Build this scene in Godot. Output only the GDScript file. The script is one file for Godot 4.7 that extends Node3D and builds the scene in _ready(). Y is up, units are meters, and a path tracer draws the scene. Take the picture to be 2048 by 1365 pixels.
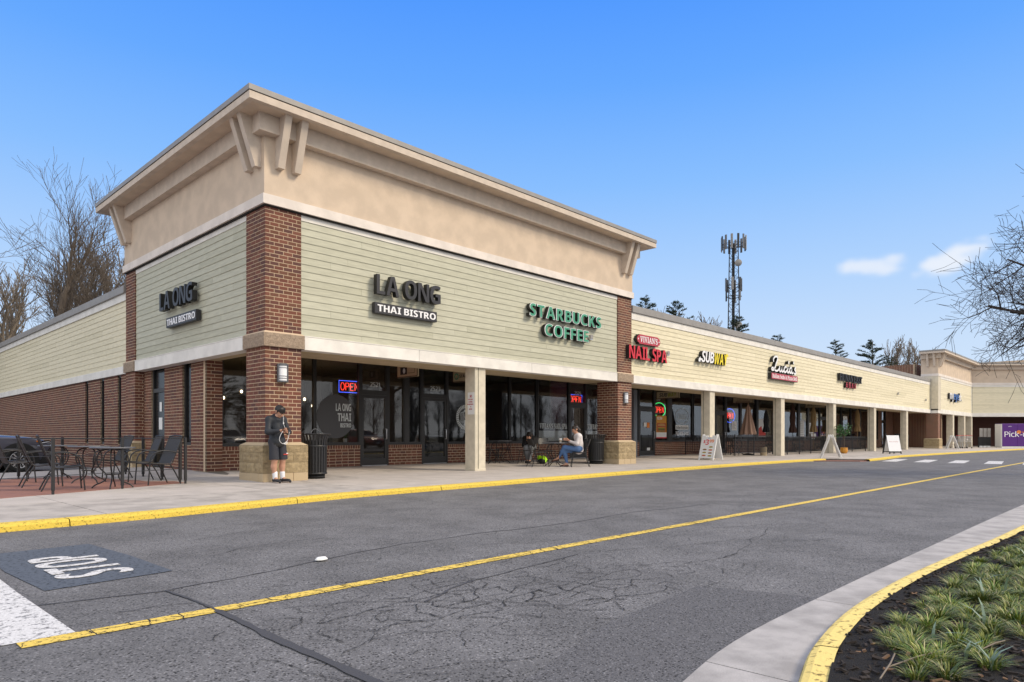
extends Node3D
# Strip mall corner: brick and siding shop block, long shop row, pavement with cafe seats, lane and planted median.

const S := 0.085                 # top of the pavement above the lane
const BP := 0.06                 # brick planes lie at x = BP (side) and z = -BP (front)
var rng := RandomNumberGenerator.new()
var M := {}
var T := {}
var cache := {}
var SANS: Font
var BOLD: Font
var SERIF: Font
var SCRIPT: Font
var FAT: Font

class MB:
	var v := PackedVector3Array()
	var n := PackedVector3Array()
	var c := PackedColorArray()
	var u := PackedVector2Array()
	var col := Color(1, 1, 1)
	var xf := Transform3D.IDENTITY
	func vert(p: Vector3, nn: Vector3, uv := Vector2.ZERO) -> void:
		v.append(xf * p)
		n.append((xf.basis * nn).normalized())
		c.append(col)
		u.append(uv)
	func tri(a: Vector3, b: Vector3, d: Vector3) -> void:      # counter-clockwise seen from the front
		var nn := (b - a).cross(d - a)
		if nn.length_squared() < 1e-16:
			return
		nn = nn.normalized()
		vert(a, nn); vert(d, nn); vert(b, nn)
	func quad(a: Vector3, b: Vector3, d: Vector3, e: Vector3) -> void:
		var nn := (d - a).cross(e - b).normalized()
		vert(a, nn, Vector2(0, 1)); vert(d, nn, Vector2(1, 0)); vert(b, nn, Vector2(1, 1))
		vert(a, nn, Vector2(0, 1)); vert(e, nn, Vector2(0, 0)); vert(d, nn, Vector2(1, 0))
	func oquad(a: Vector3, b: Vector3, d: Vector3, e: Vector3, out: Vector3) -> void:
		if (d - a).cross(e - b).dot(out) < 0.0:
			quad(a, e, d, b)
		else:
			quad(a, b, d, e)
	func otri(a: Vector3, b: Vector3, d: Vector3, out: Vector3) -> void:
		if (b - a).cross(d - a).dot(out) < 0.0:
			tri(a, d, b)
		else:
			tri(a, b, d)
	func squad(a: Vector3, b: Vector3, d: Vector3, e: Vector3, na: Vector3, nb: Vector3, nd: Vector3, ne: Vector3) -> void:
		vert(a, na); vert(d, nd); vert(b, nb)
		vert(a, na); vert(e, ne); vert(d, nd)
	func bx(a: Vector3, b: Vector3) -> MB:                     # box between two corners
		var lo := Vector3(minf(a.x, b.x), minf(a.y, b.y), minf(a.z, b.z))
		var hi := Vector3(maxf(a.x, b.x), maxf(a.y, b.y), maxf(a.z, b.z))
		quad(Vector3(lo.x, lo.y, hi.z), Vector3(hi.x, lo.y, hi.z), hi, Vector3(lo.x, hi.y, hi.z))
		quad(Vector3(hi.x, lo.y, lo.z), lo, Vector3(lo.x, hi.y, lo.z), Vector3(hi.x, hi.y, lo.z))
		quad(Vector3(hi.x, lo.y, hi.z), Vector3(hi.x, lo.y, lo.z), Vector3(hi.x, hi.y, lo.z), hi)
		quad(lo, Vector3(lo.x, lo.y, hi.z), Vector3(lo.x, hi.y, hi.z), Vector3(lo.x, hi.y, lo.z))
		quad(Vector3(lo.x, hi.y, hi.z), hi, Vector3(hi.x, hi.y, lo.z), Vector3(lo.x, hi.y, lo.z))
		quad(lo, Vector3(hi.x, lo.y, lo.z), Vector3(hi.x, lo.y, hi.z), Vector3(lo.x, lo.y, hi.z))
		return self
	func cb(a: Vector3, b: Vector3, r: float) -> MB:           # box with chamfered edges
		var m := (a + b) * 0.5
		var h := ((b - a) * 0.5).abs()
		r = minf(r, minf(h.x, minf(h.y, h.z)) * 0.9)
		var P := func(s: Vector3, ax: int) -> Vector3:
			var q := Vector3(s.x * (h.x - r), s.y * (h.y - r), s.z * (h.z - r))
			q[ax] = s[ax] * h[ax]
			return m + q
		for ax in 3:
			var b1 := (ax + 1) % 3
			var b2 := (ax + 2) % 3
			for s in [-1.0, 1.0]:
				var q := []
				for k in [[-1.0, -1.0], [1.0, -1.0], [1.0, 1.0], [-1.0, 1.0]]:
					var sg := Vector3.ZERO
					sg[ax] = s; sg[b1] = k[0]; sg[b2] = k[1]
					q.append(P.call(sg, ax))
				var o := Vector3.ZERO
				o[ax] = s
				oquad(q[0], q[1], q[2], q[3], o)
				for s2 in [-1.0, 1.0]:                         # edge between ax and b1, along b2
					var g0 := Vector3.ZERO
					g0[ax] = s; g0[b1] = s2; g0[b2] = -1.0
					var g1 := g0
					g1[b2] = 1.0
					oquad(P.call(g0, ax), P.call(g1, ax), P.call(g1, b1), P.call(g0, b1), Vector3(g0.x + g1.x, g0.y + g1.y, g0.z + g1.z))
		for x in [-1.0, 1.0]:
			for y in [-1.0, 1.0]:
				for z in [-1.0, 1.0]:
					var g := Vector3(x, y, z)
					otri(P.call(g, 0), P.call(g, 1), P.call(g, 2), g)
		return self
	func tube(p: Array, r: Variant, k := 8, caps := true) -> MB:
		var up := Vector3(0.13, 0.97, 0.21)
		var ring := []
		var cnt := p.size()
		for i in cnt:
			var d: Vector3 = (p[mini(i + 1, cnt - 1)] - p[maxi(i - 1, 0)]).normalized()
			var x := up.cross(d)
			if x.length() < 0.05:
				x = Vector3(1, 0, 0).cross(d)
			x = x.normalized()
			var y := d.cross(x)
			up = y
			var rr: float = r[i] if r is Array else r
			var row := []
			for j in k:
				var a := TAU * j / k
				row.append([p[i] + (x * cos(a) + y * sin(a)) * rr, x * cos(a) + y * sin(a)])
			ring.append(row)
		for i in cnt - 1:
			for j in k:
				var j2 := (j + 1) % k
				squad(ring[i][j][0], ring[i][j2][0], ring[i + 1][j2][0], ring[i + 1][j][0], ring[i][j][1], ring[i][j2][1], ring[i + 1][j2][1], ring[i + 1][j][1])
		if caps:
			for j in k:
				var j2 := (j + 1) % k
				tri(p[0], ring[0][j2][0], ring[0][j][0])
				tri(p[cnt - 1], ring[cnt - 1][j][0], ring[cnt - 1][j2][0])
		return self
	func lathe(p: Array, k := 16, lobes := 0, amp := 0.0) -> MB:   # p: Vector2(radius, y), upwards
		var rows := []
		for i in p.size():
			var t: Vector2 = (p[mini(i + 1, p.size() - 1)] - p[maxi(i - 1, 0)]).normalized()
			var row := []
			for j in k:
				var a := TAU * j / k
				var f := 1.0 + amp * cos(a * lobes)
				row.append([Vector3(cos(a) * p[i].x * f, p[i].y, sin(a) * p[i].x * f), Vector3(cos(a) * t.y, -t.x, sin(a) * t.y)])
			rows.append(row)
		for i in p.size() - 1:
			for j in k:
				var j2 := (j + 1) % k
				var q = [rows[i][j2], rows[i][j], rows[i + 1][j], rows[i + 1][j2]]
				if lobes > 0:
					quad(q[0][0], q[1][0], q[2][0], q[3][0])
				else:
					squad(q[0][0], q[1][0], q[2][0], q[3][0], q[0][1], q[1][1], q[2][1], q[3][1])
		return self
	func prism(poly: PackedVector2Array, depth: float) -> MB:       # in the local xy plane, from z = 0 to depth
		if Geometry2D.is_polygon_clockwise(poly):
			poly = poly.duplicate()
			poly.reverse()
		var id := Geometry2D.triangulate_polygon(poly)
		for i in range(0, id.size(), 3):
			var a := poly[id[i]]
			var b := poly[id[i + 1]]
			var d := poly[id[i + 2]]
			otri(Vector3(a.x, a.y, depth), Vector3(b.x, b.y, depth), Vector3(d.x, d.y, depth), Vector3(0, 0, 1))
			otri(Vector3(a.x, a.y, 0), Vector3(b.x, b.y, 0), Vector3(d.x, d.y, 0), Vector3(0, 0, -1))
		for i in poly.size():
			var a := poly[i]
			var b := poly[(i + 1) % poly.size()]
			quad(Vector3(a.x, a.y, 0), Vector3(b.x, b.y, 0), Vector3(b.x, b.y, depth), Vector3(a.x, a.y, depth))
		return self
	func sheet(poly: PackedVector2Array, y: float) -> MB:           # (x, z) polygon facing up
		var id := Geometry2D.triangulate_polygon(poly)
		for i in range(0, id.size(), 3):
			var q := []
			for k in 3:
				var a := poly[id[i + k]]
				q.append(Vector3(a.x, y, a.y))
			otri(q[0], q[1], q[2], Vector3.UP)
		return self
	func slab(poly: PackedVector2Array, y0: float, y1: float) -> MB:
		sheet(poly, y1)
		var m := Vector2.ZERO
		for a in poly:
			m += a / poly.size()
		for i in poly.size():
			var a := poly[i]
			var b := poly[(i + 1) % poly.size()]
			var e := (b - a).orthogonal()
			if e.dot((a + b) * 0.5 - m) < 0.0:
				e = -e
			oquad(Vector3(a.x, y0, a.y), Vector3(b.x, y0, b.y), Vector3(b.x, y1, b.y), Vector3(a.x, y1, a.y), Vector3(e.x, 0, e.y))
		return self
	func ell(m: Vector3, r: Vector3, k := 12) -> MB:
		for i in k / 2:
			for j in k:
				var q := []
				for o in [[0, 1], [0, 0], [1, 0], [1, 1]]:
					var th: float = PI * (i + o[0]) / (k / 2) - PI / 2
					var ph: float = TAU * (j + o[1]) / k
					q.append(Vector3(cos(th) * cos(ph), sin(th), cos(th) * sin(ph)))
				squad(m + q[0] * r, m + q[1] * r, m + q[2] * r, m + q[3] * r, q[0] / r, q[1] / r, q[2] / r, q[3] / r)
		return self
	func add(arr: Array, t: Transform3D) -> void:                   # arrays of another mesh
		var vv: PackedVector3Array = arr[Mesh.ARRAY_VERTEX]
		var nn: PackedVector3Array = arr[Mesh.ARRAY_NORMAL]
		var ii = arr[Mesh.ARRAY_INDEX]
		var idx: PackedInt32Array = ii if ii != null and ii.size() else PackedInt32Array(range(vv.size()))
		var tb := (xf * t)
		for i in idx:
			v.append(tb * vv[i])
			n.append((tb.basis * nn[i]).normalized())
			c.append(col)
			u.append(Vector2.ZERO)
	func mesh() -> ArrayMesh:
		var a := []
		a.resize(Mesh.ARRAY_MAX)
		a[Mesh.ARRAY_VERTEX] = v
		a[Mesh.ARRAY_NORMAL] = n
		a[Mesh.ARRAY_COLOR] = c
		a[Mesh.ARRAY_TEX_UV] = u
		var m := ArrayMesh.new()
		m.add_surface_from_arrays(Mesh.PRIMITIVE_TRIANGLES, a)
		return m

func lin(r: float, g: float, b: float) -> Color:
	return Color(r, g, b).linear_to_srgb()

func mat(key: String, c: Color, rough := 0.8, o := {}) -> StandardMaterial3D:   # c is linear
	var m := StandardMaterial3D.new()
	m.resource_name = key
	m.albedo_color = Color(c.r, c.g, c.b).linear_to_srgb()
	m.roughness = rough
	m.metallic = o.get("metal", 0.0)
	m.metallic_specular = o.get("spec", 0.5)
	if o.has("tex"):
		m.albedo_texture = T[o.tex]
		m.uv1_triplanar = true
		m.uv1_world_triplanar = not o.get("local", false)
		m.uv1_scale = Vector3.ONE * o.get("scale", 1.0)
	if o.has("stretch"):
		m.uv1_scale = o.stretch
	if o.has("big"):
		m.detail_enabled = true
		m.detail_blend_mode = BaseMaterial3D.BLEND_MODE_MUL
		m.detail_uv_layer = BaseMaterial3D.DETAIL_UV_2
		m.detail_albedo = T[o.big]
		m.uv2_triplanar = true
		m.uv2_world_triplanar = true
		m.uv2_scale = Vector3.ONE * o.get("bigscale", 0.1)
		if o.has("bigstretch"):
			m.uv2_scale = o.bigstretch
	if o.has("bump"):
		m.heightmap_enabled = true
		m.heightmap_texture = T[o.bump]
		m.heightmap_scale = o.get("bumpcm", 0.3)
		if not o.has("tex"):
			m.uv1_triplanar = true
			m.uv1_world_triplanar = not o.get("local", false)
			m.uv1_scale = Vector3.ONE * o.get("scale", 1.0)
	if o.get("vc", false):
		m.vertex_color_use_as_albedo = true
	if o.has("emit"):
		m.emission_enabled = true
		m.emission = Color(o.emit.r, o.emit.g, o.emit.b).linear_to_srgb()
		m.emission_energy_multiplier = o.get("power", 1.0)
	if o.has("coat"):
		m.clearcoat_enabled = true
		m.clearcoat = o.coat
		m.clearcoat_roughness = 0.05
	if o.has("back"):
		m.backlight_enabled = true
		m.backlight = Color(o.back.r, o.back.g, o.back.b).linear_to_srgb()
	if o.has("sheen"):
		m.rim_enabled = true
		m.rim = o.sheen
	if o.has("alpha"):
		m.transparency = BaseMaterial3D.TRANSPARENCY_ALPHA
		m.albedo_color.a = o.alpha
	M[key] = m
	return m

func noise_tex(key: String, freq: float, lo: Color, hi: Color, o := {}) -> void:
	var f := FastNoiseLite.new()
	f.seed = o.get("seed", 7)
	f.frequency = freq
	f.noise_type = o.get("type", FastNoiseLite.TYPE_SIMPLEX_SMOOTH)
	f.fractal_octaves = o.get("oct", 5)
	f.fractal_gain = o.get("gain", 0.55)
	var g := Gradient.new()
	g.set_color(0, lo)
	g.set_color(1, hi)
	if o.has("at"):
		g.set_offset(0, o.at[0])
		g.set_offset(1, o.at[1])
	var t := NoiseTexture2D.new()
	t.width = o.get("size", 512)
	t.height = o.get("size", 512)
	t.seamless = true
	t.noise = f
	t.color_ramp = g
	T[key] = t

func put(parent: Node, called: String, shape: Variant, m: Material, at := Transform3D.IDENTITY) -> MeshInstance3D:
	var o := MeshInstance3D.new()
	o.name = called
	o.mesh = shape.mesh() if shape is MB else shape
	o.material_override = m
	o.transform = at
	parent.add_child(o, true)
	return o

func numbered(called: String) -> String:
	var k: int = cache.get("#" + called, 0)
	cache["#" + called] = k + 1
	return called if k == 0 else "%s_%03d" % [called, k]

func tag(o: Node, label: String, category: String, group := "") -> Node:
	o.set_meta("label", label)
	o.set_meta("category", category)
	if group != "":
		o.set_meta("group", group)
	return o

func thing(called: String, label: String, category: String, at := Vector3.ZERO, turn := 0.0, group := "") -> Node3D:
	var o := Node3D.new()
	o.name = numbered(called)
	add_child(o)
	o.position = at
	o.rotation.y = turn
	tag(o, label, category, group)
	return o

func dup(src: Node3D, label: String, at: Vector3, turn := 0.0, size := 1.0) -> Node3D:
	var o: Node3D = src.duplicate()
	var base := String(src.name)
	if base.length() > 4 and base[base.length() - 4] == "_" and base.right(3).is_valid_int():
		base = base.left(base.length() - 4)
	o.name = numbered(base)
	add_child(o)
	o.transform = Transform3D(Basis(Vector3.UP, turn).scaled(Vector3.ONE * size), at)
	o.set_meta("label", label)
	return o

func struct(called: String, shape: Variant, m: Material) -> MeshInstance3D:
	var o := put(self, numbered(called), shape, m)
	o.set_meta("kind", "structure")
	return o

func sub(parent: Node, called: String) -> Node3D:
	var o := Node3D.new()
	o.name = called
	parent.add_child(o, true)
	return o

func rise(x: float, z: float) -> float:                            # the walk climbs gently from the posts to the shop fronts
	return 0.085 * clampf(-z / 3.6, 0.0, 1.0) * clampf((x + 1.0) / 1.3, 0.0, 1.0)

func gp(x: float, z: float) -> Vector3:
	return Vector3(x, S + rise(x, z), z)

func fx(x: float) -> float:                                        # shop-front plans were measured on z = -4.4; the glass stands at -3.6
	return -6.558 + (x + 6.558) * 0.9548

func fy(y: float) -> float:
	return 1.02 + (y - 1.02) * 0.9548

func V(x: float, y: float, z: float) -> Vector3:
	return Vector3(x, y, z)

func P2(a: Array) -> PackedVector2Array:
	var r := PackedVector2Array()
	for i in range(0, a.size(), 2):
		r.append(Vector2(a[i], a[i + 1]))
	return r

func curve(p: Array, k := 6) -> Array:                            # smooth line through the points
	var r := []
	for i in p.size() - 1:
		var a: Vector3 = p[maxi(i - 1, 0)]
		var b: Vector3 = p[i]
		var d: Vector3 = p[i + 1]
		var e: Vector3 = p[mini(i + 2, p.size() - 1)]
		for j in k:
			r.append(b.cubic_interpolate(d, a, e, float(j) / k))
	r.append(p[p.size() - 1])
	return r

func stuff(o: Node) -> Node:
	o.set_meta("kind", "stuff")
	return o

func many(parent: Node, called: String, mesh: Mesh, m: Material, xs: Array, cols: Array) -> MultiMeshInstance3D:
	var mm := MultiMesh.new()
	mm.transform_format = MultiMesh.TRANSFORM_3D
	mm.use_colors = cols.size() > 0
	mm.mesh = mesh
	mm.instance_count = xs.size()
	for i in xs.size():
		mm.set_instance_transform(i, xs[i])
		if cols.size():
			mm.set_instance_color(i, cols[i])
	var o := MultiMeshInstance3D.new()
	o.name = called
	o.multimesh = mm
	o.material_override = m
	parent.add_child(o, true)
	o.set_meta("kind", "stuff")
	return o

# ---- lettering -------------------------------------------------------------
func glyphs(text: String, font: Font, depth: float) -> Array:       # per letter: [arrays, x, width]; height of capitals about 1
	var out := []
	var x := 0.0
	for ch in text:
		if ch == " ":
			x += 0.34
			continue
		var key := "%s|%s|%s" % [ch, font.get_instance_id(), depth]
		if not cache.has(key):
			var t := TextMesh.new()
			t.text = ch
			t.font = font
			t.font_size = 64
			t.pixel_size = 1.0 / 46.0
			t.depth = maxf(depth, 0.001)
			t.curve_step = 1.5
			t.horizontal_alignment = HORIZONTAL_ALIGNMENT_LEFT
			t.vertical_alignment = VERTICAL_ALIGNMENT_TOP
			cache[key] = [t.get_mesh_arrays(), t.get_aabb()]
		var a: Array = cache[key]
		var bb: AABB = a[1]
		out.append([a[0], x - bb.position.x, bb])
		x += bb.size.x + 0.09
	return out

func lettering(parent: Node, called: String, text: String, font: Font, at: Transform3D, w: float, h: float, depth: float, m: Material, single := false) -> Array:
	# text drawn to fill w by h in the frame's xy plane, standing depth out along z; one part per letter, or one part in all
	var gs := glyphs(text, font, 1.0)
	var lo := Vector2(1e9, 1e9)
	var hi := Vector2(-1e9, -1e9)
	for g in gs:
		var bb: AABB = g[2]
		lo = lo.min(Vector2(bb.position.x + g[1], bb.position.y))
		hi = hi.max(Vector2(bb.end.x + g[1], bb.end.y))
	var sx := w / maxf(hi.x - lo.x, 0.001)
	var sy := h / maxf(hi.y - lo.y, 0.001)
	var made := []
	var mb := MB.new()
	for g in gs:
		if not single:
			mb = MB.new()
		var t := Transform3D(Basis.from_scale(V(sx, sy, depth)), V((g[1] - lo.x) * sx, -lo.y * sy, depth * 0.5))
		if single:
			mb.add(g[0], t)
		else:
			var off := V((g[2].get_center().x + g[1] - lo.x) * sx, (g[2].get_center().y - lo.y) * sy, 0)
			t.origin -= off
			mb.add(g[0], t)
			made.append(put(parent, called, mb, m, at * Transform3D(Basis.IDENTITY, off)))
	if single and mb.v.size():
		made.append(put(parent, called, mb, m, at))
	return made

func frame_at(p: Vector3, turn := 0.0) -> Transform3D:
	return Transform3D(Basis(Vector3.UP, turn), p)

func _ready() -> void:
	rng.seed = 11
	# --- camera
	var cam := Camera3D.new()
	cam.name = "camera"
	cam.projection = Camera3D.PROJECTION_FRUSTUM
	cam.near = 0.1
	cam.far = 2000.0
	cam.size = 0.1
	cam.frustum_offset = Vector2(0, 0.1403 * 0.1)
	var sn := 0.69138
	var cs := 0.72249
	cam.transform = Transform3D(Basis(V(sn, 0, cs), V(0, 1, 0), V(-cs, 0, sn)), V(-6.558, 1.02, 13.293))
	add_child(cam)
	cam.current = true
	# --- sky, sun, exposure
	var env := Environment.new()
	env.background_mode = Environment.BG_SKY
	var sky := Sky.new()
	var pano := PanoramaSkyMaterial.new()
	pano.panorama = sky_image()
	sky.sky_material = pano
	env.sky = sky
	env.tonemap_mode = Environment.TONE_MAPPER_LINEAR
	env.tonemap_exposure = 1.85
	env.sdfgi_enabled = true
	env.ssao_enabled = true
	env.ssil_enabled = true
	var we := WorldEnvironment.new()
	we.name = "world_environment"
	we.environment = env
	add_child(we)
	var sun := DirectionalLight3D.new()
	sun.name = "sun"
	sun.light_energy = 0.5
	sun.light_color = Color(1.0, 0.93, 0.82)
	sun.light_angular_distance = 16.0
	sun.shadow_enabled = true
	add_child(sun)
	sun.look_at_from_position(Vector3.ZERO, -V(0.45, 0.66, 0.66))   # high over the lot, in front of the shops
	materials()
	# --- setting, then buildings, then things
	ground_and_road()
	corner_block()
	left_wing()
	shop_row()
	grocery()
	shop_signs()
	trees_and_mast()
	cafe_left()
	cafe_front()
	pavement_things()
	people()
	median()
	lot_behind()

func sky_image() -> ImageTexture:
	var w := 1536
	var h := 768
	var d := PackedFloat32Array()
	d.resize(w * h * 3)
	var f := FastNoiseLite.new()
	f.seed = 5
	f.frequency = 1.0
	f.fractal_octaves = 5
	f.noise_type = FastNoiseLite.TYPE_SIMPLEX_SMOOTH
	# elevation (degrees) and linear colour of the clear air
	var el := [-90.0, -2.0, 2.0, 7.0, 13.0, 20.0, 27.0, 34.0, 50.0, 90.0]
	var cl := [Color(0.3, 0.3, 0.3), Color(0.6, 0.7, 0.85), Color(0.68, 0.81, 0.97), Color(0.59, 0.75, 0.97), Color(0.43, 0.65, 0.99), Color(0.25, 0.52, 1.0), Color(0.135, 0.40, 1.0), Color(0.075, 0.31, 1.0), Color(0.08, 0.24, 0.85), Color(0.07, 0.2, 0.75)]
	var ahead := V(0.72249, 0, -0.69138)
	var puffs := []                                     # small clouds: direction, half width, half height (degrees), strength
	for q in [[1738.0, 531.0, 3.3, 0.9, 0.85, 0.0], [1908.0, 515.0, 2.6, 1.25, 1.0, -0.33], [1302.0, 566.0, 1.3, 0.6, 0.0, 0.0]]:
		var uu: float = (q[0] - 1024.0) / 1365.0
		puffs.append([atan(uu), atan((874.0 - q[1]) / 1365.0 / sqrt(1.0 + uu * uu)), deg_to_rad(q[2] * 0.85), deg_to_rad(q[3] * 0.85), q[4], q[5]])
	for y in h:
		var e := 90.0 - (y + 0.5) * 180.0 / h
		var i := 0
		while i < el.size() - 2 and e > el[i + 1]:
			i += 1
		var base: Color = cl[i].lerp(cl[i + 1], clampf((e - el[i]) / (el[i + 1] - el[i]), 0, 1))
		var ce := cos(deg_to_rad(e))
		var se := sin(deg_to_rad(e))
		for x in w:
			var a := (x + 0.5) / w * TAU
			var dir := V(sin(a) * ce, se, -cos(a) * ce)
			var rel := atan2(dir.dot(V(0.69138, 0, 0.72249)), dir.dot(ahead))
			var col := base
			if e > -1.0:
				if e < 40.0 and absf(rel) < 0.9:
					for p in puffs:
						var dx: float = (rel - p[0]) / p[2]
						var dy: float = (deg_to_rad(e) - p[1] + (rel - p[0]) * p[5]) / p[3]
						var rr := dx * dx + dy * dy
						if rr < 3.0:
							var nz := f.get_noise_3d(dir.x * 26.0, dir.y * 60.0, dir.z * 26.0) * 0.9 + f.get_noise_3d(dir.x * 9.0, dir.y * 22.0, dir.z * 9.0) * 0.5
							var k: float = smoothstep(0.0, 0.75, 1.0 - rr + nz * 0.9) * p[4]
							col = col.lerp(Color(0.92, 0.94, 0.98), k * 0.78)
				# high thin cloud over the rest of the sky, as the shop windows mirror it
				var veil := smoothstep(0.95, 1.9, absf(rel)) * smoothstep(90.0, 60.0, e)
				veil = maxf(veil, smoothstep(42.0, 70.0, e) * 0.85)
				if veil > 0.01:
					var k := clampf(1.0 + f.get_noise_3d(dir.x * 2.2, dir.y * 4.0, dir.z * 2.2) * 0.55, 0.0, 1.0)
					col = col.lerp(Color(1.13, 1.13, 1.14) * (0.8 + 0.3 * k), veil * (0.55 + 0.45 * k))
			var o := (y * w + x) * 3
			d[o] = col.r * 0.54
			d[o + 1] = col.g * 0.54
			d[o + 2] = col.b * 0.54
	return ImageTexture.create_from_image(Image.create_from_data(w, h, false, Image.FORMAT_RGBF, d.to_byte_array()))

func materials() -> void:
	var fonts := [["SANS", "Droid Sans", 400, 0.0, 0.0], ["BOLD", "Droid Sans", 700, 0.0, 0.0], ["SERIF", "Droid Serif", 700, 0.0, 0.0], ["SCRIPT", "Droid Serif", 400, 0.1, 0.28], ["FAT", "Droid Sans", 700, 0.0, 0.0]]
	for q in fonts:
		var sf := SystemFont.new()
		sf.font_names = PackedStringArray([q[1]])
		sf.font_weight = q[2]
		var fv := FontVariation.new()
		fv.base_font = sf
		fv.variation_embolden = q[3]
		if q[4] > 0.0:
			fv.variation_transform = Transform2D(Vector2(1, q[4]), Vector2(0, 1), Vector2.ZERO)
		set(q[0], fv)
	var g := func(a: float) -> Color: return Color(a, a, a)
	noise_tex("fine", 0.11, g.call(0.84), g.call(1.0), {"oct": 4, "gain": 0.8, "seed": 3, "at": [0.2, 0.8]})
	noise_tex("soft", 0.012, g.call(0.945), g.call(1.0), {"oct": 5, "seed": 21, "at": [0.25, 0.75]})
	noise_tex("blotch", 0.02, g.call(0.86), g.call(1.0), {"oct": 6, "seed": 9, "gain": 0.62, "at": [0.22, 0.7]})
	noise_tex("relief", 0.05, g.call(0.0), g.call(1.0), {"oct": 5, "seed": 15, "gain": 0.7})
	noise_tex("grain", 0.2, g.call(0.0), g.call(1.0), {"oct": 3, "seed": 33, "gain": 0.8})
	noise_tex("paint", 0.03, Color(0.45, 0.42, 0.36), Color(1, 1, 1), {"oct": 6, "seed": 4, "gain": 0.72, "at": [0.26, 0.36]})
	noise_tex("worn", 0.05, Color(0.50, 0.50, 0.51), Color(1, 1, 1), {"oct": 6, "seed": 14, "gain": 0.78, "at": [0.30, 0.40]})
	T["asphalt"] = asphalt_image()
	mat("asphalt", Color(0.315, 0.31, 0.318), 0.92, {"tex": "asphalt", "scale": 0.30, "big": "blotch", "bigscale": 0.09, "bump": "asphalt", "bumpcm": 0.5})
	mat("asphalt_patch", Color(0.215, 0.212, 0.222), 0.92, {"tex": "asphalt", "scale": 0.36, "bump": "asphalt", "bumpcm": 0.4})
	mat("seal", Color(0.07, 0.07, 0.077), 0.8, {"tex": "fine", "scale": 2.0})
	mat("crack", Color(0.022, 0.022, 0.024), 0.95)
	mat("dark_paint", Color(0.085, 0.10, 0.125), 0.85, {"tex": "worn", "scale": 0.8})
	mat("yellow_line", Color(0.74, 0.53, 0.10), 0.8, {"tex": "worn", "scale": 0.9, "bump": "fine", "bumpcm": 0.2})
	mat("white_line", Color(0.74, 0.73, 0.72), 0.8, {"tex": "worn", "scale": 0.6, "big": "fine", "bigscale": 0.7})
	mat("kerb_yellow", Color(0.70, 0.51, 0.07), 0.75, {"tex": "paint", "scale": 1.3, "bump": "relief", "bumpcm": 0.4})
	mat("kerb_pale", Color(0.80, 0.62, 0.20), 0.8, {"tex": "paint", "scale": 0.9, "bump": "relief", "bumpcm": 0.3})
	mat("concrete", Color(0.56, 0.51, 0.47), 0.9, {"tex": "fine", "scale": 1.7, "big": "soft", "bigscale": 0.21})
	mat("concrete_b", Color(0.52, 0.475, 0.435), 0.9, {"tex": "fine", "scale": 1.7, "big": "blotch", "bigscale": 0.16})
	mat("gutter", Color(0.50, 0.475, 0.46), 0.9, {"tex": "fine", "scale": 2.2, "big": "blotch", "bigscale": 0.25})
	mat("joint", Color(0.13, 0.115, 0.10), 0.95)
	mat("patio_red", Color(0.33, 0.155, 0.115), 0.85, {"tex": "soft", "scale": 0.5, "big": "fine", "bigscale": 0.9})
	mat("soil", Color(0.10, 0.09, 0.06), 1.0, {"tex": "blotch", "scale": 0.02})
	mat("mulch", Color(0.020, 0.016, 0.014), 1.0, {"tex": "fine", "scale": 3.0, "bump": "relief", "bumpcm": 3.0})
	mat("chip", Color(1, 1, 1), 1.0, {"vc": true})
	# buildings
	mat("mortar", Color(0.68, 0.52, 0.36), 0.95, {"tex": "fine", "scale": 2.0})
	mat("brick_any", Color(1, 1, 1), 0.85, {"vc": true, "tex": "fine", "scale": 2.6, "bump": "relief", "bumpcm": 0.25})
	var tones := brick_tones()
	for i in tones.size():
		mat("brick%d" % i, tones[i], 0.85, {"tex": "fine", "scale": 2.6, "bump": "relief", "bumpcm": 0.25})
	mat("stone", Color(0.62, 0.48, 0.28), 0.95, {"tex": "fine", "scale": 1.6, "big": "blotch", "bigscale": 0.9, "bump": "relief", "bumpcm": 2.2})
	mat("stone_b", Color(0.56, 0.43, 0.25), 0.95, {"tex": "fine", "scale": 1.6, "big": "blotch", "bigscale": 0.9, "bump": "relief", "bumpcm": 2.2})
	mat("stone_flat", Color(0.60, 0.47, 0.30), 0.95, {"tex": "fine", "scale": 1.6, "bump": "grain", "bumpcm": 0.3})
	mat("cap_stone", Color(0.55, 0.42, 0.31), 0.95, {"tex": "fine", "scale": 1.2, "big": "blotch", "bigscale": 1.2, "bump": "relief", "bumpcm": 2.5})
	mat("stucco", Color(0.67, 0.545, 0.425), 0.95, {"tex": "soft", "scale": 0.22, "bump": "grain", "bumpcm": 0.18})
	mat("stucco_trim", Color(0.64, 0.545, 0.455), 0.95, {"tex": "soft", "scale": 0.4, "bump": "grain", "bumpcm": 0.15})
	mat("band", Color(0.80, 0.73, 0.67), 0.85, {"tex": "soft", "scale": 0.3})
	mat("trim_white", Color(0.82, 0.79, 0.74), 0.6, {"tex": "soft", "scale": 0.25})
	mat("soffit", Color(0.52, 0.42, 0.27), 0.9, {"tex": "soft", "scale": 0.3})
	mat("coping", Color(0.30, 0.285, 0.27), 0.5, {"tex": "soft", "scale": 0.3})
	mat("gap", Color(0.02, 0.018, 0.016), 0.9)
	for q in [["sage", 0.52, 0.515, 0.405], ["cream", 0.79, 0.72, 0.525], ["cream_far", 0.80, 0.735, 0.55]]:
		for i in 3:
			var k := 1.0 - 0.05 * i
			mat("%s%d" % [q[0], i], Color(q[1] * k, q[2] * k, q[3] * (k - 0.01 * i)), 0.7, {"tex": "soft", "scale": 0.4, "bump": "grain", "stretch": V(0.3, 2.0, 0.3), "bumpcm": 0.08})
	mat("lip", Color(0.10, 0.10, 0.075), 0.9)
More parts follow.
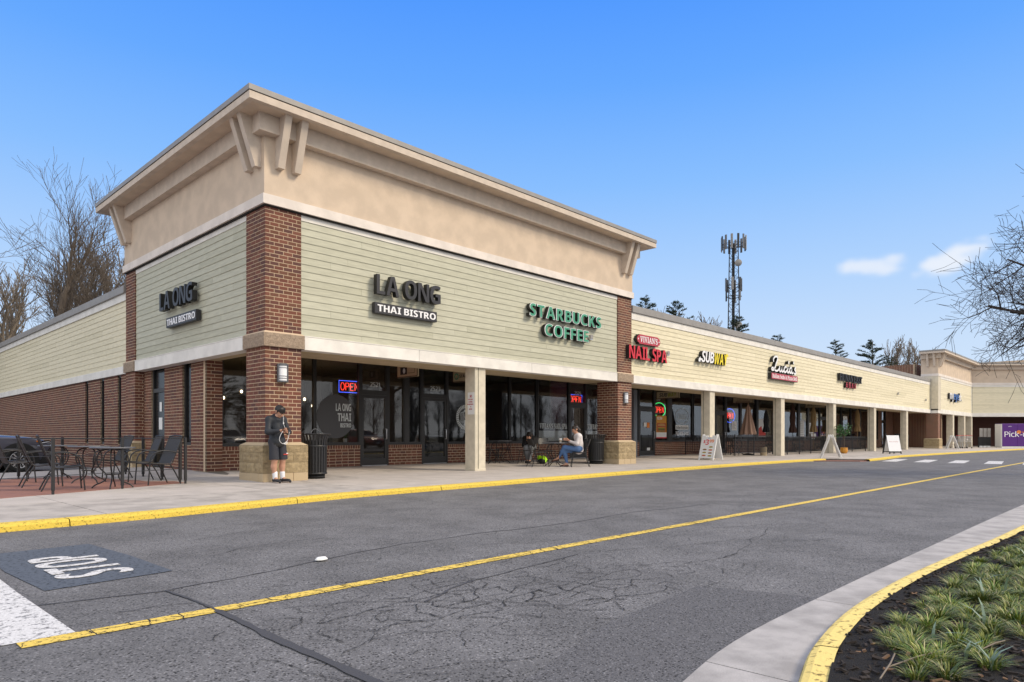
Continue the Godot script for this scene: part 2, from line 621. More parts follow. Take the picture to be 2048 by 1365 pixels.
	mat("frame", Color(0.022, 0.021, 0.021), 0.45)
	mat("glass", Color(0.008, 0.010, 0.010), 0.02, {"alpha": 0.22})
	mat("glass_side", Color(0.010, 0.011, 0.012), 0.12, {"spec": 0.28})
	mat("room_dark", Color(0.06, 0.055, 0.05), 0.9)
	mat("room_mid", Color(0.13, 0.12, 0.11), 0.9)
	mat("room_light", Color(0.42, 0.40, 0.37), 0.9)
	mat("grey_fin", Color(0.13, 0.145, 0.17), 0.5)
	mat("column", Color(0.66, 0.60, 0.48), 0.75, {"tex": "soft", "scale": 0.5})
	# things
	mat("black_metal", Color(0.018, 0.018, 0.020), 0.42)
	mat("black_dull", Color(0.014, 0.014, 0.015), 0.7)
	mat("sling", Color(0.050, 0.050, 0.055), 0.8, {"tex": "fine", "scale": 6.0})
	mat("grey_metal", Color(0.11, 0.115, 0.13), 0.4)
	mat("steel", Color(0.55, 0.55, 0.57), 0.3, {"metal": 0.9})
	mat("white_plastic", Color(0.80, 0.80, 0.79), 0.5)
	mat("lamp_white", Color(0.82, 0.83, 0.86), 0.35)
	mat("sign_black", Color(0.020, 0.020, 0.026), 0.45)
	mat("sign_side", Color(0.012, 0.012, 0.012), 0.5)
	mat("sign_white", Color(0.86, 0.86, 0.88), 0.4)
	mat("sign_green", Color(0.06, 0.30, 0.185), 0.45)
	mat("sign_red", Color(0.62, 0.02, 0.035), 0.4)
	mat("sign_crimson", Color(0.44, 0.03, 0.05), 0.4)
	mat("sign_yellow", Color(0.85, 0.68, 0.01), 0.4)
	mat("sign_blue", Color(0.03, 0.15, 0.50), 0.4)
	mat("sign_cream", Color(0.50, 0.41, 0.27), 0.6)
	mat("decal", Color(0.62, 0.66, 0.66), 0.7)
	mat("decal_dark", Color(0.07, 0.07, 0.075), 0.6)
	mat("ink", Color(0.03, 0.03, 0.035), 0.7)
	mat("paper", Color(0.75, 0.75, 0.74), 0.8)
	mat("neon_red", Color(0.5, 0.03, 0.02), 0.5, {"emit": Color(1.0, 0.05, 0.03), "power": 1.6})
	mat("neon_blue", Color(0.03, 0.05, 0.5), 0.5, {"emit": Color(0.06, 0.12, 1.0), "power": 1.5})
	mat("neon_green", Color(0.03, 0.4, 0.1), 0.5, {"emit": Color(0.05, 0.9, 0.2), "power": 1.3})
	mat("bulb", Color(1, 0.9, 0.7), 0.5, {"emit": Color(1.0, 0.80, 0.5), "power": 6.0})
	mat("bark", Color(0.12, 0.095, 0.075), 0.95)
	mat("bark_pale", Color(0.20, 0.165, 0.13), 0.95)
	mat("bark_dark", Color(0.055, 0.045, 0.042), 0.95)
	mat("needles", Color(0.030, 0.050, 0.026), 0.9, {"vc": true})
	mat("blade", Color(1, 1, 1), 0.5, {"vc": true, "back": Color(0.10, 0.16, 0.03)})
	mat("leaf", Color(1, 1, 1), 0.45, {"vc": true, "back": Color(0.06, 0.14, 0.02)})
	mat("terracotta", Color(0.60, 0.26, 0.02), 0.3, {"coat": 0.4})
	mat("canvas_tan", Color(0.30, 0.19, 0.14), 0.9, {"sheen": 0.3})
	mat("canvas_sand", Color(0.34, 0.23, 0.11), 0.9, {"sheen": 0.3})
	mat("canvas_brown", Color(0.075, 0.038, 0.028), 0.9)
	mat("canvas_black", Color(0.016, 0.018, 0.02), 0.9)
	mat("purple", Color(0.085, 0.012, 0.19), 0.6)
	mat("neon_bag", Color(0.42, 0.85, 0.0), 0.7)
	mat("car_paint", Color(0.075, 0.075, 0.105), 0.30, {"coat": 0.9, "metal": 0.5})
	mat("car_black", Color(0.010, 0.010, 0.011), 0.6)
	mat("car_glass", Color(0.012, 0.014, 0.016), 0.05)
	mat("tyre", Color(0.012, 0.012, 0.012), 0.8)
	mat("rim", Color(0.62, 0.62, 0.64), 0.25, {"metal": 0.85})
	mat("amber", Color(0.6, 0.16, 0.01), 0.2)
	mat("skin", Color(0.50, 0.27, 0.18), 0.55)
	mat("hair", Color(0.010, 0.008, 0.008), 0.5)
	mat("hair_brown", Color(0.022, 0.014, 0.010), 0.5)
	mat("navy", Color(0.014, 0.018, 0.026), 0.65, {"sheen": 0.2})
	mat("shorts", Color(0.028, 0.030, 0.040), 0.8)
	mat("sock", Color(0.75, 0.76, 0.80), 0.9)
	mat("shoe", Color(0.016, 0.016, 0.02), 0.6)
	mat("sole", Color(0.42, 0.34, 0.29), 0.8)
	mat("jeans", Color(0.085, 0.17, 0.36), 0.9, {"tex": "fine", "scale": 5.0})
	mat("jeans_grey", Color(0.26, 0.27, 0.29), 0.9, {"tex": "fine", "scale": 5.0})
	mat("knit", Color(0.62, 0.58, 0.58), 0.9)
	mat("black_cloth", Color(0.012, 0.012, 0.013), 0.85)
	mat("print_red", Color(0.55, 0.05, 0.04), 0.7)

func brick_tones() -> Array:
	return [Color(0.20, 0.070, 0.044), Color(0.175, 0.060, 0.040), Color(0.225, 0.085, 0.055), Color(0.155, 0.058, 0.042), Color(0.185, 0.078, 0.048), Color(0.13, 0.055, 0.045), Color(0.165, 0.066, 0.038)]

func asphalt_image() -> ImageTexture:                              # small stones in grey binder
	var w := 1024
	var r := RandomNumberGenerator.new()
	r.seed = 77
	var d := PackedByteArray()
	d.resize(w * w)
	for i in w * w:
		d[i] = 150 + (r.randi() & 63)
	for k in 60000:
		var x := r.randi_range(0, w - 1)
		var y := r.randi_range(0, w - 1)
		var s := r.randi_range(1, 3)
		var v := 225 + r.randi_range(-40, 30)
		if r.randf() < 0.45:
			v = 105 + r.randi_range(-45, 20)
		for b in s:
			for a in s:
				d[((y + b) % w) * w + (x + a) % w] = clampi(v, 0, 255)
	return ImageTexture.create_from_image(Image.create_from_data(w, w, false, Image.FORMAT_L8, d))

# ---- bricks and boards -------------------------------------------------------
func brick_run(list: Array, a: Vector3, dir: Vector3, nd: Vector3, length: float, y: float, h: float, cut := 0.0) -> void:
	# one course from a along dir; cut > 0 starts with a piece of that length
	var j := 0.014
	var x := 0.0
	var rest := length
	if cut > 0.0:
		add_brick(list, a, dir, nd, 0.0, minf(cut, length), y, h)
		x = cut + j
		rest = length - x
	var nn := maxi(1, roundi((rest + j) / 0.2035))
	var pitch := (rest + j) / nn
	for i in nn:
		add_brick(list, a, dir, nd, x + i * pitch, pitch - j, y, h)

func add_brick(list: Array, a: Vector3, dir: Vector3, nd: Vector3, x: float, l: float, y: float, h: float) -> void:
	if l < 0.02:
		return
	var d := 0.097
	var m := a + dir * (x + l * 0.5) - nd * (d * 0.5 + rng.randf_range(0.0, 0.0022)) + Vector3.UP * (y - a.y + h * 0.5)
	list.append([Transform3D(Basis(dir * l, Vector3.UP * h, nd * d), m), rng.randi_range(0, 6)])

func emit_bricks(part: Node3D, list: Array, singles: int) -> void:
	var unit: BoxMesh = cache.get("unit", null)
	if unit == null:
		unit = BoxMesh.new()
		cache["unit"] = unit
	var inv := part_global(part).affine_inverse()
	var tones := brick_tones()
	var xs := []
	var cs := []
	for i in list.size():
		if i < singles:
			put(part, "brick", unit, M["brick%d" % list[i][1]], inv * list[i][0])
		else:
			xs.append(inv * list[i][0])
			cs.append(tones[list[i][1]] * rng.randf_range(0.92, 1.06))
	if xs.size():
		many(part, "brickwork", unit, M.brick_any, xs, cs)

func part_global(n: Node3D) -> Transform3D:
	var t := n.transform
	var p := n.get_parent()
	while p is Node3D and p != self:
		t = p.transform * t
		p = p.get_parent()
	return t

func brick_shaft(parent: Node3D, x0: float, x1: float, z0: float, z1: float, y0: float, y1: float, singles: int) -> MeshInstance3D:
	var e := 0.0045
	var part := put(parent, "brick_pillar", MB.new().bx(V(x0 + e, y0, z0 + e), V(x1 - e, y1, z1 - e)), M.mortar)
	var nc := roundi((y1 - y0) / 0.0815)
	var pitch := (y1 - y0) / nc
	var h := pitch - 0.0145
	var d := 0.111
	var near := []
	var rest := []
	for i in nc:
		var y := y0 + i * pitch + 0.006
		if i % 2 == 0:
			brick_run(near, V(x0, y, z1), V(1, 0, 0), V(0, 0, 1), x1 - x0, y, h)
			brick_run(rest, V(x0, y, z0 + d), V(0, 0, 1), V(-1, 0, 0), z1 - z0 - 2 * d, y, h)
			brick_run(rest, V(x1, y, z1 - d), V(0, 0, -1), V(1, 0, 0), z1 - z0 - 2 * d, y, h)
			brick_run(rest, V(x1, y, z0), V(-1, 0, 0), V(0, 0, -1), x1 - x0, y, h)
		else:
			brick_run(near, V(x0 + d, y, z1), V(1, 0, 0), V(0, 0, 1), x1 - x0 - 2 * d, y, h)
			brick_run(near, V(x0, y, z0), V(0, 0, 1), V(-1, 0, 0), z1 - z0, y, h)
			brick_run(rest, V(x1, y, z1), V(0, 0, -1), V(1, 0, 0), z1 - z0, y, h)
			brick_run(rest, V(x1 - d, y, z0), V(-1, 0, 0), V(0, 0, -1), x1 - x0 - 2 * d, y, h)
	near.append_array(rest)
	emit_bricks(part, near, singles)
	return part

func brick_wall(parent: Node3D, called: String, a: Vector3, dir: Vector3, nd: Vector3, length: float, y0: float, y1: float, singles := 0, soldier := false, thick := 0.2) -> MeshInstance3D:
	var b := a + dir * length - nd * thick
	var part := put(parent, called, MB.new().bx(V(a.x, y0, a.z) - nd * 0.0045, V(b.x, y1, b.z)), M.mortar)
	var list := []
	var top := y1 - (0.105 if soldier else 0.0)
	var nc := maxi(1, roundi((top - y0) / 0.0815))
	var pitch := (top - y0) / nc
	for i in nc:
		var y := y0 + i * pitch + 0.006
		brick_run(list, V(a.x, y, a.z), dir, nd, length, y, pitch - 0.0145, 0.097 if i % 2 == 1 else 0.0)
	if soldier:
		var k := roundi(length / 0.082)
		for i in k:
			add_brick(list, V(a.x, top, a.z), dir, nd, i * length / k, length / k - 0.013, top + 0.004, 0.1)
	emit_bricks(part, list, singles)
	return part

func stone_base(parent: Node3D, x0: float, x1: float, z0: float, z1: float, y0: float, y1: float) -> void:
	# four courses of split-faced block round the foot of a pillar, with a sloped top
	var hs := [0.18, 0.215, 0.21, 0.14]
	var sum := 0.745
	var y := y0
	for i in 4:
		var h: float = hs[i] * (y1 - y0 - 0.06) / sum
		var k := 0.0
		var d := 0.19
		var runs := []
		var W := x1 - x0
		var D := z1 - z0
		if i % 2 == 0:
			runs = [[V(x0, y, z1), V(1, 0, 0), V(0, 0, 1), W], [V(x0, y, z0 + d), V(0, 0, 1), V(-1, 0, 0), D - 2 * d], [V(x1, y, z1 - d), V(0, 0, -1), V(1, 0, 0), D - 2 * d], [V(x1, y, z0), V(-1, 0, 0), V(0, 0, -1), W]]
		else:
			runs = [[V(x0 + d, y, z1), V(1, 0, 0), V(0, 0, 1), W - 2 * d], [V(x0, y, z0), V(0, 0, 1), V(-1, 0, 0), D], [V(x1, y, z1), V(0, 0, -1), V(1, 0, 0), D], [V(x1 - d, y, z0), V(-1, 0, 0), V(0, 0, -1), W - 2 * d]]
		for r in runs:
			var nb := maxi(1, roundi(r[3] / 0.40))
			var p: float = r[3] / nb
			for b in nb:
				var mb := MB.new()
				mb.xf = Transform3D(Basis(r[1], Vector3.UP, r[2]), r[0] + r[1] * (b * p))
				if i == 0:
					mb.cb(V(0.003, 0, -d), V(p - 0.003, h - 0.006, 0), 0.006)
				else:                                                  # rock face: a few facets that stand proud
					var q := []
					for gy in 5:
						var row := []
						for gx in 6:
							var edge := gx == 0 or gx == 5 or gy == 0 or gy == 4
							row.append(V(lerpf(0.003, p - 0.003, gx / 5.0), lerpf(0.0, h - 0.006, gy / 4.0), rng.randf_range(-0.004, 0.002) if edge else rng.randf_range(0.0, 0.022)))
						q.append(row)
					for gy in 4:
						for gx in 5:
							mb.quad(q[gy][gx], q[gy][gx + 1], q[gy + 1][gx + 1], q[gy + 1][gx])
					mb.bx(V(0.003, 0, -d), V(p - 0.003, h - 0.006, -0.005))
				put(parent, "stone_block", mb, M.stone_flat if i == 0 else M[["stone", "stone_b"][rng.randi() % 2]])
		y += h
	put(parent, "mortar_core", MB.new().bx(V(x0 + 0.02, y0, z0 + 0.02), V(x1 - 0.02, y - 0.002, z1 - 0.02)), M.mortar)
	var top := MB.new()
	var i := 0.10
	var a := [V(x0, y, z0), V(x1, y, z0), V(x1, y, z1), V(x0, y, z1)]
	var b := [V(x0 + i, y1, z0 + i), V(x1 - i, y1, z0 + i), V(x1 - i, y1, z1 - i), V(x0 + i, y1, z1 - i)]
	var mid := V((x0 + x1) / 2, y, (z0 + z1) / 2)
	for k in 4:
		var k2 := (k + 1) % 4
		top.oquad(a[k], a[k2], b[k2], b[k], (a[k] + a[k2]) * 0.5 - mid + Vector3.UP)
	top.oquad(b[0], b[1], b[2], b[3], Vector3.UP)
	put(parent, "sloped_top", top, M.stone_flat)

func cap_stone(parent: Node3D, x0: float, x1: float, z0: float, z1: float, y0: float, y1: float) -> void:
	var p := 0.055
	var mb := MB.new()
	var r := RandomNumberGenerator.new()
	r.seed = int(x0 * 100) + 5
	var c0 := [V(x0 - p, y0, z1 + p), V(x1 + p, y0, z1 + p), V(x1 + p, y0, z0 - p), V(x0 - p, y0, z0 - p)]
	for k in 4:                                                        # rough face, a grid on each side
		var a: Vector3 = c0[k]
		var b: Vector3 = c0[(k + 1) % 4]
		var nd := (b - a).normalized().cross(Vector3.UP)
		var q := []
		for gy in 5:
			var row := []
			for gx in 13:
				var e := gx == 0 or gx == 12 or gy == 0 or gy == 4
				row.append(a.lerp(b, gx / 12.0) + Vector3.UP * (y1 - 0.03 - y0) * gy / 4.0 + nd * (0.0 if e else r.randf_range(-0.004, 0.014)))
			q.append(row)
		for gy in 4:
			for gx in 12:
				mb.quad(q[gy][gx], q[gy][gx + 1], q[gy + 1][gx + 1], q[gy + 1][gx])
	mb.oquad(c0[0], c0[1], c0[2], c0[3], Vector3.DOWN)
	put(parent, "cap_stone", mb, M.cap_stone)
	var t := MB.new()
	var y := y1 - 0.03
	var aa := [V(x0 - p, y, z1 + p), V(x1 + p, y, z1 + p), V(x1 + p, y, z0 - p), V(x0 - p, y, z0 - p)]
	var bb := [V(x0, y1 + 0.012, z1), V(x1, y1 + 0.012, z1), V(x1, y1 + 0.012, z0), V(x0, y1 + 0.012, z0)]
	for k in 4:
		t.oquad(aa[k], aa[(k + 1) % 4], bb[(k + 1) % 4], bb[k], Vector3.UP)
	put(parent, "weathered_top", t, M.mortar)

func board_mesh(l: float, pitch: float) -> ArrayMesh:
	var key := "board%.3f|%.4f" % [l, pitch]
	if not cache.has(key):
		var mb := MB.new()
		mb.xf = Transform3D(Basis(V(0, 0, 1), V(0, 1, 0), V(-1, 0, 0)), Vector3.ZERO)     # profile x goes out along z, length along -x
		mb.xf = Transform3D(Basis(V(0, 0, 1), V(0, 1, 0), V(1, 0, 0)), Vector3.ZERO)
		var a := P2([0.0, 0.0, 0.0185, 0.0, 0.0195, 0.002, 0.006, pitch + 0.012, 0.0, pitch + 0.012])
		var q := []
		for p in a:
			q.append(V(0, p.y, p.x))
		var o := V(l, 0, 0)
		mb.xf = Transform3D.IDENTITY
		for i in a.size():
			var b: Vector3 = q[i]
			var d: Vector3 = q[(i + 1) % a.size()]
			mb.oquad(b, b + o, d + o, d, [Vector3.DOWN, V(0, -1, 1), Vector3.BACK, Vector3.UP, Vector3.FORWARD][i])
		for s in [0.0, l]:
			var w := V(s, 0, 0)
			for i in range(1, a.size() - 1):
				mb.otri(q[0] + w, q[i] + w, q[i + 1] + w, V(-1 if s == 0.0 else 1, 0, 0))
		cache[key] = mb.mesh()
	return cache[key]

func siding(parent: Node3D, at: Transform3D, w: float, y0: float, y1: float, look: String, seed_at: int, piece := 3.66) -> void:
	# lap boards on the local plane z = 0, from x = 0 to w
	var part := put(parent, "siding", MB.new().bx(V(0, y0, -0.03), V(w, y1, -0.001)), M.lip, at)
	var r := RandomNumberGenerator.new()
	r.seed = seed_at
	var rows := roundi((y1 - y0) / 0.1575)
	var pitch := (y1 - y0) / rows
	for i in rows:
		var x := 0.0
		var first: float = piece * [1.0, 0.42, 0.72, 0.2, 0.55, 0.86, 0.32][(i * 3 + seed_at) % 7]
		while x < w - 0.01:
			var l := minf(first if x == 0.0 else piece, w - x)
			l = roundf(l * 100.0) / 100.0
			put(part, "siding_board", board_mesh(l - 0.003, pitch), M["%s%d" % [look, [0, 0, 1, 0, 2, 1, 0][r.randi() % 7]]], Transform3D(Basis.IDENTITY, V(x, y0 + i * pitch, r.randf_range(0.0, 0.0015))))
			x += l

# ---- shop front --------------------------------------------------------------
func window_at(parent: Node3D, x0: float, x1: float, y0: float, y1: float, z: float, fw := 0.04) -> MeshInstance3D:
	var mb := MB.new()
	mb.bx(V(x0, y0, z - 0.10), V(x0 + fw, y1, z)).bx(V(x1 - fw, y0, z - 0.10), V(x1, y1, z))
	mb.bx(V(x0 + fw, y0, z - 0.10), V(x1 - fw, y0 + 0.05, z - 0.002)).bx(V(x0 + fw, y1 - 0.05, z - 0.10), V(x1 - fw, y1, z - 0.002))
	var f := put(parent, "window", mb, M.frame)
	put(f, "pane", MB.new().bx(V(x0 + fw, y0 + 0.05, z - 0.056), V(x1 - fw, y1 - 0.05, z - 0.048)), M.glass)
	return f

func door_at(parent: Node3D, x0: float, x1: float, z: float, top := 2.28, handle_left := false) -> MeshInstance3D:
	var y0 := S + 0.097
	var mb := MB.new()
	var s := 0.07
	mb.bx(V(x0, y0, z - 0.06), V(x0 + s, top, z)).bx(V(x1 - s, y0, z - 0.06), V(x1, top, z))
	mb.bx(V(x0 + s, y0, z - 0.06), V(x1 - s, y0 + 0.2, z - 0.002)).bx(V(x0 + s, top - 0.09, z - 0.06), V(x1 - s, top, z - 0.002))
	var f := put(parent, "door", mb, M.frame)
	put(f, "pane", MB.new().bx(V(x0 + s, y0 + 0.2, z - 0.034), V(x1 - s, top - 0.09, z - 0.026)), M.glass)
	var hx := x0 + 0.045 if handle_left else x1 - 0.045
	var h := MB.new()
	h.tube([V(hx, 0.95, z + 0.005), V(hx, 0.95, z + 0.06), V(hx, 1.25, z + 0.06), V(hx, 1.25, z + 0.005)], 0.012, 8)
	put(f, "handle", h, M.steel)
	put(f, "push_bar", MB.new().bx(V(x0 + s, 1.03, z - 0.09), V(x1 - s, 1.07, z - 0.065)), M.grey_metal)
	put(f, "threshold", MB.new().bx(V(x0, S + 0.06, z - 0.08), V(x1, S + 0.095, z + 0.03)), M.steel)
	return f

func bracket_mesh() -> ArrayMesh:                                       # tapered, against the wall plane z = 0, top at y = 0
	if not cache.has("bracket"):
		var mb := MB.new()
		mb.xf = Transform3D(Basis(V(0, 0, 1), V(0, 1, 0), V(-1, 0, 0)), V(0.075, 0, 0))
		mb.prism(P2([-0.02, 0.0, 0.46, 0.0, 0.14, -0.98, 0.135, -1.0, -0.02, -1.0]), 0.15)
		cache["bracket"] = mb.mesh()
	return cache["bracket"]

func ring_box(mb: MB, x0: float, x1: float, z0: float, z1: float, o: float, y0: float, y1: float, t: float) -> void:
	# a hollow rectangular frame that stands o outside the plan and is t thick
	mb.bx(V(x0 - o, y0, z1 + o - t), V(x1 + o, y1, z1 + o))
	mb.bx(V(x0 - o, y0, z0 - o), V(x1 + o, y1, z0 - o + t))
	mb.bx(V(x0 - o, y0, z0 - o + t), V(x0 - o + t, y1, z1 + o - t))
	mb.bx(V(x1 + o - t, y0, z0 - o + t), V(x1 + o, y1, z1 + o - t))

func tower_top(b: Node3D, x0: float, x1: float, z0: float, z1: float) -> void:
	# stucco attic with band, cornice, overhanging roof and metal coping
	put(b, "attic_wall", MB.new().bx(V(x0 + 0.02, 5.99, z0 + 0.02), V(x1 - 0.02, 7.57, z1 - 0.02)), M.stucco)
	var band := MB.new()
	ring_box(band, x0, x1, z0, z1, 0.02, 5.80, 6.0, 0.2)
	put(b, "cornice_band", band, M.band)
	put(b, "band_joint", MB.new().bx(V(x0 + 0.025, 5.77, z0 + 0.025), V(x1 - 0.025, 5.803, z1 - 0.025)), M.gap)
	var inner := MB.new()
	ring_box(inner, x0, x1, z0, z1, 0.17, 7.20, 7.562, 0.2)
	put(b, "cornice", inner, M.stucco_trim)
	var fas := MB.new()
	ring_box(fas, x0, x1, z0, z1, 0.57, 7.56, 7.70, 0.12)
	put(b, "fascia", fas, M.stucco_trim)
	put(b, "soffit", MB.new().bx(V(x0 - 0.45, 7.563, z0 - 0.45), V(x1 + 0.45, 7.60, z1 + 0.45)), M.stucco)
	put(b, "shadow_gap", MB.new().bx(V(x0 - 0.55, 7.61, z0 - 0.55), V(x1 + 0.55, 7.725, z1 + 0.55)), M.gap)
	var cop := MB.new()
	ring_box(cop, x0, x1, z0, z1, 0.585, 7.718, 7.825, 0.3)
	put(b, "coping", cop, M.coping)
	put(b, "roof", MB.new().bx(V(x0 - 0.3, 7.60, z0 - 0.3), V(x1 + 0.3, 7.76, z1 + 0.3)), M.gap)

func corner_block() -> void:
	var b := thing("shop_block", "tall corner shop block with tan stucco attic, sage lap siding and brick pillars", "shop building")
	var x0 := 0.0
	var x1 := 13.40
	var z0 := -8.72
	tower_top(b, x0, x1, z0, 0.0)
	var bm := bracket_mesh()
	for x in [0.33, 0.70, 12.80, 13.14]:
		put(b, "bracket", bm, M.stucco_trim, frame_at(V(x, 7.565, -0.02)))
	for z in [-0.22, -0.57, -8.16, -8.50]:
		put(b, "bracket", bm, M.stucco_trim, frame_at(V(0.02, 7.565, z), -PI / 2))
	for z in [-0.30, -0.65]:
		put(b, "bracket", bm, M.stucco_trim, frame_at(V(x1 - 0.02, 7.565, z), PI / 2))
	# pillars
	var near := brick_shaft(b, 0.06, 0.87, -0.92, -0.06, 0.90, 2.895, 160)
	near.set_meta("label", "brick pillar at the corner of the block")
	cap_stone(near, 0.06, 0.87, -0.92, -0.06, 2.89, 3.20)
	stone_base(near, -0.05, 0.97, -1.02, 0.055, S, 0.90)
	brick_shaft(b, 0.06, 0.87, -0.92, -0.06, 3.20, 5.795, 140)
	var right := brick_shaft(b, 12.57, 13.39, -0.92, -0.06, 0.90, 2.895, 0)
	cap_stone(right, 12.57, 13.39, -0.92, -0.06, 2.89, 3.20)
	stone_base(right, 12.46, 13.50, -1.02, 0.055, S, 0.90)
	brick_shaft(b, 12.57, 13.39, -0.92, -0.06, 3.20, 5.795, 0)
	var back := brick_shaft(b, 0.06, 0.87, -8.70, -7.92, 0.90, 2.895, 0)
	cap_stone(back, 0.06, 0.87, -8.70, -7.92, 2.89, 3.20)
	stone_base(back, -0.05, 0.97, -8.80, -7.81, S, 0.90)
	brick_shaft(b, 0.06, 0.87, -8.70, -7.92, 3.20, 5.795, 0)
	# siding with its trim
	siding(b, frame_at(V(0.875, 0, -0.105)), 11.69, 3.185, 5.66, "sage", 1)
	siding(b, frame_at(V(0.105, 0, -7.915), -PI / 2), 6.99, 3.185, 5.66, "sage", 2)
	put(b, "trim_board", MB.new().bx(V(0.875, 5.655, -0.13), V(12.565, 5.775, -0.078)), M.trim_white)
	put(b, "trim_board", MB.new().bx(V(0.078, 5.655, -7.915), V(0.13, 5.775, -0.925)), M.trim_white)
	put(b, "core_wall", MB.new().bx(V(0.14, 3.19, -8.6), V(13.2, 5.98, -0.14)), M.lip)
	# beams over the walk: pieces with butt joints
	for q in [[0.935, 4.05], [4.054, 8.2], [8.204, 12.51]]:
		put(b, "beam", MB.new().cb(V(q[0], 2.88, -0.30), V(q[1], 3.17, -0.03), 0.006), M.trim_white)
	put(b, "drip_cap", MB.new().bx(V(0.935, 3.168, -0.12), V(12.51, 3.184, -0.022)), M.trim_white)
	put(b, "beam", MB.new().cb(V(0.03, 2.88, -7.86), V(0.30, 3.17, -0.985), 0.006), M.trim_white)
	put(b, "drip_cap", MB.new().bx(V(0.022, 3.168, -7.86), V(0.12, 3.184, -0.985)), M.trim_white)
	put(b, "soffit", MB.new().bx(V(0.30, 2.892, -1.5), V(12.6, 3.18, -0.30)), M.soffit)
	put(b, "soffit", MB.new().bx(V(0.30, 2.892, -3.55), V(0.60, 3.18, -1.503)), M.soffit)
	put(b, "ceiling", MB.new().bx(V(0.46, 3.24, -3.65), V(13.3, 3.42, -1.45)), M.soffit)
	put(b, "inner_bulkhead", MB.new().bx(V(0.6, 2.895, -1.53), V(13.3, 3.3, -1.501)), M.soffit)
	# post between pillars
	var post := put(b, "column", MB.new().cb(V(6.00, S, -0.5), V(6.40, 2.892, -0.1), 0.012), M.column)
	put(post, "column_trim", MB.new().bx(V(6.11, S, -0.105), V(6.13, 2.89, -0.096)), M.lip)
	put(post, "base_flashing", MB.new().cb(V(5.99, S, -0.51), V(6.41, S + 0.07, -0.09), 0.01), M.column)
	# shop front
	var z := -3.6
	var fl := S + 0.08
	var hd := fy(3.33)
	brick_wall(b, "brick_pier", V(0.30, 0, z + 0.05), V(1, 0, 0), V(0, 0, 1), 0.38, fl, 3.30)
	for q in [[1.03, 3.72], [3.73, 5.24], [6.30, 6.93], [7.08, 7.62], [8.76, 10.2], [10.21, 11.84], [11.85, 13.36]]:
		window_at(b, fx(q[0]), fx(q[1]), 0.81, hd, z)
	for q in [[1.03, 5.24], [6.30, 7.62], [8.76, 13.38]]:
		brick_wall(b, "knee_wall", V(fx(q[0]), 0, z + 0.01), V(1, 0, 0), V(0, 0, 1), fx(q[1]) - fx(q[0]), fl, 0.775, 0, true, 0.15)
		put(b, "window_sill", MB.new().bx(V(fx(q[0]), 0.778, z - 0.14), V(fx(q[1]), 0.81, z + 0.02)), M.frame)
	put(b, "mullion_post", MB.new().bx(V(fx(6.932), 0.81, z - 0.1), V(fx(7.078), hd, z + 0.01)), M.frame)
	for q in [[5.245, 6.295, false], [7.625, 8.755, false]]:
		shop_door(b, fx(q[0]), fx(q[1]), z, q[2])
	# side wall on the left with a door and a narrow window
	var lx := 0.30
	for q in [[-4.53, -3.56], [-6.34, -5.09], [-7.92, -7.35]]:
		brick_wall(b, "side_wall", V(lx, 0, q[0]), V(0, 0, 1), V(-1, 0, 0), q[1] - q[0], S, 3.0)
	put(b, "side_header", MB.new().bx(V(lx + 0.01, 2.99, -7.92), V(lx + 0.2, 3.4, z + 0.04)), M.soffit)
	brick_wall(b, "side_wall", V(lx, 0, -5.09), V(0, 0, 1), V(-1, 0, 0), 0.56, S, 0.80)
	var sw := put(b, "window", MB.new().bx(V(lx + 0.05, 0.80, -5.09), V(lx + 0.15, 2.99, -5.02)).bx(V(lx + 0.05, 0.80, -4.60), V(lx + 0.15, 2.99, -4.53)).bx(V(lx + 0.05, 0.80, -5.02), V(lx + 0.15, 0.88, -4.60)).bx(V(lx + 0.05, 2.92, -5.02), V(lx + 0.15, 2.99, -4.60)), M.frame)
	put(sw, "pane", MB.new().bx(V(lx + 0.09, 0.88, -5.02), V(lx + 0.10, 2.92, -4.60)), M.glass_side)
	var sd := put(b, "door", MB.new().bx(V(lx + 0.04, S, -7.35), V(lx + 0.16, 2.99, -7.27)).bx(V(lx + 0.04, S, -6.42), V(lx + 0.16, 2.99, -6.34)).bx(V(lx + 0.04, 2.25, -7.27), V(lx + 0.16, 2.36, -6.42)).bx(V(lx + 0.04, 2.92, -7.27), V(lx + 0.16, 2.99, -6.42)).bx(V(lx + 0.04, S, -7.27), V(lx + 0.16, 0.30, -6.42)), M.frame)
	put(sd, "pane", MB.new().bx(V(lx + 0.08, 0.30, -7.27), V(lx + 0.09, 2.25, -6.42)), M.glass_side)
	put(sd, "transom_pane", MB.new().bx(V(lx + 0.08, 2.36, -7.27), V(lx + 0.09, 2.92, -6.42)), M.glass_side)
	put(sd, "notice", MB.new().bx(V(lx + 0.07, 1.22, -6.95), V(lx + 0.075, 1.55, -6.70)), M.paper)
	put(sd, "notice", MB.new().bx(V(lx + 0.07, 1.72, -6.90), V(lx + 0.075, 1.98, -6.74)), M.paper)
	# room behind the glass
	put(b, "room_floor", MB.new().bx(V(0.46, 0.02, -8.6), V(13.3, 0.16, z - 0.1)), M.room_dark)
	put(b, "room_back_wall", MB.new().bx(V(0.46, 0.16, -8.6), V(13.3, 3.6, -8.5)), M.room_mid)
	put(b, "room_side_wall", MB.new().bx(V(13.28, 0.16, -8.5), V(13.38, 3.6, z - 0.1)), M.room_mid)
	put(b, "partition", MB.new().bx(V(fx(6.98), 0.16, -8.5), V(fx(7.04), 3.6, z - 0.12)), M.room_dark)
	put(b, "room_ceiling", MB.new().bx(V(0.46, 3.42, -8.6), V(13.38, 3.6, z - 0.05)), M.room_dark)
	put(b, "service_counter", MB.new().cb(V(8.2, 0.16, -7.6), V(12.4, 1.2, -7.0), 0.02), M.room_dark)
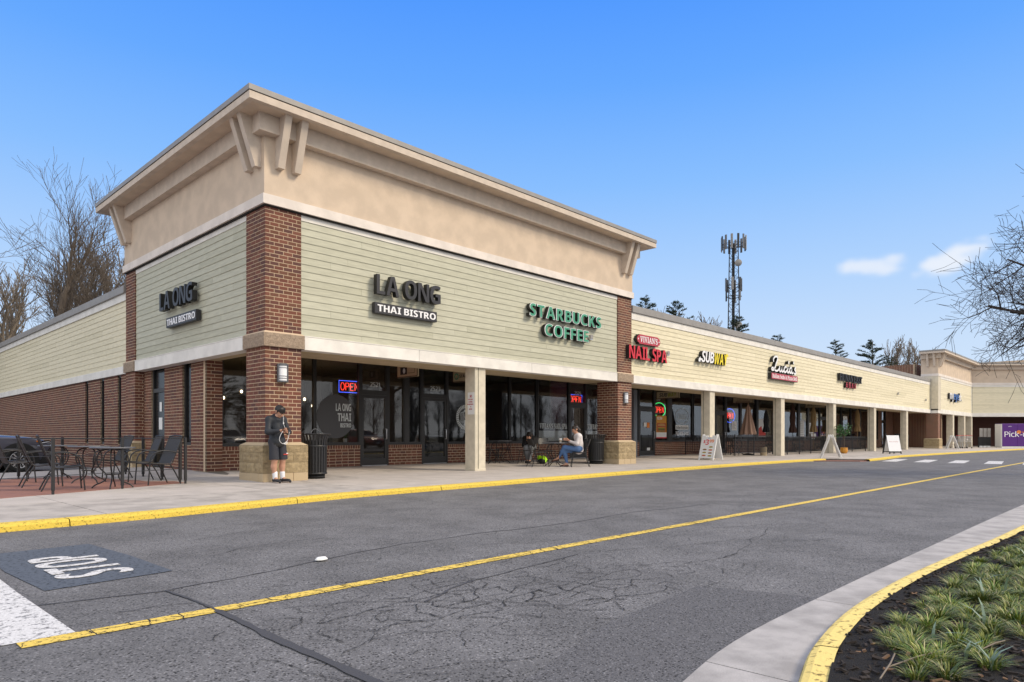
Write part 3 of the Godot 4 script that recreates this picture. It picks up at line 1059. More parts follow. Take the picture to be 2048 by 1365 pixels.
	put(b, "banquette", MB.new().cb(V(1.6, 0.16, -8.4), V(6.0, 1.0, -7.9), 0.03), M.room_dark)

func shop_door(b: Node3D, x0: float, x1: float, z: float, left := false) -> void:
	var hd := fy(3.33)
	put(b, "door_frame", MB.new().bx(V(x0, S, z - 0.1), V(x0 + 0.055, hd, z + 0.005)).bx(V(x1 - 0.055, S, z - 0.1), V(x1, hd, z + 0.005)).bx(V(x0 + 0.055, 2.25, z - 0.1), V(x1 - 0.055, 2.34, z + 0.004)), M.frame)
	window_at(b, x0 + 0.056, x1 - 0.056, 2.341, hd, z - 0.003, 0.02)
	door_at(b, x0 + 0.058, x1 - 0.058, z - 0.006, 2.248, left)

func left_wing() -> void:
	var b := thing("side_wing", "long low wing with cream lap siding over a brown brick wall, left of the corner", "shop building")
	var zf := -8.73
	var zb := -46.0
	brick_wall(b, "brick_wall", V(0.12, 0, -9.34), V(0, 0, 1), V(-1, 0, 0), 0.55, S * 0, 2.88)
	var gaps := [-9.34, -9.66, -10.98, -11.38, -12.71, -13.05]
	brick_wall(b, "brick_wall", V(0.12, 0, gaps[2]), V(0, 0, 1), V(-1, 0, 0), gaps[1] - gaps[2], 0, 2.88)
	brick_wall(b, "brick_wall", V(0.12, 0, gaps[4]), V(0, 0, 1), V(-1, 0, 0), gaps[3] - gaps[4], 0, 2.88)
	brick_wall(b, "brick_wall", V(0.12, 0, -21.75), V(0, 0, 1), V(-1, 0, 0), gaps[5] + 21.75, 0, 2.88)
	brick_wall(b, "brick_wall", V(0.12, 0, zb), V(0, 0, 1), V(-1, 0, 0), -21.79 - zb, 0, 2.88)
	for i in [0, 2, 4]:
		var za: float = gaps[i + 1]
		var zc: float = gaps[i]
		brick_wall(b, "brick_wall", V(0.12, 0, za), V(0, 0, 1), V(-1, 0, 0), zc - za, 0, 0.78)
		var w := put(b, "window", MB.new().bx(V(0.16, 0.78, za), V(0.26, 2.9, za + 0.06)).bx(V(0.16, 0.78, zc - 0.06), V(0.26, 2.9, zc)).bx(V(0.16, 0.78, za + 0.06), V(0.26, 0.86, zc - 0.06)).bx(V(0.16, 2.80, za + 0.06), V(0.26, 2.9, zc - 0.06)), M.frame)
		put(w, "pane", MB.new().bx(V(0.2, 0.86, za + 0.06), V(0.21, 2.8, zc - 0.06)), M.glass_side)
		put(w, "blind", MB.new().bx(V(0.42, 0.5, za - 0.2), V(0.44, 2.9, zc + 0.2)), M.room_dark)
	put(b, "back_wall", MB.new().bx(V(0.5, 0, zb), V(12.0, 5.3, zf)), M.room_dark)
	put(b, "expansion_joint", MB.new().bx(V(0.13, 0, -21.79), V(0.3, 2.88, -21.75)), M.lip)
	put(b, "beam", MB.new().cb(V(0.05, 2.87, zb), V(0.34, 3.10, zf), 0.006), M.trim_white)
	siding(b, frame_at(V(0.11, 0, zb), -PI / 2), zf - zb, 3.10, 5.03, "cream", 4)
	put(b, "trim_board", MB.new().bx(V(0.06, 5.03, zb), V(0.34, 5.24, zf)), M.trim_white)
	put(b, "coping", MB.new().cb(V(0.0, 5.238, zb), V(0.6, 5.46, zf), 0.01), M.coping)
	put(b, "roof", MB.new().bx(V(0.4, 5.2, zb), V(13.0, 5.35, zf)), M.gap)

func shop_row() -> void:
	var b := thing("shop_row", "long low shop row with cream lap siding, square tan columns and a covered walk", "shop building")
	var xa := 13.41
	var xe := 55.2
	siding(b, frame_at(V(xa, 0, -0.105)), xe - xa, 3.16, 5.10, "cream", 3)
	put(b, "beam", MB.new().cb(V(xa, 2.88, -0.30), V(xe, 3.155, -0.04), 0.006), M.trim_white)
	put(b, "trim_board", MB.new().bx(V(xa, 5.10, -0.3), V(xe, 5.34, -0.07)), M.trim_white)
	put(b, "coping", MB.new().cb(V(xa, 5.338, -0.6), V(xe, 5.58, -0.02), 0.01), M.coping)
	put(b, "roof", MB.new().bx(V(xa, 5.2, -9.0), V(62.0, 5.4, -0.5)), M.coping)
	put(b, "core_wall", MB.new().bx(V(xa, 3.16, -8.9), V(xe, 5.2, -0.14)), M.lip)
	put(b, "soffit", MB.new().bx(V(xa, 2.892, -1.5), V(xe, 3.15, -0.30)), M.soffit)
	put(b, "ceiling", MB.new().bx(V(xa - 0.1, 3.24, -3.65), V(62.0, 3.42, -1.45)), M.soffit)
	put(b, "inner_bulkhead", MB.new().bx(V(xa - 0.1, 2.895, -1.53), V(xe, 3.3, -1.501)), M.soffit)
	for x in [19.11, 26.26, 33.47, 40.87, 48.4]:
		var post := put(b, "column", MB.new().cb(V(x, S, -0.5), V(x + 0.42, 2.892, -0.1), 0.012), M.column)
		put(post, "column_trim", MB.new().bx(V(x - 0.004, S, -0.4), V(x + 0.005, 2.89, -0.38)), M.lip)
	var z := -3.6
	var fl := S + 0.08
	var hd := fy(3.33)
	var doors := [[15.36, 16.5], [20.5, 21.86], [28.0, 29.15], [43.6, 45.0], [58.2, 59.4]]
	var wins := [[13.4, 15.35], [16.51, 18.3], [18.31, 20.49], [21.87, 23.05], [23.4, 25.5], [25.6, 27.99], [29.3, 31.0], [31.15, 33.2], [33.4, 36.0], [36.1, 39.6], [39.9, 41.3], [41.5, 43.55], [45.05, 48.0], [48.1, 50.2], [50.3, 52.4], [52.6, 55.0], [55.1, 57.2]]
	for q in wins:
		window_at(b, fx(q[0]), fx(q[1]), 0.81, hd, z, 0.05)
	for q in [[13.38, 15.35], [16.51, 20.49], [21.87, 27.99], [29.16, 43.55], [45.05, 57.2]]:
		brick_wall(b, "knee_wall", V(fx(q[0]), 0, z + 0.01), V(1, 0, 0), V(0, 0, 1), fx(q[1]) - fx(q[0]), fl, 0.775, 0, true, 0.15)
		put(b, "window_sill", MB.new().bx(V(fx(q[0]), 0.778, z - 0.14), V(fx(q[1]), 0.81, z + 0.02)), M.frame)
	for q in [[23.06, 23.39], [31.0, 31.15], [33.2, 33.4], [39.6, 39.9], [41.3, 41.5], [29.16, 29.3], [52.4, 52.6]]:
		put(b, "mullion_post", MB.new().bx(V(fx(q[0]), 0.81, z - 0.1), V(fx(q[1]), hd, z + 0.01)), M.frame)
	for q in doors:
		shop_door(b, fx(q[0]), fx(q[1]), z)
	brick_wall(b, "brick_pier", V(fx(57.2), 0, z), V(1, 0, 0), V(0, 0, 1), 1.0, S, 3.3)
	brick_wall(b, "brick_pier", V(fx(59.4), 0, z), V(1, 0, 0), V(0, 0, 1), 2.2, S, 3.3)
	brick_wall(b, "end_wall", V(fx(61.6), 0, z), V(0, 0, 1), V(-1, 0, 0), 3.6, S, 3.3)
	put(b, "fin_wall", MB.new().cb(V(17.60, S, -3.55), V(17.86, 3.0, -2.75), 0.02), M.grey_fin)
	# rooms behind the glass
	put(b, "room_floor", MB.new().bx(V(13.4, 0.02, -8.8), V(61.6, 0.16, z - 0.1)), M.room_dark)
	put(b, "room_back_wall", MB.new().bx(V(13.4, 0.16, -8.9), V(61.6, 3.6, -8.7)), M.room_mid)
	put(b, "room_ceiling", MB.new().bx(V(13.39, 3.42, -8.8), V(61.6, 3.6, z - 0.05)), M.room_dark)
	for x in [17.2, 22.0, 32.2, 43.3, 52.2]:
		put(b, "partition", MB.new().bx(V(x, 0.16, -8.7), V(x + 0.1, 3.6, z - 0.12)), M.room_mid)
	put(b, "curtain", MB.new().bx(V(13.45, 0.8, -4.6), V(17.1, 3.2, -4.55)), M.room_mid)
	put(b, "window_film", MB.new().bx(V(fx(13.45), 0.86, z - 0.063), V(fx(15.30), 1.25, z - 0.060)), M.decal)
	put(b, "window_film", MB.new().bx(V(fx(16.56), 0.86, z - 0.063), V(fx(18.25), 1.25, z - 0.060)), M.decal)
	put(b, "service_counter", MB.new().cb(V(24.2, 0.16, -7.6), V(31.4, 1.2, -7.0), 0.02), M.room_mid)
	# brick plant room on the roof, and the blue-grey downpipe box at the pillar
	brick_wall(b, "roof_house", V(57.0, 0, -6.0), V(0, 0, 1), V(-1, 0, 0), 4.5, 5.3, 7.0)
	brick_wall(b, "roof_house", V(57.0, 0, -1.5), V(1, 0, 0), V(0, 0, 1), 6.0, 5.3, 7.0)

func grocery() -> void:
	var b := thing("grocery_building", "far cream and tan supermarket front with an angled face at the end of the row", "shop building")
	var za := 0.45
	var xa := 55.28
	var xc := 68.4
	var zb := -0.75
	# straight face
	put(b, "attic_wall", MB.new().bx(V(xa + 0.02, 5.99, zb), V(xc, 7.57, za - 0.02)), M.stucco)
	put(b, "cornice_band", MB.new().bx(V(xa - 0.02, 5.80, zb), V(xc, 6.0, za + 0.02)), M.band)
	put(b, "roof", MB.new().bx(V(xa + 0.3, 5.2, -9.0), V(xc + 6, 5.4, zb)), M.coping)
	put(b, "cornice", MB.new().bx(V(xa - 0.17, 7.2, zb), V(xc - 0.07, 7.562, za + 0.17)), M.stucco_trim)
	put(b, "fascia", MB.new().bx(V(xa - 0.57, 7.565, zb), V(xc - 0.24, 7.70, za + 0.57)), M.stucco_trim)
	put(b, "coping", MB.new().bx(V(xa - 0.585, 7.712, zb), V(xc - 0.24, 7.825, za + 0.585)), M.coping)
	for x in [55.55, 55.95]:
		put(b, "bracket", bracket_mesh(), M.stucco_trim, frame_at(V(x, 7.565, za - 0.02)))
	for z in [0.2, -0.25]:
		put(b, "bracket", bracket_mesh(), M.stucco_trim, frame_at(V(xa + 0.02, 7.565, z), -PI / 2))
	put(b, "corner_board", MB.new().bx(V(xa, 3.1, zb), V(xa + 0.85, 5.80, za)), M.column)
	siding(b, frame_at(V(xa + 0.85, 0, za - 0.05)), xc - xa - 0.87, 3.20, 5.62, "cream_far", 5)
	put(b, "trim_board", MB.new().bx(V(xa + 0.85, 5.62, za - 0.1), V(xc, 5.8, za - 0.01)), M.trim_white)
	put(b, "beam", MB.new().bx(V(xa, 2.87, za - 0.6), V(xc, 3.2, za - 0.005)), M.trim_white)
	var p := brick_shaft(b, 55.3, 56.1, -0.42, 0.42, 0.90, 2.868, 0)
	stone_base(p, 55.18, 56.22, -0.54, 0.54, S, 0.90)
	for x in [60.5, 65.0, 68.1]:
		put(b, "column", MB.new().cb(V(x, S, za - 0.5), V(x + 0.5, 2.872, za - 0.02), 0.012), M.column)
	# angled face, running towards the lane
	var f := Transform3D(Basis(V(0.69138, 0, 0.72249), V(0, 1, 0), V(-0.72249, 0, 0.69138)), V(xc, 0, za))
	var L := 16.0
	put(b, "attic_wall", MB.new().bx(V(0, 5.99, -6), V(L, 7.57, -0.02)), M.stucco, f)
	put(b, "cornice_band", MB.new().bx(V(0.0, 5.80, -5), V(L, 6.003, 0.02)), M.band, f)
	put(b, "cornice", MB.new().bx(V(-0.07, 7.203, -5), V(L, 7.565, 0.17)), M.stucco_trim, f)
	put(b, "fascia", MB.new().bx(V(-0.24, 7.568, -5), V(L, 7.703, 0.57)), M.stucco_trim, f)
	put(b, "coping", MB.new().bx(V(-0.24, 7.715, -5), V(L, 7.828, 0.585)), M.coping, f)
	siding(b, f * frame_at(V(0.02, 0, -0.05)), L, 3.20, 5.62, "cream_far", 6)
	put(b, "trim_board", MB.new().bx(V(0.0, 5.622, -0.1), V(L, 5.8, -0.01)), M.trim_white, f)
	put(b, "beam", MB.new().bx(V(0.0, 2.873, -0.6), V(L, 3.203, -0.005)), M.trim_white, f)
	put(b, "walk_ceiling", MB.new().bx(V(0, 3.21, -6), V(L, 3.3, -0.5)), M.soffit, f)
	put(b, "walk_ceiling", MB.new().bx(V(xa, 3.21, -4.4), V(xc + 3, 3.29, za - 0.6)), M.soffit)
	put(b, "inner_wall", MB.new().bx(V(-3, 0, -6.1), V(L, 3.3, -5.9)), M.brick5, f)
	put(b, "inner_wall", MB.new().bx(V(61.8, 0, -4.3), V(72.0, 3.3, -4.1)), M.room_dark)
	brick_wall(b, "roof_house", V(76.0, 0, -2.0), V(0.69138, 0, 0.72249), V(-0.72249, 0, 0.69138), 9.0, 7.6, 8.5)

# ---- ground, lane, pavement ---------------------------------------------------
func strip(mb: MB, pts: Array, w: float, y: float, r: RandomNumberGenerator, rough := 0.0) -> void:   # flat ribbon along (x, z) points
	var l := []
	var n := pts.size()
	for i in n:
		var d: Vector2 = (pts[mini(i + 1, n - 1)] - pts[maxi(i - 1, 0)]).normalized().orthogonal()
		var ww := w * 0.5 * (1.0 + (r.randf_range(-rough, rough) if rough > 0.0 else 0.0))
		l.append([pts[i] + d * ww, pts[i] - d * ww])
	for i in n - 1:
		var q := []
		for p in [l[i][0], l[i][1], l[i + 1][1], l[i + 1][0]]:
			q.append(V(p.x, y, p.y))
		mb.oquad(q[0], q[1], q[2], q[3], Vector3.UP)

func wander(a: Vector2, b: Vector2, amp: float, r: RandomNumberGenerator, depth := 4) -> Array:
	var pts := [a, b]
	var k := amp
	for d in depth:
		var q := [pts[0]]
		for i in pts.size() - 1:
			var e: Vector2 = pts[i + 1] - pts[i]
			q.append((pts[i] + pts[i + 1]) * 0.5 + e.orthogonal().normalized() * r.randf_range(-k, k) * e.length())
			q.append(pts[i + 1])
		pts = q
		k *= 0.85
	return pts

func offset_line(p: Array, d: float) -> Array:
	var out := []
	for i in p.size():
		var t: Vector2 = (p[mini(i + 1, p.size() - 1)] - p[maxi(i - 1, 0)]).normalized()
		out.append(p[i] + Vector2(-t.y, t.x) * d)
	return out

func pts2(a: Array) -> Array:
	var r := []
	for i in range(0, a.size(), 2):
		r.append(Vector2(a[i], a[i + 1]))
	return r

func kerb_run(called: String, line: Array, w: float, y: float, piece: float, m: Material, side: float) -> void:
	# a rounded kerb; line is the foot on the lane side, side says on which hand the pavement lies
	var prof := [[0.0, -0.02], [0.008, y - 0.03], [0.022, y - 0.009], [0.05, y], [w, y + 0.002]]
	var top := Node3D.new()
	top.name = numbered(called)
	add_child(top)
	top.set_meta("kind", "structure")
	var dense := []
	for i in line.size() - 1:
		var a: Vector2 = line[i]
		var b: Vector2 = line[i + 1]
		var k := maxi(1, roundi(a.distance_to(b) / 0.35))
		for j in k:
			dense.append(a.lerp(b, float(j) / k))
	dense.append(line[line.size() - 1])
	var rows := []
	var along := [0.0]
	for i in dense.size():
		var t: Vector2 = (dense[mini(i + 1, dense.size() - 1)] - dense[maxi(i - 1, 0)]).normalized()
		var nn := Vector2(-t.y, t.x) * side
		var row := []
		for q in prof:
			var p: Vector2 = dense[i] + nn * q[0]
			row.append(V(p.x, q[1], p.y))
		rows.append(row)
		if i > 0:
			along.append(along[i - 1] + dense[i].distance_to(dense[i - 1]))
	var start := 0
	for i in range(1, dense.size()):
		if along[i] - along[start] >= piece or i == dense.size() - 1:
			var mb := MB.new()
			for k in range(start, i):
				var a0: Array = rows[k]
				var a1: Array = rows[k + 1]
				if k == i - 1:                                         # a thin joint between pieces
					var b1 := []
					for q in a1.size():
						b1.append(a0[q].lerp(a1[q], 1.0 - 0.012 / maxf(0.05, a0[q].distance_to(a1[q]))))
					a1 = b1
				for q in prof.size() - 1:
					mb.oquad(a0[q], a0[q + 1], a1[q + 1], a1[q], Vector3.UP + (a0[0] - a0[4]).normalized() * 0.5)
			put(top, "kerb_section", mb, m)
			start = i

func lift(mb: MB) -> MB:
	for i in mb.v.size():
		mb.v[i].y += rise(mb.v[i].x, mb.v[i].z)
	return mb

func smooth2(p: Array, k := 5) -> Array:
	var q := []
	for a in p:
		q.append(V(a.x, 0, a.y))
	var out := []
	for a in curve(q, k):
		out.append(Vector2(a.x, a.z))
	return out

func ground_and_road() -> void:
	var r := RandomNumberGenerator.new()
	r.seed = 5
	struct("ground", MB.new().sheet(P2([-900, -900, 900, -900, 900, 900, -900, 900]), -0.25), M.soil)
	struct("road", MB.new().sheet(P2([-70, -70, 170, -70, 170, 90, -70, 90]), 0.0), M.asphalt)
	# pavement in slabs
	var kerb := pts2([-14, 4.78, -5.09, 4.36, -3.42, 4.2, -0.24, 3.52, 4.36, 3.2, 8.6, 2.9, 16.9, 2.6, 21.5, 2.66, 23.5, 2.95])
	var kerb_b := pts2([24.0, 4.5, 27, 4.3, 31, 3.9, 40, 4.2, 49.5, 4.7, 59.4, 5.4, 78, 7.2])
	kerb_run("kerb", kerb, 0.2, S, 3.1, M.kerb_yellow, -1.0)
	kerb_run("kerb", kerb_b, 0.2, S, 3.1, M.kerb_yellow, -1.0)
	var edge := offset_line(kerb, -0.19)
	edge.append_array(offset_line(kerb_b, -0.19))
	var poly := PackedVector2Array()
	for p in edge:
		poly.append(p)
	for p in pts2([79, -4.5, 0.3, -4.5, 0.3, -9.25, -6, -7.6, -14, -5.5]):
		poly.append(p)
	var under := MB.new()
	var bx := [-20.0, -1.0, 0.3, 90.0]
	var bz := [-10.0, -3.6, 0.0, 12.0]
	for i in 3:
		for k in 3:
			for piece in Geometry2D.intersect_polygons(poly, P2([bx[i], bz[k], bx[i + 1], bz[k], bx[i + 1], bz[k + 1], bx[i], bz[k + 1]])):
				under.slab(piece, -0.1, S - (0.07 if i == 1 and k < 2 else 0.008))
	lift(under)
	var walk := struct("sidewalk", under, M.joint)
	var xs := []
	var x := -14.9
	while x < 31.0:
		xs.append(x)
		x += 1.56
	while x < 84.0:
		xs.append(x)
		x += 6.2
	var zs := [-9.4, -7.6, -6.0, -4.2, -2.7, -1.2, 0.35, 1.9, 9.0]
	for i in xs.size() - 1:
		for k in zs.size() - 1:
			var g := 0.005
			var cell := P2([xs[i] + g, zs[k] + g, xs[i + 1] - g, zs[k] + g, xs[i + 1] - g, zs[k + 1] - g, xs[i] + g, zs[k + 1] - g])
			for piece in Geometry2D.intersect_polygons(cell, poly):
				if piece.size() >= 3:
					put(walk, "slab", lift(MB.new().slab(piece, S - 0.05, S + r.randf_range(-0.001, 0.001))), M[["concrete", "concrete", "concrete_b"][r.randi() % 3]])
	struct("kerb_ramp", MB.new().slab(P2([23.2, 2.6, 24.3, 4.45, 23.4, 4.3, 22.4, 2.7]), 0.0, 0.03), M.patio_red)
	struct("patio", MB.new().slab(P2([-9.0, 2.85, -4.48, 0.62, -1.17, -0.98, -1.0, -3.72, -1.0, -5.7, -3.8, -4.9, -9.0, -3.2]), S - 0.05, S + 0.0045), M.patio_red)
	# paint on the lane
	var y := 0.0045
	var line := MB.new()
	var px := -5.82
	while px < 70.0:
		var l := r.randf_range(0.15, 0.8)
		if px > 3.0:
			l *= 3.0
		strip(line, [Vector2(px, 9.275 + px * 0.0012), Vector2(px + l * 0.5, 9.275 + px * 0.0012 + r.randf_range(-0.003, 0.003)), Vector2(px + l, 9.275 + px * 0.0012 + r.randf_range(-0.002, 0.002))], 0.12, y, r, 0.07)
		px += l + (r.randf_range(0.004, 0.016) if px < 2.0 else 0.0)
	struct("yellow_line", line, M.yellow_line)
	struct("stop_bar", MB.new().sheet(P2([-6.22, 4.9, -5.57, 4.9, -5.56, 6.4, -5.575, 7.9, -5.565, 9.2, -6.24, 9.22]), y), M.white_line)
	struct("painted_panel", MB.new().sheet(P2([-5.46, 5.98, -4.66, 5.92, -4.60, 6.9, -4.60, 7.86, -5.44, 7.96, -5.49, 7.0]), y), M.dark_paint)
	var word := thing("stop_marking", "white stencilled word on a dark painted panel on the lane, beside the stop bar", "road marking", V(0, 0.0088, 0))
	word.set_meta("kind", "structure")
	lettering(word, "letter", "STOP", BOLD, Transform3D(Basis(V(0, 0, -1), V(-1, 0, 0), V(0, 1, 0)), V(-4.79, 0, 7.66)), 1.13, 0.5, 0.0015, M.white_line)
	var cross := Node3D.new()
	cross.name = "crosswalk"
	add_child(cross)
	cross.set_meta("kind", "structure")
	for i in 6:
		var zz := 4.55 + i * 1.18
		put(cross, "stripe", MB.new().sheet(P2([24.3 - i * 0.05, zz + 0.3, 27.9 - i * 0.05, zz - 0.1, 27.9 - i * 0.05, zz + 0.42, 24.3 - i * 0.05, zz + 0.85]), y), M.white_line)
	struct("asphalt_patch", MB.new().sheet(P2([-5.4, 12.3, -5.2, 11.7, -4.47, 11.37, -3.59, 11.11, -2.32, 10.99, -2.1, 11.7, -2.1, 11.72, -3.15, 11.735, -4.0, 11.855, -4.6, 12.0]), 0.0035), M.asphalt_patch)
	var seal := MB.new()
	strip(seal, wander(Vector2(-4.88, 8.52), Vector2(-4.87, 9.3), 0.03, r), 0.02, 0.0062, r, 0.4)
	strip(seal, wander(Vector2(-4.87, 9.3), Vector2(-4.90, 12.4), 0.012, r, 5), 0.048, 0.0062, r, 0.35)
	for q in [[-5.56, 8.38, -4.9, 8.53], [-4.9, 8.53, -4.4, 8.46], [-4.4, 8.46, -3.6, 8.27], [-3.6, 8.27, -2.6, 8.06], [-2.6, 8.06, -0.6, 8.18], [-0.6, 8.18, 3.0, 8.3], [-3.9, 10.0, -3.2, 9.75], [-3.2, 9.75, -1.9, 9.62]]:
		strip(seal, wander(Vector2(q[0], q[1]), Vector2(q[2], q[3]), 0.05, r), 0.017, 0.003, r, 0.5)
	struct("crack_sealant", seal, M.seal)
	road_cracks(r)
	# drink lid dropped on the lane
	var cup := put(self, "crushed_cup", MB.new().lathe([Vector2(0, 0.0), Vector2(0.035, 0.004), Vector2(0.045, 0.012), Vector2(0.03, 0.03), Vector2(0.0, 0.034)], 10), M.white_plastic, Transform3D(Basis.from_scale(V(1.3, 1, 0.8)), V(-3.6, 0.004, 8.3)))
	tag(cup, "small white crushed cup lying on the lane near the yellow line", "litter")

func road_cracks(r: RandomNumberGenerator) -> void:
	var mb := MB.new()
	# net of cracks between the yellow line and the patch: edges of jittered cells
	var nx := 30
	var nz := 13
	var g := {}
	for i in nx + 1:
		for k in nz + 1:
			g[Vector2i(i, k)] = Vector2(-5.1 + i * 0.17 + r.randf_range(-0.075, 0.075) + (0.085 if k % 2 else 0.0), 9.38 + k * 0.135 + r.randf_range(-0.06, 0.06))
	for i in nx:
		for k in nz:
			var c: Vector2 = g[Vector2i(i, k)]
			var mid := exp(-pow((c.x + 3.3) / 1.25, 2.0)) * exp(-pow((c.y - 10.25 - 0.25 * (c.x + 3.3)) / 0.55, 2.0))
			mid = maxf(mid, 0.8 * exp(-pow((c.x + 3.9) / 0.8, 2.0) - pow((c.y - 9.7) / 0.22, 2.0)))
			for e in [Vector2i(i + 1, k), Vector2i(i, k + 1)]:
				if r.randf() < 0.05 + mid * 0.95:
					strip(mb, wander(c, g[e], 0.13, r, 4), r.randf_range(0.0025, 0.005) + 0.008 * mid * pow(r.randf(), 2.0), 0.0052, r, 0.8)
	# longer single cracks over the lane
	for q in [[-4.6, 9.5, -3.3, 10.75], [-3.3, 10.75, -2.6, 10.9], [-3.4, 9.5, -2.9, 10.6], [-5.3, 8.9, -4.9, 9.0], [-4.4, 8.9, -3.8, 9.18], [-3.1, 9.0, -2.4, 9.2], [-2.3, 8.6, -1.2, 9.0], [-1.6, 9.7, -0.2, 10.2], [-0.2, 10.2, 0.6, 10.9], [-1.0, 10.6, 0.9, 10.1], [0.4, 9.6, 1.8, 10.4], [1.5, 10.8, 2.4, 9.8], [-2.0, 10.3, -0.9, 10.6], [2.0, 9.6, 4.4, 10.2], [-4.1, 7.4, -2.9, 7.2], [-3.9, 6.4, -2.2, 5.9], [0.3, 7.2, 2.6, 6.6], [2.9, 8.8, 5.6, 8.4], [-5.1, 10.3, -4.95, 10.9], [-4.8, 10.9, -4.2, 11.2], [-2.6, 9.1, -2.2, 9.9], [-2.0, 9.0, -1.6, 9.7]]:
		strip(mb, wander(Vector2(q[0], q[1]), Vector2(q[2], q[3]), 0.12, r, 5), r.randf_range(0.003, 0.006), 0.0048, r, 0.8)
	for k in 60:                                                       # short hairlines
		var a := Vector2(r.randf_range(-5.0, 6.0), r.randf_range(4.8, 11.3))
		var b := a + Vector2(r.randf_range(-0.5, 0.5), r.randf_range(-0.3, 0.3))
		strip(mb, wander(a, b, 0.2, r, 3), 0.0035, 0.0046, r, 0.5)
	for k in 46:
		var cx := -5.7 + 0.17 * k + r.randf_range(-0.06, 0.06)
		strip(mb, wander(Vector2(cx, 9.19), Vector2(cx + r.randf_range(-0.12, 0.12), 9.36), 0.2, r, 3), r.randf_range(0.003, 0.009), 0.0062, r, 0.8)
	for k in 14:
		var cx := -5.6 + 0.5 * k + r.randf_range(-0.2, 0.2)
		strip(mb, wander(Vector2(cx, 9.22 + r.randf() * 0.1), Vector2(cx + r.randf_range(0.2, 0.6), 9.22 + r.randf() * 0.1), 0.1, r, 4), 0.004, 0.0062, r, 0.8)
	struct("road_cracks", mb, M.crack)

# ---- planted median -----------------------------------------------------------
func blade(mb: MB, p: Vector3, dir: Vector3, h: float, out: float, w: float, c: Color) -> void:
	var side := dir.cross(Vector3.UP).normalized()
	var last := []
	for i in 4:
		var t := i / 3.0
		var q := p + Vector3.UP * h * (t - 0.38 * t * t) * 1.3 + dir * out * t * t
		var ww := w * (1.0 - 0.88 * t * t) * (0.8 if i == 0 else 1.0)
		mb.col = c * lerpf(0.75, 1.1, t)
		if i > 0:
			mb.quad(last[0], last[1], q + side * ww, q - side * ww)
		last = [q - side * ww, q + side * ww]

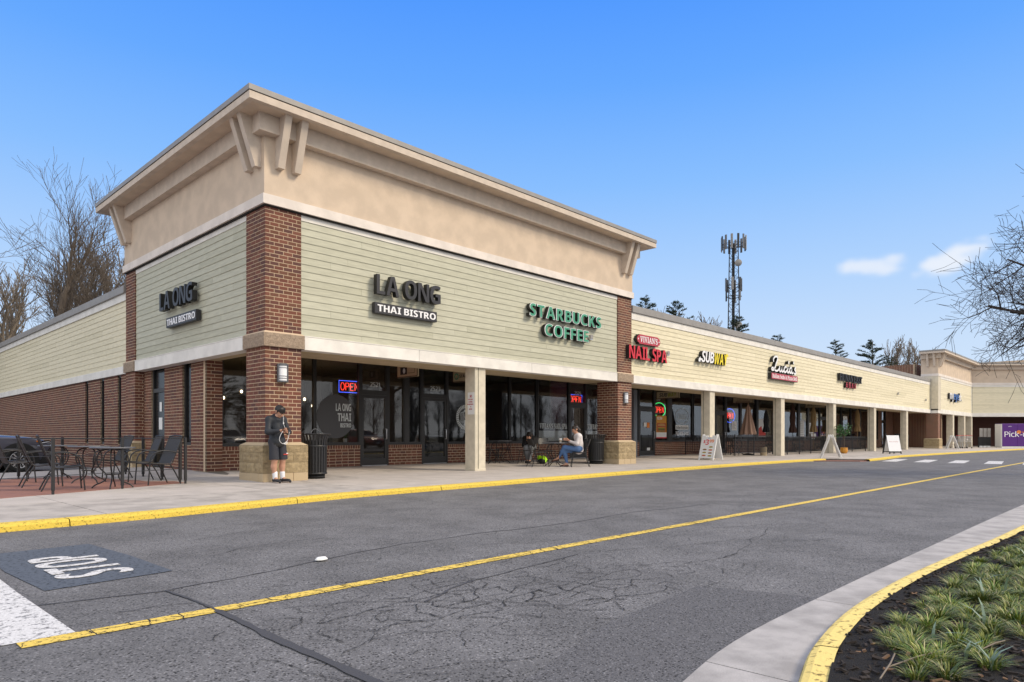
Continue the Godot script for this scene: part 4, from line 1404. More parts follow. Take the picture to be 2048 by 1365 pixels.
func median() -> void:
	var r := RandomNumberGenerator.new()
	r.seed = 88
	var foot := pts2([-5.4, 16.0, -5.3, 14.4, -5.05, 13.3, -4.6, 12.62, -4.1, 12.33, -3.67, 12.19, -3.2, 12.08, -2.42, 11.99, -1.31, 11.97, 0.0, 12.02, 1.92, 12.12, 8.0, 12.3, 20, 12.6, 50, 13.0])
	foot = smooth2(foot)
	var lip := pts2([-6.0, 16.0, -5.95, 14.2, -5.7, 13.1, -5.3, 12.4, -4.7, 12.03, -4.01, 11.85, -3.15, 11.74, -1.55, 11.72, 0.0, 11.725, 6.0, 11.77, 12.0, 11.95, 24, 12.1, 50, 12.5])
	lip = smooth2(lip)
	kerb_run("median_kerb", foot, 0.125, 0.06, 2.4, M.kerb_pale, 1.0)
	var gutter := Node3D.new()
	gutter.name = "gutter"
	add_child(gutter)
	gutter.set_meta("kind", "structure")
	var n := foot.size()
	var cuts := [-3.75, -2.2, -0.35, 1.5, 3.4, 5.3, 7.2, 12, 20, 30, 50]
	var poly := PackedVector2Array()
	for p in foot:
		poly.append(p)
	for i in lip.size():
		poly.append(lip[lip.size() - 1 - i])
	var last := -5.2
	for x in cuts:
		for piece in Geometry2D.intersect_polygons(P2([last + 0.004, 11, x - 0.004, 11, x - 0.004 + 0.12, 17, last + 0.004 + 0.12, 17]), poly):
			put(gutter, "gutter_slab", MB.new().slab(piece, -0.05, 0.007 + r.randf_range(0, 0.001)), M.gutter)
		last = x
	# mulch bed: a gently mounded sheet
	var inner := offset_line(foot, 0.118)
	var bed := MB.new()
	var bp := PackedVector2Array()
	for p in inner:
		bp.append(p)
	bp.append(Vector2(50, 18))
	bp.append(Vector2(-5.2, 18))
	var hh := func(x: float, z: float) -> float: return 0.058 + 0.07 * clampf((z - 12.25) / 0.9, 0, 1) + 0.008 * sin(x * 9.0) * cos(z * 11.0)
	var step := 0.12
	var gx := -5.4
	while gx < 9.0:
		var gz := 12.0
		while gz < 15.6:
			var st := step if gx < 4.0 else step
			var cell := P2([gx, gz, gx + st, gz, gx + st, gz + step, gx, gz + step])
			for piece in Geometry2D.intersect_polygons(cell, bp):
				var q := []
				for a in piece:
					q.append(V(a.x, hh.call(a.x, a.y), a.y))
				for k in range(1, q.size() - 1):
					bed.otri(q[0], q[k], q[k + 1], Vector3.UP)
			gz += step
		gx += step
	bed.sheet(bp, 0.045)
	stuff(struct("mulch", bed, M.mulch))
	var chip := MB.new().bx(V(-0.5, -0.1, -0.16), V(0.5, 0.1, 0.16)).mesh()
	var xs := []
	var cs := []
	for k in 9000:
		var p := Vector2(r.randf_range(-4.0, 4.5), r.randf_range(12.05, 14.6))
		if not Geometry2D.is_point_in_polygon(p, bp):
			continue
		var s := r.randf_range(0.014, 0.05)
		xs.append(Transform3D(Basis.from_euler(V(r.randf_range(-0.5, 0.5), r.randf() * TAU, r.randf_range(-0.5, 0.5))).scaled(Vector3.ONE * s), V(p.x, hh.call(p.x, p.y) + 0.004, p.y)))
		var k2 := r.randf()
		cs.append(Color(0.024, 0.018, 0.015) * r.randf_range(0.5, 1.9) if k2 < 0.93 else Color(0.20, 0.12, 0.07))
	many(self, "mulch_chips", chip, M.chip, xs, cs)
	# lily-turf clumps
	var made := []
	for v in 7:
		var mb := MB.new()
		var tone: float = [0.9, 1.15, 0.8, 1.0, 1.25, 0.95, 0.7][v]
		for k in 120:
			var a := r.randf() * TAU
			var d := V(cos(a), 0, sin(a))
			var rr := sqrt(r.randf()) * 0.055
			var kind := r.randf()
			var c := Color(0.075, 0.12, 0.025)
			if kind < 0.32:
				c = Color(0.24, 0.26, 0.045)
			elif kind < 0.44:
				c = Color(0.46, 0.41, 0.20)
			elif kind < 0.60:
				c = Color(0.15, 0.23, 0.035)
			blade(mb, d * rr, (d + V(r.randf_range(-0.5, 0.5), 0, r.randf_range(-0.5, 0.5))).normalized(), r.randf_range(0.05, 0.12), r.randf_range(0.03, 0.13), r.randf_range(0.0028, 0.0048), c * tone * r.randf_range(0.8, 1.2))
		made.append(mb.mesh())
	var first: Node3D = null
	var count := 0
	for row in 6:
		var x := -3.6 + 0.05 * row
		while x < 4.2:
			var z := 12.33 + row * 0.118 + 0.02 * sin(x * 3.0 + row) + (0.0 if x > -2.6 else (-2.6 - x) * 0.14)
			if x > 0.0:
				z += x * 0.07
			var bare := row >= 3 and x < -1.2 and z > 12.78 + 0.09 * (x + 3.5)
			if not bare and r.randf() < (0.9 if x > -2.0 or row > 0 else 0.7):
				var at := V(x + r.randf_range(-0.05, 0.05), 0, z + r.randf_range(-0.035, 0.035))
				at.y = hh.call(at.x, at.z) - 0.008
				var size := r.randf_range(0.5, 0.85) * (0.85 if row == 0 else 1.0)
				var t := Transform3D(Basis(Vector3.UP, r.randf() * TAU).scaled(Vector3.ONE * size), at)
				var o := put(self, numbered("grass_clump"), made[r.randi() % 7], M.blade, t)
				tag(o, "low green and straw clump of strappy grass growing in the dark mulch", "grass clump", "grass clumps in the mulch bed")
				count += 1
			x += r.randf_range(0.10, 0.17)
	# broad grey-green bulb leaves
	var spots := [[-3.30, 12.80, 0.9], [-3.18, 12.95, 1.0], [-3.22, 12.70, 0.8], [-2.6, 12.66, 0.9], [-2.95, 12.52, 0.7], [-1.9, 12.55, 0.9], [-1.75, 12.62, 1.0], [-0.4, 12.58, 1.1], [-0.2, 12.66, 1.0], [0.9, 12.7, 1.1], [-2.75, 12.9, 1.0], [-1.3, 12.45, 0.7]]
	for s in spots:
		var mb := MB.new()
		for k in r.randi_range(2, 4):
			var a := r.randf() * TAU
			blade(mb, V(r.randf_range(-0.01, 0.01), 0, r.randf_range(-0.01, 0.01)), V(cos(a), 0, sin(a)), r.randf_range(0.13, 0.2) * s[2], r.randf_range(0.03, 0.15), 0.008, Color(0.20, 0.27, 0.20) * r.randf_range(0.85, 1.15))
		var o := put(self, numbered("bulb_leaves"), mb, M.blade, Transform3D(Basis.IDENTITY, V(s[0], hh.call(s[0], s[1]) - 0.005, s[1])))
		tag(o, "few broad grey-green bulb leaves standing up between the grass clumps", "bulb plant", "bulb leaves in the mulch bed")
	var tw := MB.new()
	for q in [[-3.75, 12.52, -3.4, 12.48], [-3.6, 12.5, -3.2, 12.62], [-3.1, 12.72, -2.86, 12.78]]:
		tw.tube([V(q[0], 0.11, q[1]), V((q[0] + q[2]) / 2, 0.125, (q[1] + q[3]) / 2 + 0.01), V(q[2], 0.115, q[3])], 0.0035, 5)
	tag(put(self, "fallen_twigs", tw, M.bark_pale), "thin brown twigs fallen on the mulch by the kerb end", "twigs")

# ---- signs on the fronts --------------------------------------------------------
func channel_letters(o: Node3D, text: String, font: Font, at: Transform3D, w: float, h: float, depth: float, face: Material, side: Material, inlay: Material = null, thin: Font = null) -> void:
	var made := lettering(o, "letter", text, font, at, w, h, depth, side)
	var faces := lettering(self, "letter_face", text, font, at, w, h, 0.008, face)
	for i in made.size():
		var f: MeshInstance3D = faces[i]
		remove_child(f)
		f.name = "letter_face"
		made[i].add_child(f, true)
		f.transform = Transform3D(Basis.IDENTITY, V(0, 0, depth + 0.0012))
	if inlay:
		var gs := glyphs(text, font, 1.0)
		var ins := lettering(self, "letter_inlay", text, thin, at, w, h, 0.006, inlay)
		for i in made.size():
			var f: MeshInstance3D = ins[i]
			remove_child(f)
			f.name = "letter_inlay"
			made[i].add_child(f, true)
			var k := 0.86 if gs.size() else 1.0
			f.transform = Transform3D(Basis.from_scale(V(k, 0.93, 1)), V(0, 0, depth + 0.0105))

func neon_light(o: Node3D, at: Vector3, c: Color, e: float) -> void:
	var l := OmniLight3D.new()
	l.name = "neon_glow"
	l.light_color = c
	l.light_energy = e
	l.light_size = 0.1
	l.omni_range = 20.0
	l.omni_attenuation = 2.0
	l.shadow_enabled = true
	o.add_child(l)
	l.position = at

func neon_word(o: Node3D, text: String, at: Transform3D, w: float, h: float, m: Material) -> void:
	var shapes := {"O": [[0.3, 0, 0.05, 0.3, 0.05, 0.7, 0.3, 1, 0.7, 1, 0.95, 0.7, 0.95, 0.3, 0.7, 0, 0.3, 0]], "P": [[0.1, 0, 0.1, 1, 0.7, 1, 0.95, 0.8, 0.7, 0.5, 0.1, 0.5]], "E": [[0.9, 1, 0.1, 1, 0.1, 0, 0.9, 0], [0.1, 0.5, 0.75, 0.5]], "N": [[0.1, 0, 0.1, 1, 0.9, 0, 0.9, 1]]}
	var k := 0
	for ch in text:
		var mb := MB.new()
		for line in shapes[ch]:
			var p := []
			for i in range(0, line.size(), 2):
				p.append(V((k + line[i] * 0.82 + 0.09) * w / text.length(), line[i + 1] * h, 0))
			mb.tube(p, 0.0095, 6)
		put(o, "neon_letter", mb, m, at)
		k += 1

func hanging_sign(x: float, z: float, y0: float, y1: float, w: float, label: String) -> Node3D:
	# hangs across the walk, seen along it
	var o := thing("hanging_sign", label, "hanging sign", V(x, 0, z), -PI / 2, "cream hanging signs over the walk")
	put(o, "board", MB.new().cb(V(-w / 2, y0, -0.03), V(w / 2, y1, 0.03), 0.012), M.sign_cream)
	var fr := MB.new()
	ring_box(fr, -w / 2 + 0.03, w / 2 - 0.03, -0.036, 0.036, 0.0, y0, y0 + 0.03, 0.01)
	fr = MB.new()
	for q in [[-w / 2, y0, w / 2, y0 + 0.025], [-w / 2, y1 - 0.025, w / 2, y1], [-w / 2, y0, -w / 2 + 0.025, y1], [w / 2 - 0.025, y0, w / 2, y1]]:
		fr.bx(V(q[0], q[1], 0.029), V(q[2], q[3], 0.034))
	put(o, "border", fr, M.canvas_brown)
	for s in [-0.32, 0.32]:
		put(o, "hanger", MB.new().tube([V(s, y1, 0), V(s, 3.37, 0)], 0.008, 6), M.black_metal)
	return o

func shop_signs() -> void:
	# black letters of the bistro, front and side
	for k in 2:
		var turn := 0.0 if k == 0 else -PI / 2
		var o := thing("shop_sign", ["black raised letters with a white-on-black name board, over the first shop windows", "black raised letters with a white-on-black name board, on the shaded side wall"][k], "shop sign", V(0, 0, -0.08) if k == 0 else V(0.08, 0, 0), turn)
		var x := 2.70 if k == 0 else -5.56
		var w := 1.93 if k == 0 else 2.13
		var yb := 4.345 if k == 0 else 4.27
		channel_letters(o, "LA ONG", BOLD, frame_at(V(x, yb, 0.05)), w, 0.46, 0.12, M.sign_black, M.sign_side)
		var yp := 3.90 if k == 0 else 3.80
		var x0 := 2.68 if k == 0 else -5.22
		var x1 := 4.55 if k == 0 else -3.32
		put(o, "name_board", MB.new().cb(V(x0, yp, 0.01), V(x1, yp + 0.255, 0.13), 0.006), M.sign_black)
		lettering(o, "board_letter", "THAI BISTRO", BOLD, frame_at(V(x0 + 0.07, yp + 0.045, 0.131)), x1 - x0 - 0.12, 0.165, 0.008, M.sign_white)
	var c := thing("shop_sign", "green raised letters with white edges in two lines, over the cafe windows", "shop sign", V(0, 0, -0.08))
	channel_letters(c, "STARBUCKS", BOLD, frame_at(V(7.99, 4.51, 0.02)), 3.46, 0.385, 0.13, M.sign_white, M.sign_side, M.sign_green, BOLD)
	channel_letters(c, "COFFEE", BOLD, frame_at(V(8.65, 4.01, 0.02)), 2.13, 0.37, 0.13, M.sign_white, M.sign_side, M.sign_green, BOLD)
	for q in [["sage siding beside the green letters", 11.02, 4.2], ["cream siding beside the red letters", 15.72, 4.1], ["cream siding right of the last black sign", 46.0, 4.0], ["cream siding close to the tan corner board", 53.6, 3.85]]:
		var f := thing("junction_box", "small grey box on the " + q[0], "junction box", V(q[1], q[2], -0.08), 0.0, "small boxes on the siding")
		put(f, "housing", MB.new().cb(V(-0.06, -0.08, 0), V(0.06, 0.08, 0.09), 0.008), M.steel)
		put(f, "lid", MB.new().cb(V(-0.07, -0.04, 0.085), V(0.07, 0.09, 0.10), 0.004), M.coping)
	# red nail shop sign
	var n := thing("shop_sign", "red raised letters under a red plaque with white name, beside the brick pillar", "shop sign", V(0, 0, -0.09))
	var pl := [Vector2(0, 0.16)]
	var pw := 1.52
	for q in [[0.06, 0.28], [0.14, 0.28], [0.14, 0.33], [pw - 0.14, 0.33], [pw - 0.14, 0.28], [pw - 0.06, 0.28], [pw, 0.165], [pw - 0.06, 0.05], [pw - 0.14, 0.05], [pw - 0.14, 0], [0.14, 0], [0.14, 0.05], [0.06, 0.05]]:
		pl.append(Vector2(q[0], q[1]))
	put(n, "plaque", MB.new().prism(PackedVector2Array(pl), 0.13), M.sign_side, frame_at(V(13.55, 4.27, 0.01)))
	put(n, "plaque_face", MB.new().prism(PackedVector2Array(pl), 0.006), M.sign_crimson, frame_at(V(13.55, 4.27, 0.142)))
	lettering(n, "plaque_letter", "VIVIAN'S", SERIF, frame_at(V(13.75, 4.33, 0.149)), 1.12, 0.21, 0.006, M.sign_white)
	for x in [13.64, 14.98]:
		put(n, "plaque_dot", MB.new().ell(V(x, 4.435, 0.15), V(0.03, 0.03, 0.006), 10), M.sign_white)
	channel_letters(n, "NAIL SPA", BOLD, frame_at(V(13.05, 3.71, 0.02)), 2.45, 0.47, 0.14, M.sign_red, M.sign_side)
	# sandwich shop
	var s := thing("shop_sign", "white and yellow slanted letters with arrow ends on the cream siding", "shop sign", V(0, 0, -0.09))
	var slant := Transform3D(Basis(V(1, 0, 0), V(0.16, 1, 0), V(0, 0, 1)), V(18.10, 3.98, 0.02))
	channel_letters(s, "SUB", FAT, slant, 0.98, 0.46, 0.14, M.sign_white, M.sign_side)
	slant.origin = V(19.10, 3.98, 0.02)
	channel_letters(s, "WAY", FAT, slant, 1.14, 0.46, 0.14, M.sign_yellow, M.sign_side)
	var arrow := P2([0, 0, 0.14, 0.0, 0.14, 0.07, 0.3, 0.07, 0.3, 0.14, 0.14, 0.14, 0.14, 0.2, 0, 0.1])
	put(s, "arrow_end", MB.new().prism(arrow, 0.14), M.sign_side, frame_at(V(17.86, 3.98, 0.02)))
	put(s, "arrow_face", MB.new().prism(arrow, 0.006), M.sign_white, frame_at(V(17.86, 3.98, 0.162)))
	var arrow2 := P2([0, 0.0, 0.10, 0, 0.16, 0.10, 0.28, 0.10, 0.20, 0.2, 0.06, 0.2])
	put(s, "arrow_end", MB.new().prism(arrow2, 0.14), M.sign_side, frame_at(V(20.12, 4.27, 0.02)))
	put(s, "arrow_face", MB.new().prism(arrow2, 0.006), M.sign_yellow, frame_at(V(20.12, 4.27, 0.162)))
	# deli in script, with a red board
	var l := thing("shop_sign", "white script name over a long red board with white words, on the cream siding", "shop sign", V(0, 0, -0.09))
	script_name(l, V(24.72, 4.12, 0.02))
	put(l, "name_board", MB.new().cb(V(24.7, 3.72, 0.01), V(27.85, 4.02, 0.17), 0.006), M.sign_side)
	put(l, "board_face", MB.new().bx(V(24.72, 3.735, 0.168), V(27.83, 4.005, 0.174)), M.sign_crimson)
	lettering(l, "board_letter", "Italian Subs & Pizza Deli", SERIF, frame_at(V(24.80, 3.775, 0.1745)), 2.95, 0.2, 0.004, M.sign_white)
	# black letters with red characters
	var h := thing("shop_sign", "black serif letters over a row of red Chinese characters, on the cream siding", "shop sign", V(0, 0, -0.09))
	channel_letters(h, "HUNAN EAST", SERIF, frame_at(V(34.0, 4.2, 0.02)), 3.9, 0.42, 0.14, M.sign_black, M.sign_side)
	var chars := [[[0.1, 0.9, 0.9, 0.9], [0.5, 1.0, 0.5, 0.1], [0.15, 0.62, 0.85, 0.62], [0.15, 0.62, 0.15, 0.3], [0.85, 0.62, 0.85, 0.3], [0.15, 0.3, 0.85, 0.3], [0.45, 0.3, 0.05, 0.0], [0.55, 0.3, 0.95, 0.0]], [[0.05, 0.95, 0.95, 0.95], [0.05, 0.95, 0.05, 0.0], [0.95, 0.95, 0.95, 0.0], [0.25, 0.7, 0.75, 0.7], [0.5, 0.85, 0.5, 0.15], [0.25, 0.42, 0.75, 0.42], [0.05, 0.02, 0.95, 0.02]], [[0.1, 0.8, 0.9, 0.8], [0.5, 1, 0.5, 0], [0.1, 0.5, 0.9, 0.5], [0.2, 0.3, 0.0, 0.0], [0.8, 0.3, 1.0, 0.0], [0.25, 0.65, 0.75, 0.65]], [[0.2, 1, 0.2, 0.0], [0.0, 0.7, 0.4, 0.7], [0.5, 0.9, 1.0, 0.9], [0.75, 0.9, 0.75, 0.1], [0.5, 0.5, 1.0, 0.5], [0.5, 0.1, 1.0, 0.1]]]
	for k in 4:
		for pass_n in 2:
			var mb := MB.new()
			for q in chars[k]:
				var a := Vector2(q[0], q[1]) * 0.3
				var e := Vector2(q[2], q[3]) * 0.3
				var d := (e - a).normalized().orthogonal() * 0.024
				mb.prism(PackedVector2Array([a + d, e + d, e - d, a - d]), 0.12 if pass_n == 0 else 0.006)
			put(h, "character" if pass_n == 0 else "character_face", mb, M.sign_side if pass_n == 0 else M.sign_crimson, frame_at(V(35.05 + k * 0.5, 3.86, 0.02 if pass_n == 0 else 0.142)))
	# optician on the far front
	var e := thing("shop_sign", "white and blue lower-case letters on the far cream front", "shop sign", V(0, 0, 0.42))
	channel_letters(e, "my", BOLD, frame_at(V(58.6, 3.9, 0.02)), 1.35, 0.72, 0.15, M.sign_white, M.sign_side)
	channel_letters(e, "eye", BOLD, frame_at(V(60.05, 3.9, 0.02)), 1.9, 0.72, 0.15, M.sign_blue, M.sign_side)
	channel_letters(e, "dr.", BOLD, frame_at(V(62.05, 4.08, 0.02)), 1.1, 0.66, 0.15, M.sign_white, M.sign_side)
	window_prints()
	# wall lamps on the pillars
	for q in [[0.43, "brick pillar next to the boy"], [13.0, "far brick pillar beside the sandwich shop"]]:
		var w := thing("wall_lamp", "dark framed lamp with white shade on the " + q[1], "wall lamp", V(q[0], 2.35, -0.06), 0.0, "wall lamps on the brick pillars")
		put(w, "back_plate", MB.new().cb(V(-0.115, -0.19, 0), V(0.115, 0.19, 0.03), 0.006), M.grey_metal)
		var sh := MB.new()
		var arc := []
		for i in 9:
			var a := PI * i / 8.0
			arc.append(Vector2(-cos(a) * 0.088, 0.03 + sin(a) * 0.075))
		var po := PackedVector2Array(arc)
		sh.xf = Transform3D(Basis(V(1, 0, 0), V(0, 0, 1), V(0, -1, 0)), V(0, 0.165, 0))
		sh.prism(po, 0.33)
		put(w, "shade", sh, M.lamp_white)
		for y in [-0.19, -0.118, -0.072, 0.102, 0.148, 0.168]:
			var bar := MB.new()
			var thick := 0.03 if absf(y) > 0.165 else 0.012
			var big := PackedVector2Array()
			for p in po:
				big.append(Vector2(p.x * 1.07, 0.03 + (p.y - 0.03) * 1.09))
			bar.xf = Transform3D(Basis(V(1, 0, 0), V(0, 0, 1), V(0, -1, 0)), V(0, y + thick, 0))
			bar.prism(big, thick)
			put(w, "band", bar, M.grey_metal)
		for sx in [-0.106, 0.106]:
			put(w, "side_rail", MB.new().cb(V(sx - 0.012, -0.19, 0.02), V(sx + 0.012, 0.19, 0.055), 0.004), M.grey_metal)

func script_name(o: Node3D, at: Vector3) -> void:
	# a script name drawn as one bent stroke per letter
	var strokes := [[0.15, 0.44, 0.12, 0.58, 0.28, 0.72, 0.52, 0.72, 0.56, 0.58, 0.46, 0.40, 0.36, 0.18, 0.22, 0.03, 0.05, 0.02, 0.02, 0.10, 0.12, 0.14, 0.30, 0.06, 0.52, 0.0, 0.72, 0.05, 0.82, 0.14],
		[0.84, 0.28, 0.86, 0.1, 0.94, 0.0, 1.08, 0.06, 1.16, 0.28, 1.14, 0.08, 1.24, 0.0, 1.36, 0.1],
		[1.62, 0.24, 1.52, 0.3, 1.40, 0.2, 1.40, 0.05, 1.50, 0.0, 1.64, 0.06, 1.74, 0.14],
		[1.80, 0.28, 1.78, 0.08, 1.86, 0.0, 1.98, 0.1],
		[2.26, 0.26, 2.12, 0.3, 2.02, 0.18, 2.06, 0.02, 2.18, 0.04, 2.28, 0.28, 2.26, 0.06, 2.36, 0.0, 2.46, 0.08],
		[2.72, 0.28, 2.66, 0.34, 2.62, 0.22, 2.76, 0.12, 2.76, 0.02, 2.62, 0.0, 2.56, 0.06]]
	for st in strokes:
		var p := []
		for i in range(0, st.size(), 2):
			p.append(V(st[i] * 1.04 + st[i + 1] * 0.18, st[i + 1] * 0.92, 0))
		p = curve(p, 3)
		for k in 2:
			var mb := MB.new()
			var w := 0.052 if k == 0 else 0.042
			var l := []
			for i in p.size():
				var d: Vector3 = (p[mini(i + 1, p.size() - 1)] - p[maxi(i - 1, 0)]).normalized()
				l.append([p[i] + V(-d.y, d.x, 0) * w, p[i] - V(-d.y, d.x, 0) * w])
			var z1 := 0.14 if k == 0 else 0.15
			var z0 := 0.0 if k == 0 else 0.1405
			for i in p.size() - 1:
				var a: Vector3 = l[i][0]
				var b: Vector3 = l[i][1]
				var c: Vector3 = l[i + 1][1]
				var d: Vector3 = l[i + 1][0]
				var up := V(0, 0, z1)
				mb.oquad(a + up, b + up, c + up, d + up, V(0, 0, 1))
				mb.oquad(a + V(0, 0, z0), a + up, d + up, d + V(0, 0, z0), a - b)
				mb.oquad(b + V(0, 0, z0), b + up, c + up, c + V(0, 0, z0), b - a)
			put(o, "letter" if k == 0 else "letter_face", mb, M.sign_side if k == 0 else M.sign_white, frame_at(at))
	for q in [[1.96, 0.42], [2.58, 0.46]]:
		put(o, "dot", MB.new().cb(V(q[0], q[1], 0), V(q[0] + 0.1, q[1] + 0.16, 0.14), 0.01), M.sign_side, frame_at(at))
		put(o, "dot_face", MB.new().bx(V(q[0] + 0.01, q[1] + 0.01, 0.141), V(q[0] + 0.09, q[1] + 0.15, 0.147)), M.sign_white, frame_at(at))

func decal(called: String, text: String, label: String, at: Vector3, w: float, h: float, m: Material, font: Font) -> void:
	var o := thing(called, label, "window lettering", at)
	lettering(o, "print", text, font, Transform3D.IDENTITY, w, h, 0.002, m, true)

func window_prints() -> void:
	var zg := -3.646
	# bistro window: dark disc with pale name
	var d := thing("window_disc", "round dark window print with pale bistro name in three lines", "window print", V(fx(4.43), fy(1.62), zg))
	var disc := PackedVector2Array()
	for i in 40:
		disc.append(Vector2(cos(TAU * i / 40), sin(TAU * i / 40)) * Vector2(0.60, 0.62))
	put(d, "disc", MB.new().prism(disc, 0.002), M.decal_dark)
	lettering(d, "print", "LA ONG", BOLD, frame_at(V(0.0, 0.16, 0.0025)), 0.50, 0.21, 0.002, M.decal, true)
	lettering(d, "print", "THAI", BOLD, frame_at(V(0.06, -0.13, 0.0025)), 0.44, 0.23, 0.002, M.decal, true)
	lettering(d, "print", "BISTRO", BOLD, frame_at(V(0.15, -0.31, 0.0025)), 0.35, 0.12, 0.002, M.decal, true)
	# cafe emblem: pale ring with a crowned long-haired figure reduced to its outline
	var em := thing("window_emblem", "round pale emblem with rays and a crowned figure on the cafe window", "window print", V(fx(9.62), fy(1.70), zg))
	var ring := MB.new()
	for i in 36:
		var a0 := TAU * i / 36
		var a1 := TAU * (i + 0.62) / 36
		var p := []
		for q in [[a0, 0.30], [a1, 0.30], [a1, 0.42], [a0, 0.42]]:
			p.append(Vector2(cos(q[0]), sin(q[0])) * q[1])
		ring.prism(PackedVector2Array(p), 0.002)
	put(em, "ray_ring", ring, M.decal)
	var fig := MB.new()
	for s in [-1.0, 1.0]:
		for k in 4:
			var w: float = 0.05 + 0.045 * k
			fig.tube(curve([V(s * 0.02, 0.24 - 0.02 * k, 0), V(s * (0.04 + w), 0.14, 0), V(s * (w + 0.02), -0.02, 0), V(s * (w + 0.05), -0.18, 0)], 4), 0.008, 4)
	fig.tube(curve([V(-0.06, 0.12, 0), V(-0.05, 0.02, 0), V(0, -0.05, 0), V(0.05, 0.02, 0), V(0.06, 0.12, 0)], 3), 0.008, 4)
	fig.prism(P2([-0.07, 0.2, -0.05, 0.26, -0.02, 0.23, 0.0, 0.29, 0.02, 0.23, 0.05, 0.26, 0.07, 0.2]), 0.002)
	fig.prism(P2([-0.08, -0.28, 0.08, -0.28, 0.05, -0.08, -0.05, -0.08]), 0.002)
	put(em, "figure", fig, M.decal)
	decal("house_number", "2521", "dark house number over the first glass door", V(fx(5.62), fy(2.56), zg + 0.03), 0.34, 0.14, M.decal, SANS)
	decal("house_number", "2523", "house number over the second glass door", V(fx(8.0), fy(2.55), zg + 0.03), 0.42, 0.15, M.decal, SANS)
	decal("house_number", "2525", "house number over the nail shop door", V(fx(15.7), fy(2.75), zg + 0.03), 0.42, 0.15, M.decal, SANS)
	decal("window_lettering", "VIVIAN'S NAIL SPA", "pale serif name across the nail shop window", V(fx(13.55), fy(1.34), zg), 1.62, 0.2, M.decal, SERIF)
	decal("window_lettering", "VIVIAN'S", "pale serif name at the pillar side of the nail shop", V(fx(16.62), fy(1.34), zg), 0.9, 0.2, M.decal, SERIF)
	decal("house_number", "53", "number on the glass beside the oval neon sign", V(fx(22.1), fy(2.78), zg), 0.3, 0.2, M.decal, SANS)
	# neon words
	for q in [[4.63, 2.42, 0.62, 0.21, "red neon word in a blue outline in the bistro window", "box"], [15.52, 2.46, 0.74, 0.24, "red neon word in a blue outline over the nail shop door", "box"], [22.06, 2.20, 0.78, 0.26, "red neon word in a green oval in the sandwich shop window", "oval"], [29.45, 2.06, 0.9, 0.3, "orange red neon word in a blue ring in the deli window", "ring"]]:
		var o := thing("neon_sign", q[4], "neon sign", V(fx(q[0]), fy(q[1]), zg - 0.075))
		neon_word(o, "OPEN", Transform3D.IDENTITY, q[2], q[3], M.neon_red)
		var mb := MB.new()
		var p := []
		if q[5] == "box":
			p = [V(-0.04, -0.06, 0), V(q[2] + 0.05, -0.06, 0), V(q[2] + 0.05, q[3] + 0.06, 0), V(-0.04, q[3] + 0.06, 0), V(-0.04, -0.06, 0)]
		else:
			for i in 25:
				p.append(V(q[2] / 2 + cos(TAU * i / 24) * (q[2] * 0.68), q[3] / 2 + sin(TAU * i / 24) * (q[3] * 1.25), 0))
		mb.tube(p, 0.010 if q[5] == "box" else 0.014, 6)
		put(o, "neon_outline", mb, M.neon_green if q[5] == "oval" else M.neon_blue)
		neon_light(o, V(q[2] / 2, q[3] / 2, 0.07), Color(1, 0.2, 0.15), 0.05)
	# deli window: oval line with script, board, telephone number
	var l := thing("window_oval", "pale oval with script name, name strip and telephone number on deli window", "window print", V(fx(24.5), 0, zg))
	var ov := []
	for i in 33:
		ov.append(V(cos(TAU * i / 32) * 0.62, 2.02 + sin(TAU * i / 32) * 0.36, 0))
	put(l, "oval", MB.new().tube(ov, 0.012, 5), M.decal)
	lettering(l, "print", "Lucia's", SCRIPT, frame_at(V(-0.42, 1.86, 0)), 0.86, 0.32, 0.002, M.decal, true)
	put(l, "name_strip", MB.new().bx(V(-0.62, 1.36, 0), V(0.62, 1.58, 0.002)), M.paper)
	lettering(l, "print", "Italian Ristorante", SERIF, frame_at(V(-0.56, 1.40, 0.0025)), 1.12, 0.13, 0.002, M.ink, true)
	lettering(l, "print", "703-476-4400", BOLD, frame_at(V(-0.62, 1.08, 0)), 1.24, 0.19, 0.002, M.sign_white, true)
	# burger poster
	var ps := thing("poster", "tall orange window poster of a stacked sandwich beside the shop door", "poster", V(fx(22.06), 0, zg))
	put(ps, "sheet", MB.new().bx(V(0, 0.95, 0), V(0.9, 2.0, 0.003)), M.paper)
	put(ps, "orange_field", MB.new().bx(V(0.0, 1.22, 0.0035), V(0.9, 2.0, 0.0045)), mat("poster_orange", Color(0.62, 0.30, 0.03), 0.6))
	put(ps, "red_field", MB.new().bx(V(0.05, 1.24, 0.005), V(0.85, 1.66, 0.006)), mat("poster_red", Color(0.45, 0.10, 0.03), 0.6))
	for q in [[1.30, 0.07, 0.30, 0.16, 0.04], [1.38, 0.05, 0.07, 0.12, 0.02], [1.43, 0.045, 0.5, 0.36, 0.05], [1.48, 0.05, 0.40, 0.05, 0.03], [1.55, 0.08, 0.5, 0.28, 0.1]]:
		put(ps, "food_print", MB.new().ell(V(0.45, q[0], 0.0065), V(0.33, q[1], 0.001), 14), mat("food%d" % int(q[0] * 100), Color(q[2], q[3], q[4]), 0.7))
	lettering(ps, "print", "$3.99", BOLD, frame_at(V(0.08, 1.8, 0.005)), 0.42, 0.14, 0.001, M.sign_white, true)
	put(ps, "red_foot", MB.new().bx(V(0.0, 0.95, 0.0035), V(0.9, 1.0, 0.0045)), M.sign_red)
	var st := thing("door_sticker", "orange and white stickers on the sandwich shop door", "sticker", V(fx(20.98), 0, zg + 0.03))
	put(st, "orange_print", MB.new().bx(V(0.2, 1.42, 0), V(0.42, 1.66, 0.002)), mat("sticker_orange", Color(0.75, 0.22, 0.02), 0.6))
	put(st, "white_print", MB.new().bx(V(-0.06, 1.46, 0), V(0.18, 1.66, 0.002)), M.paper)
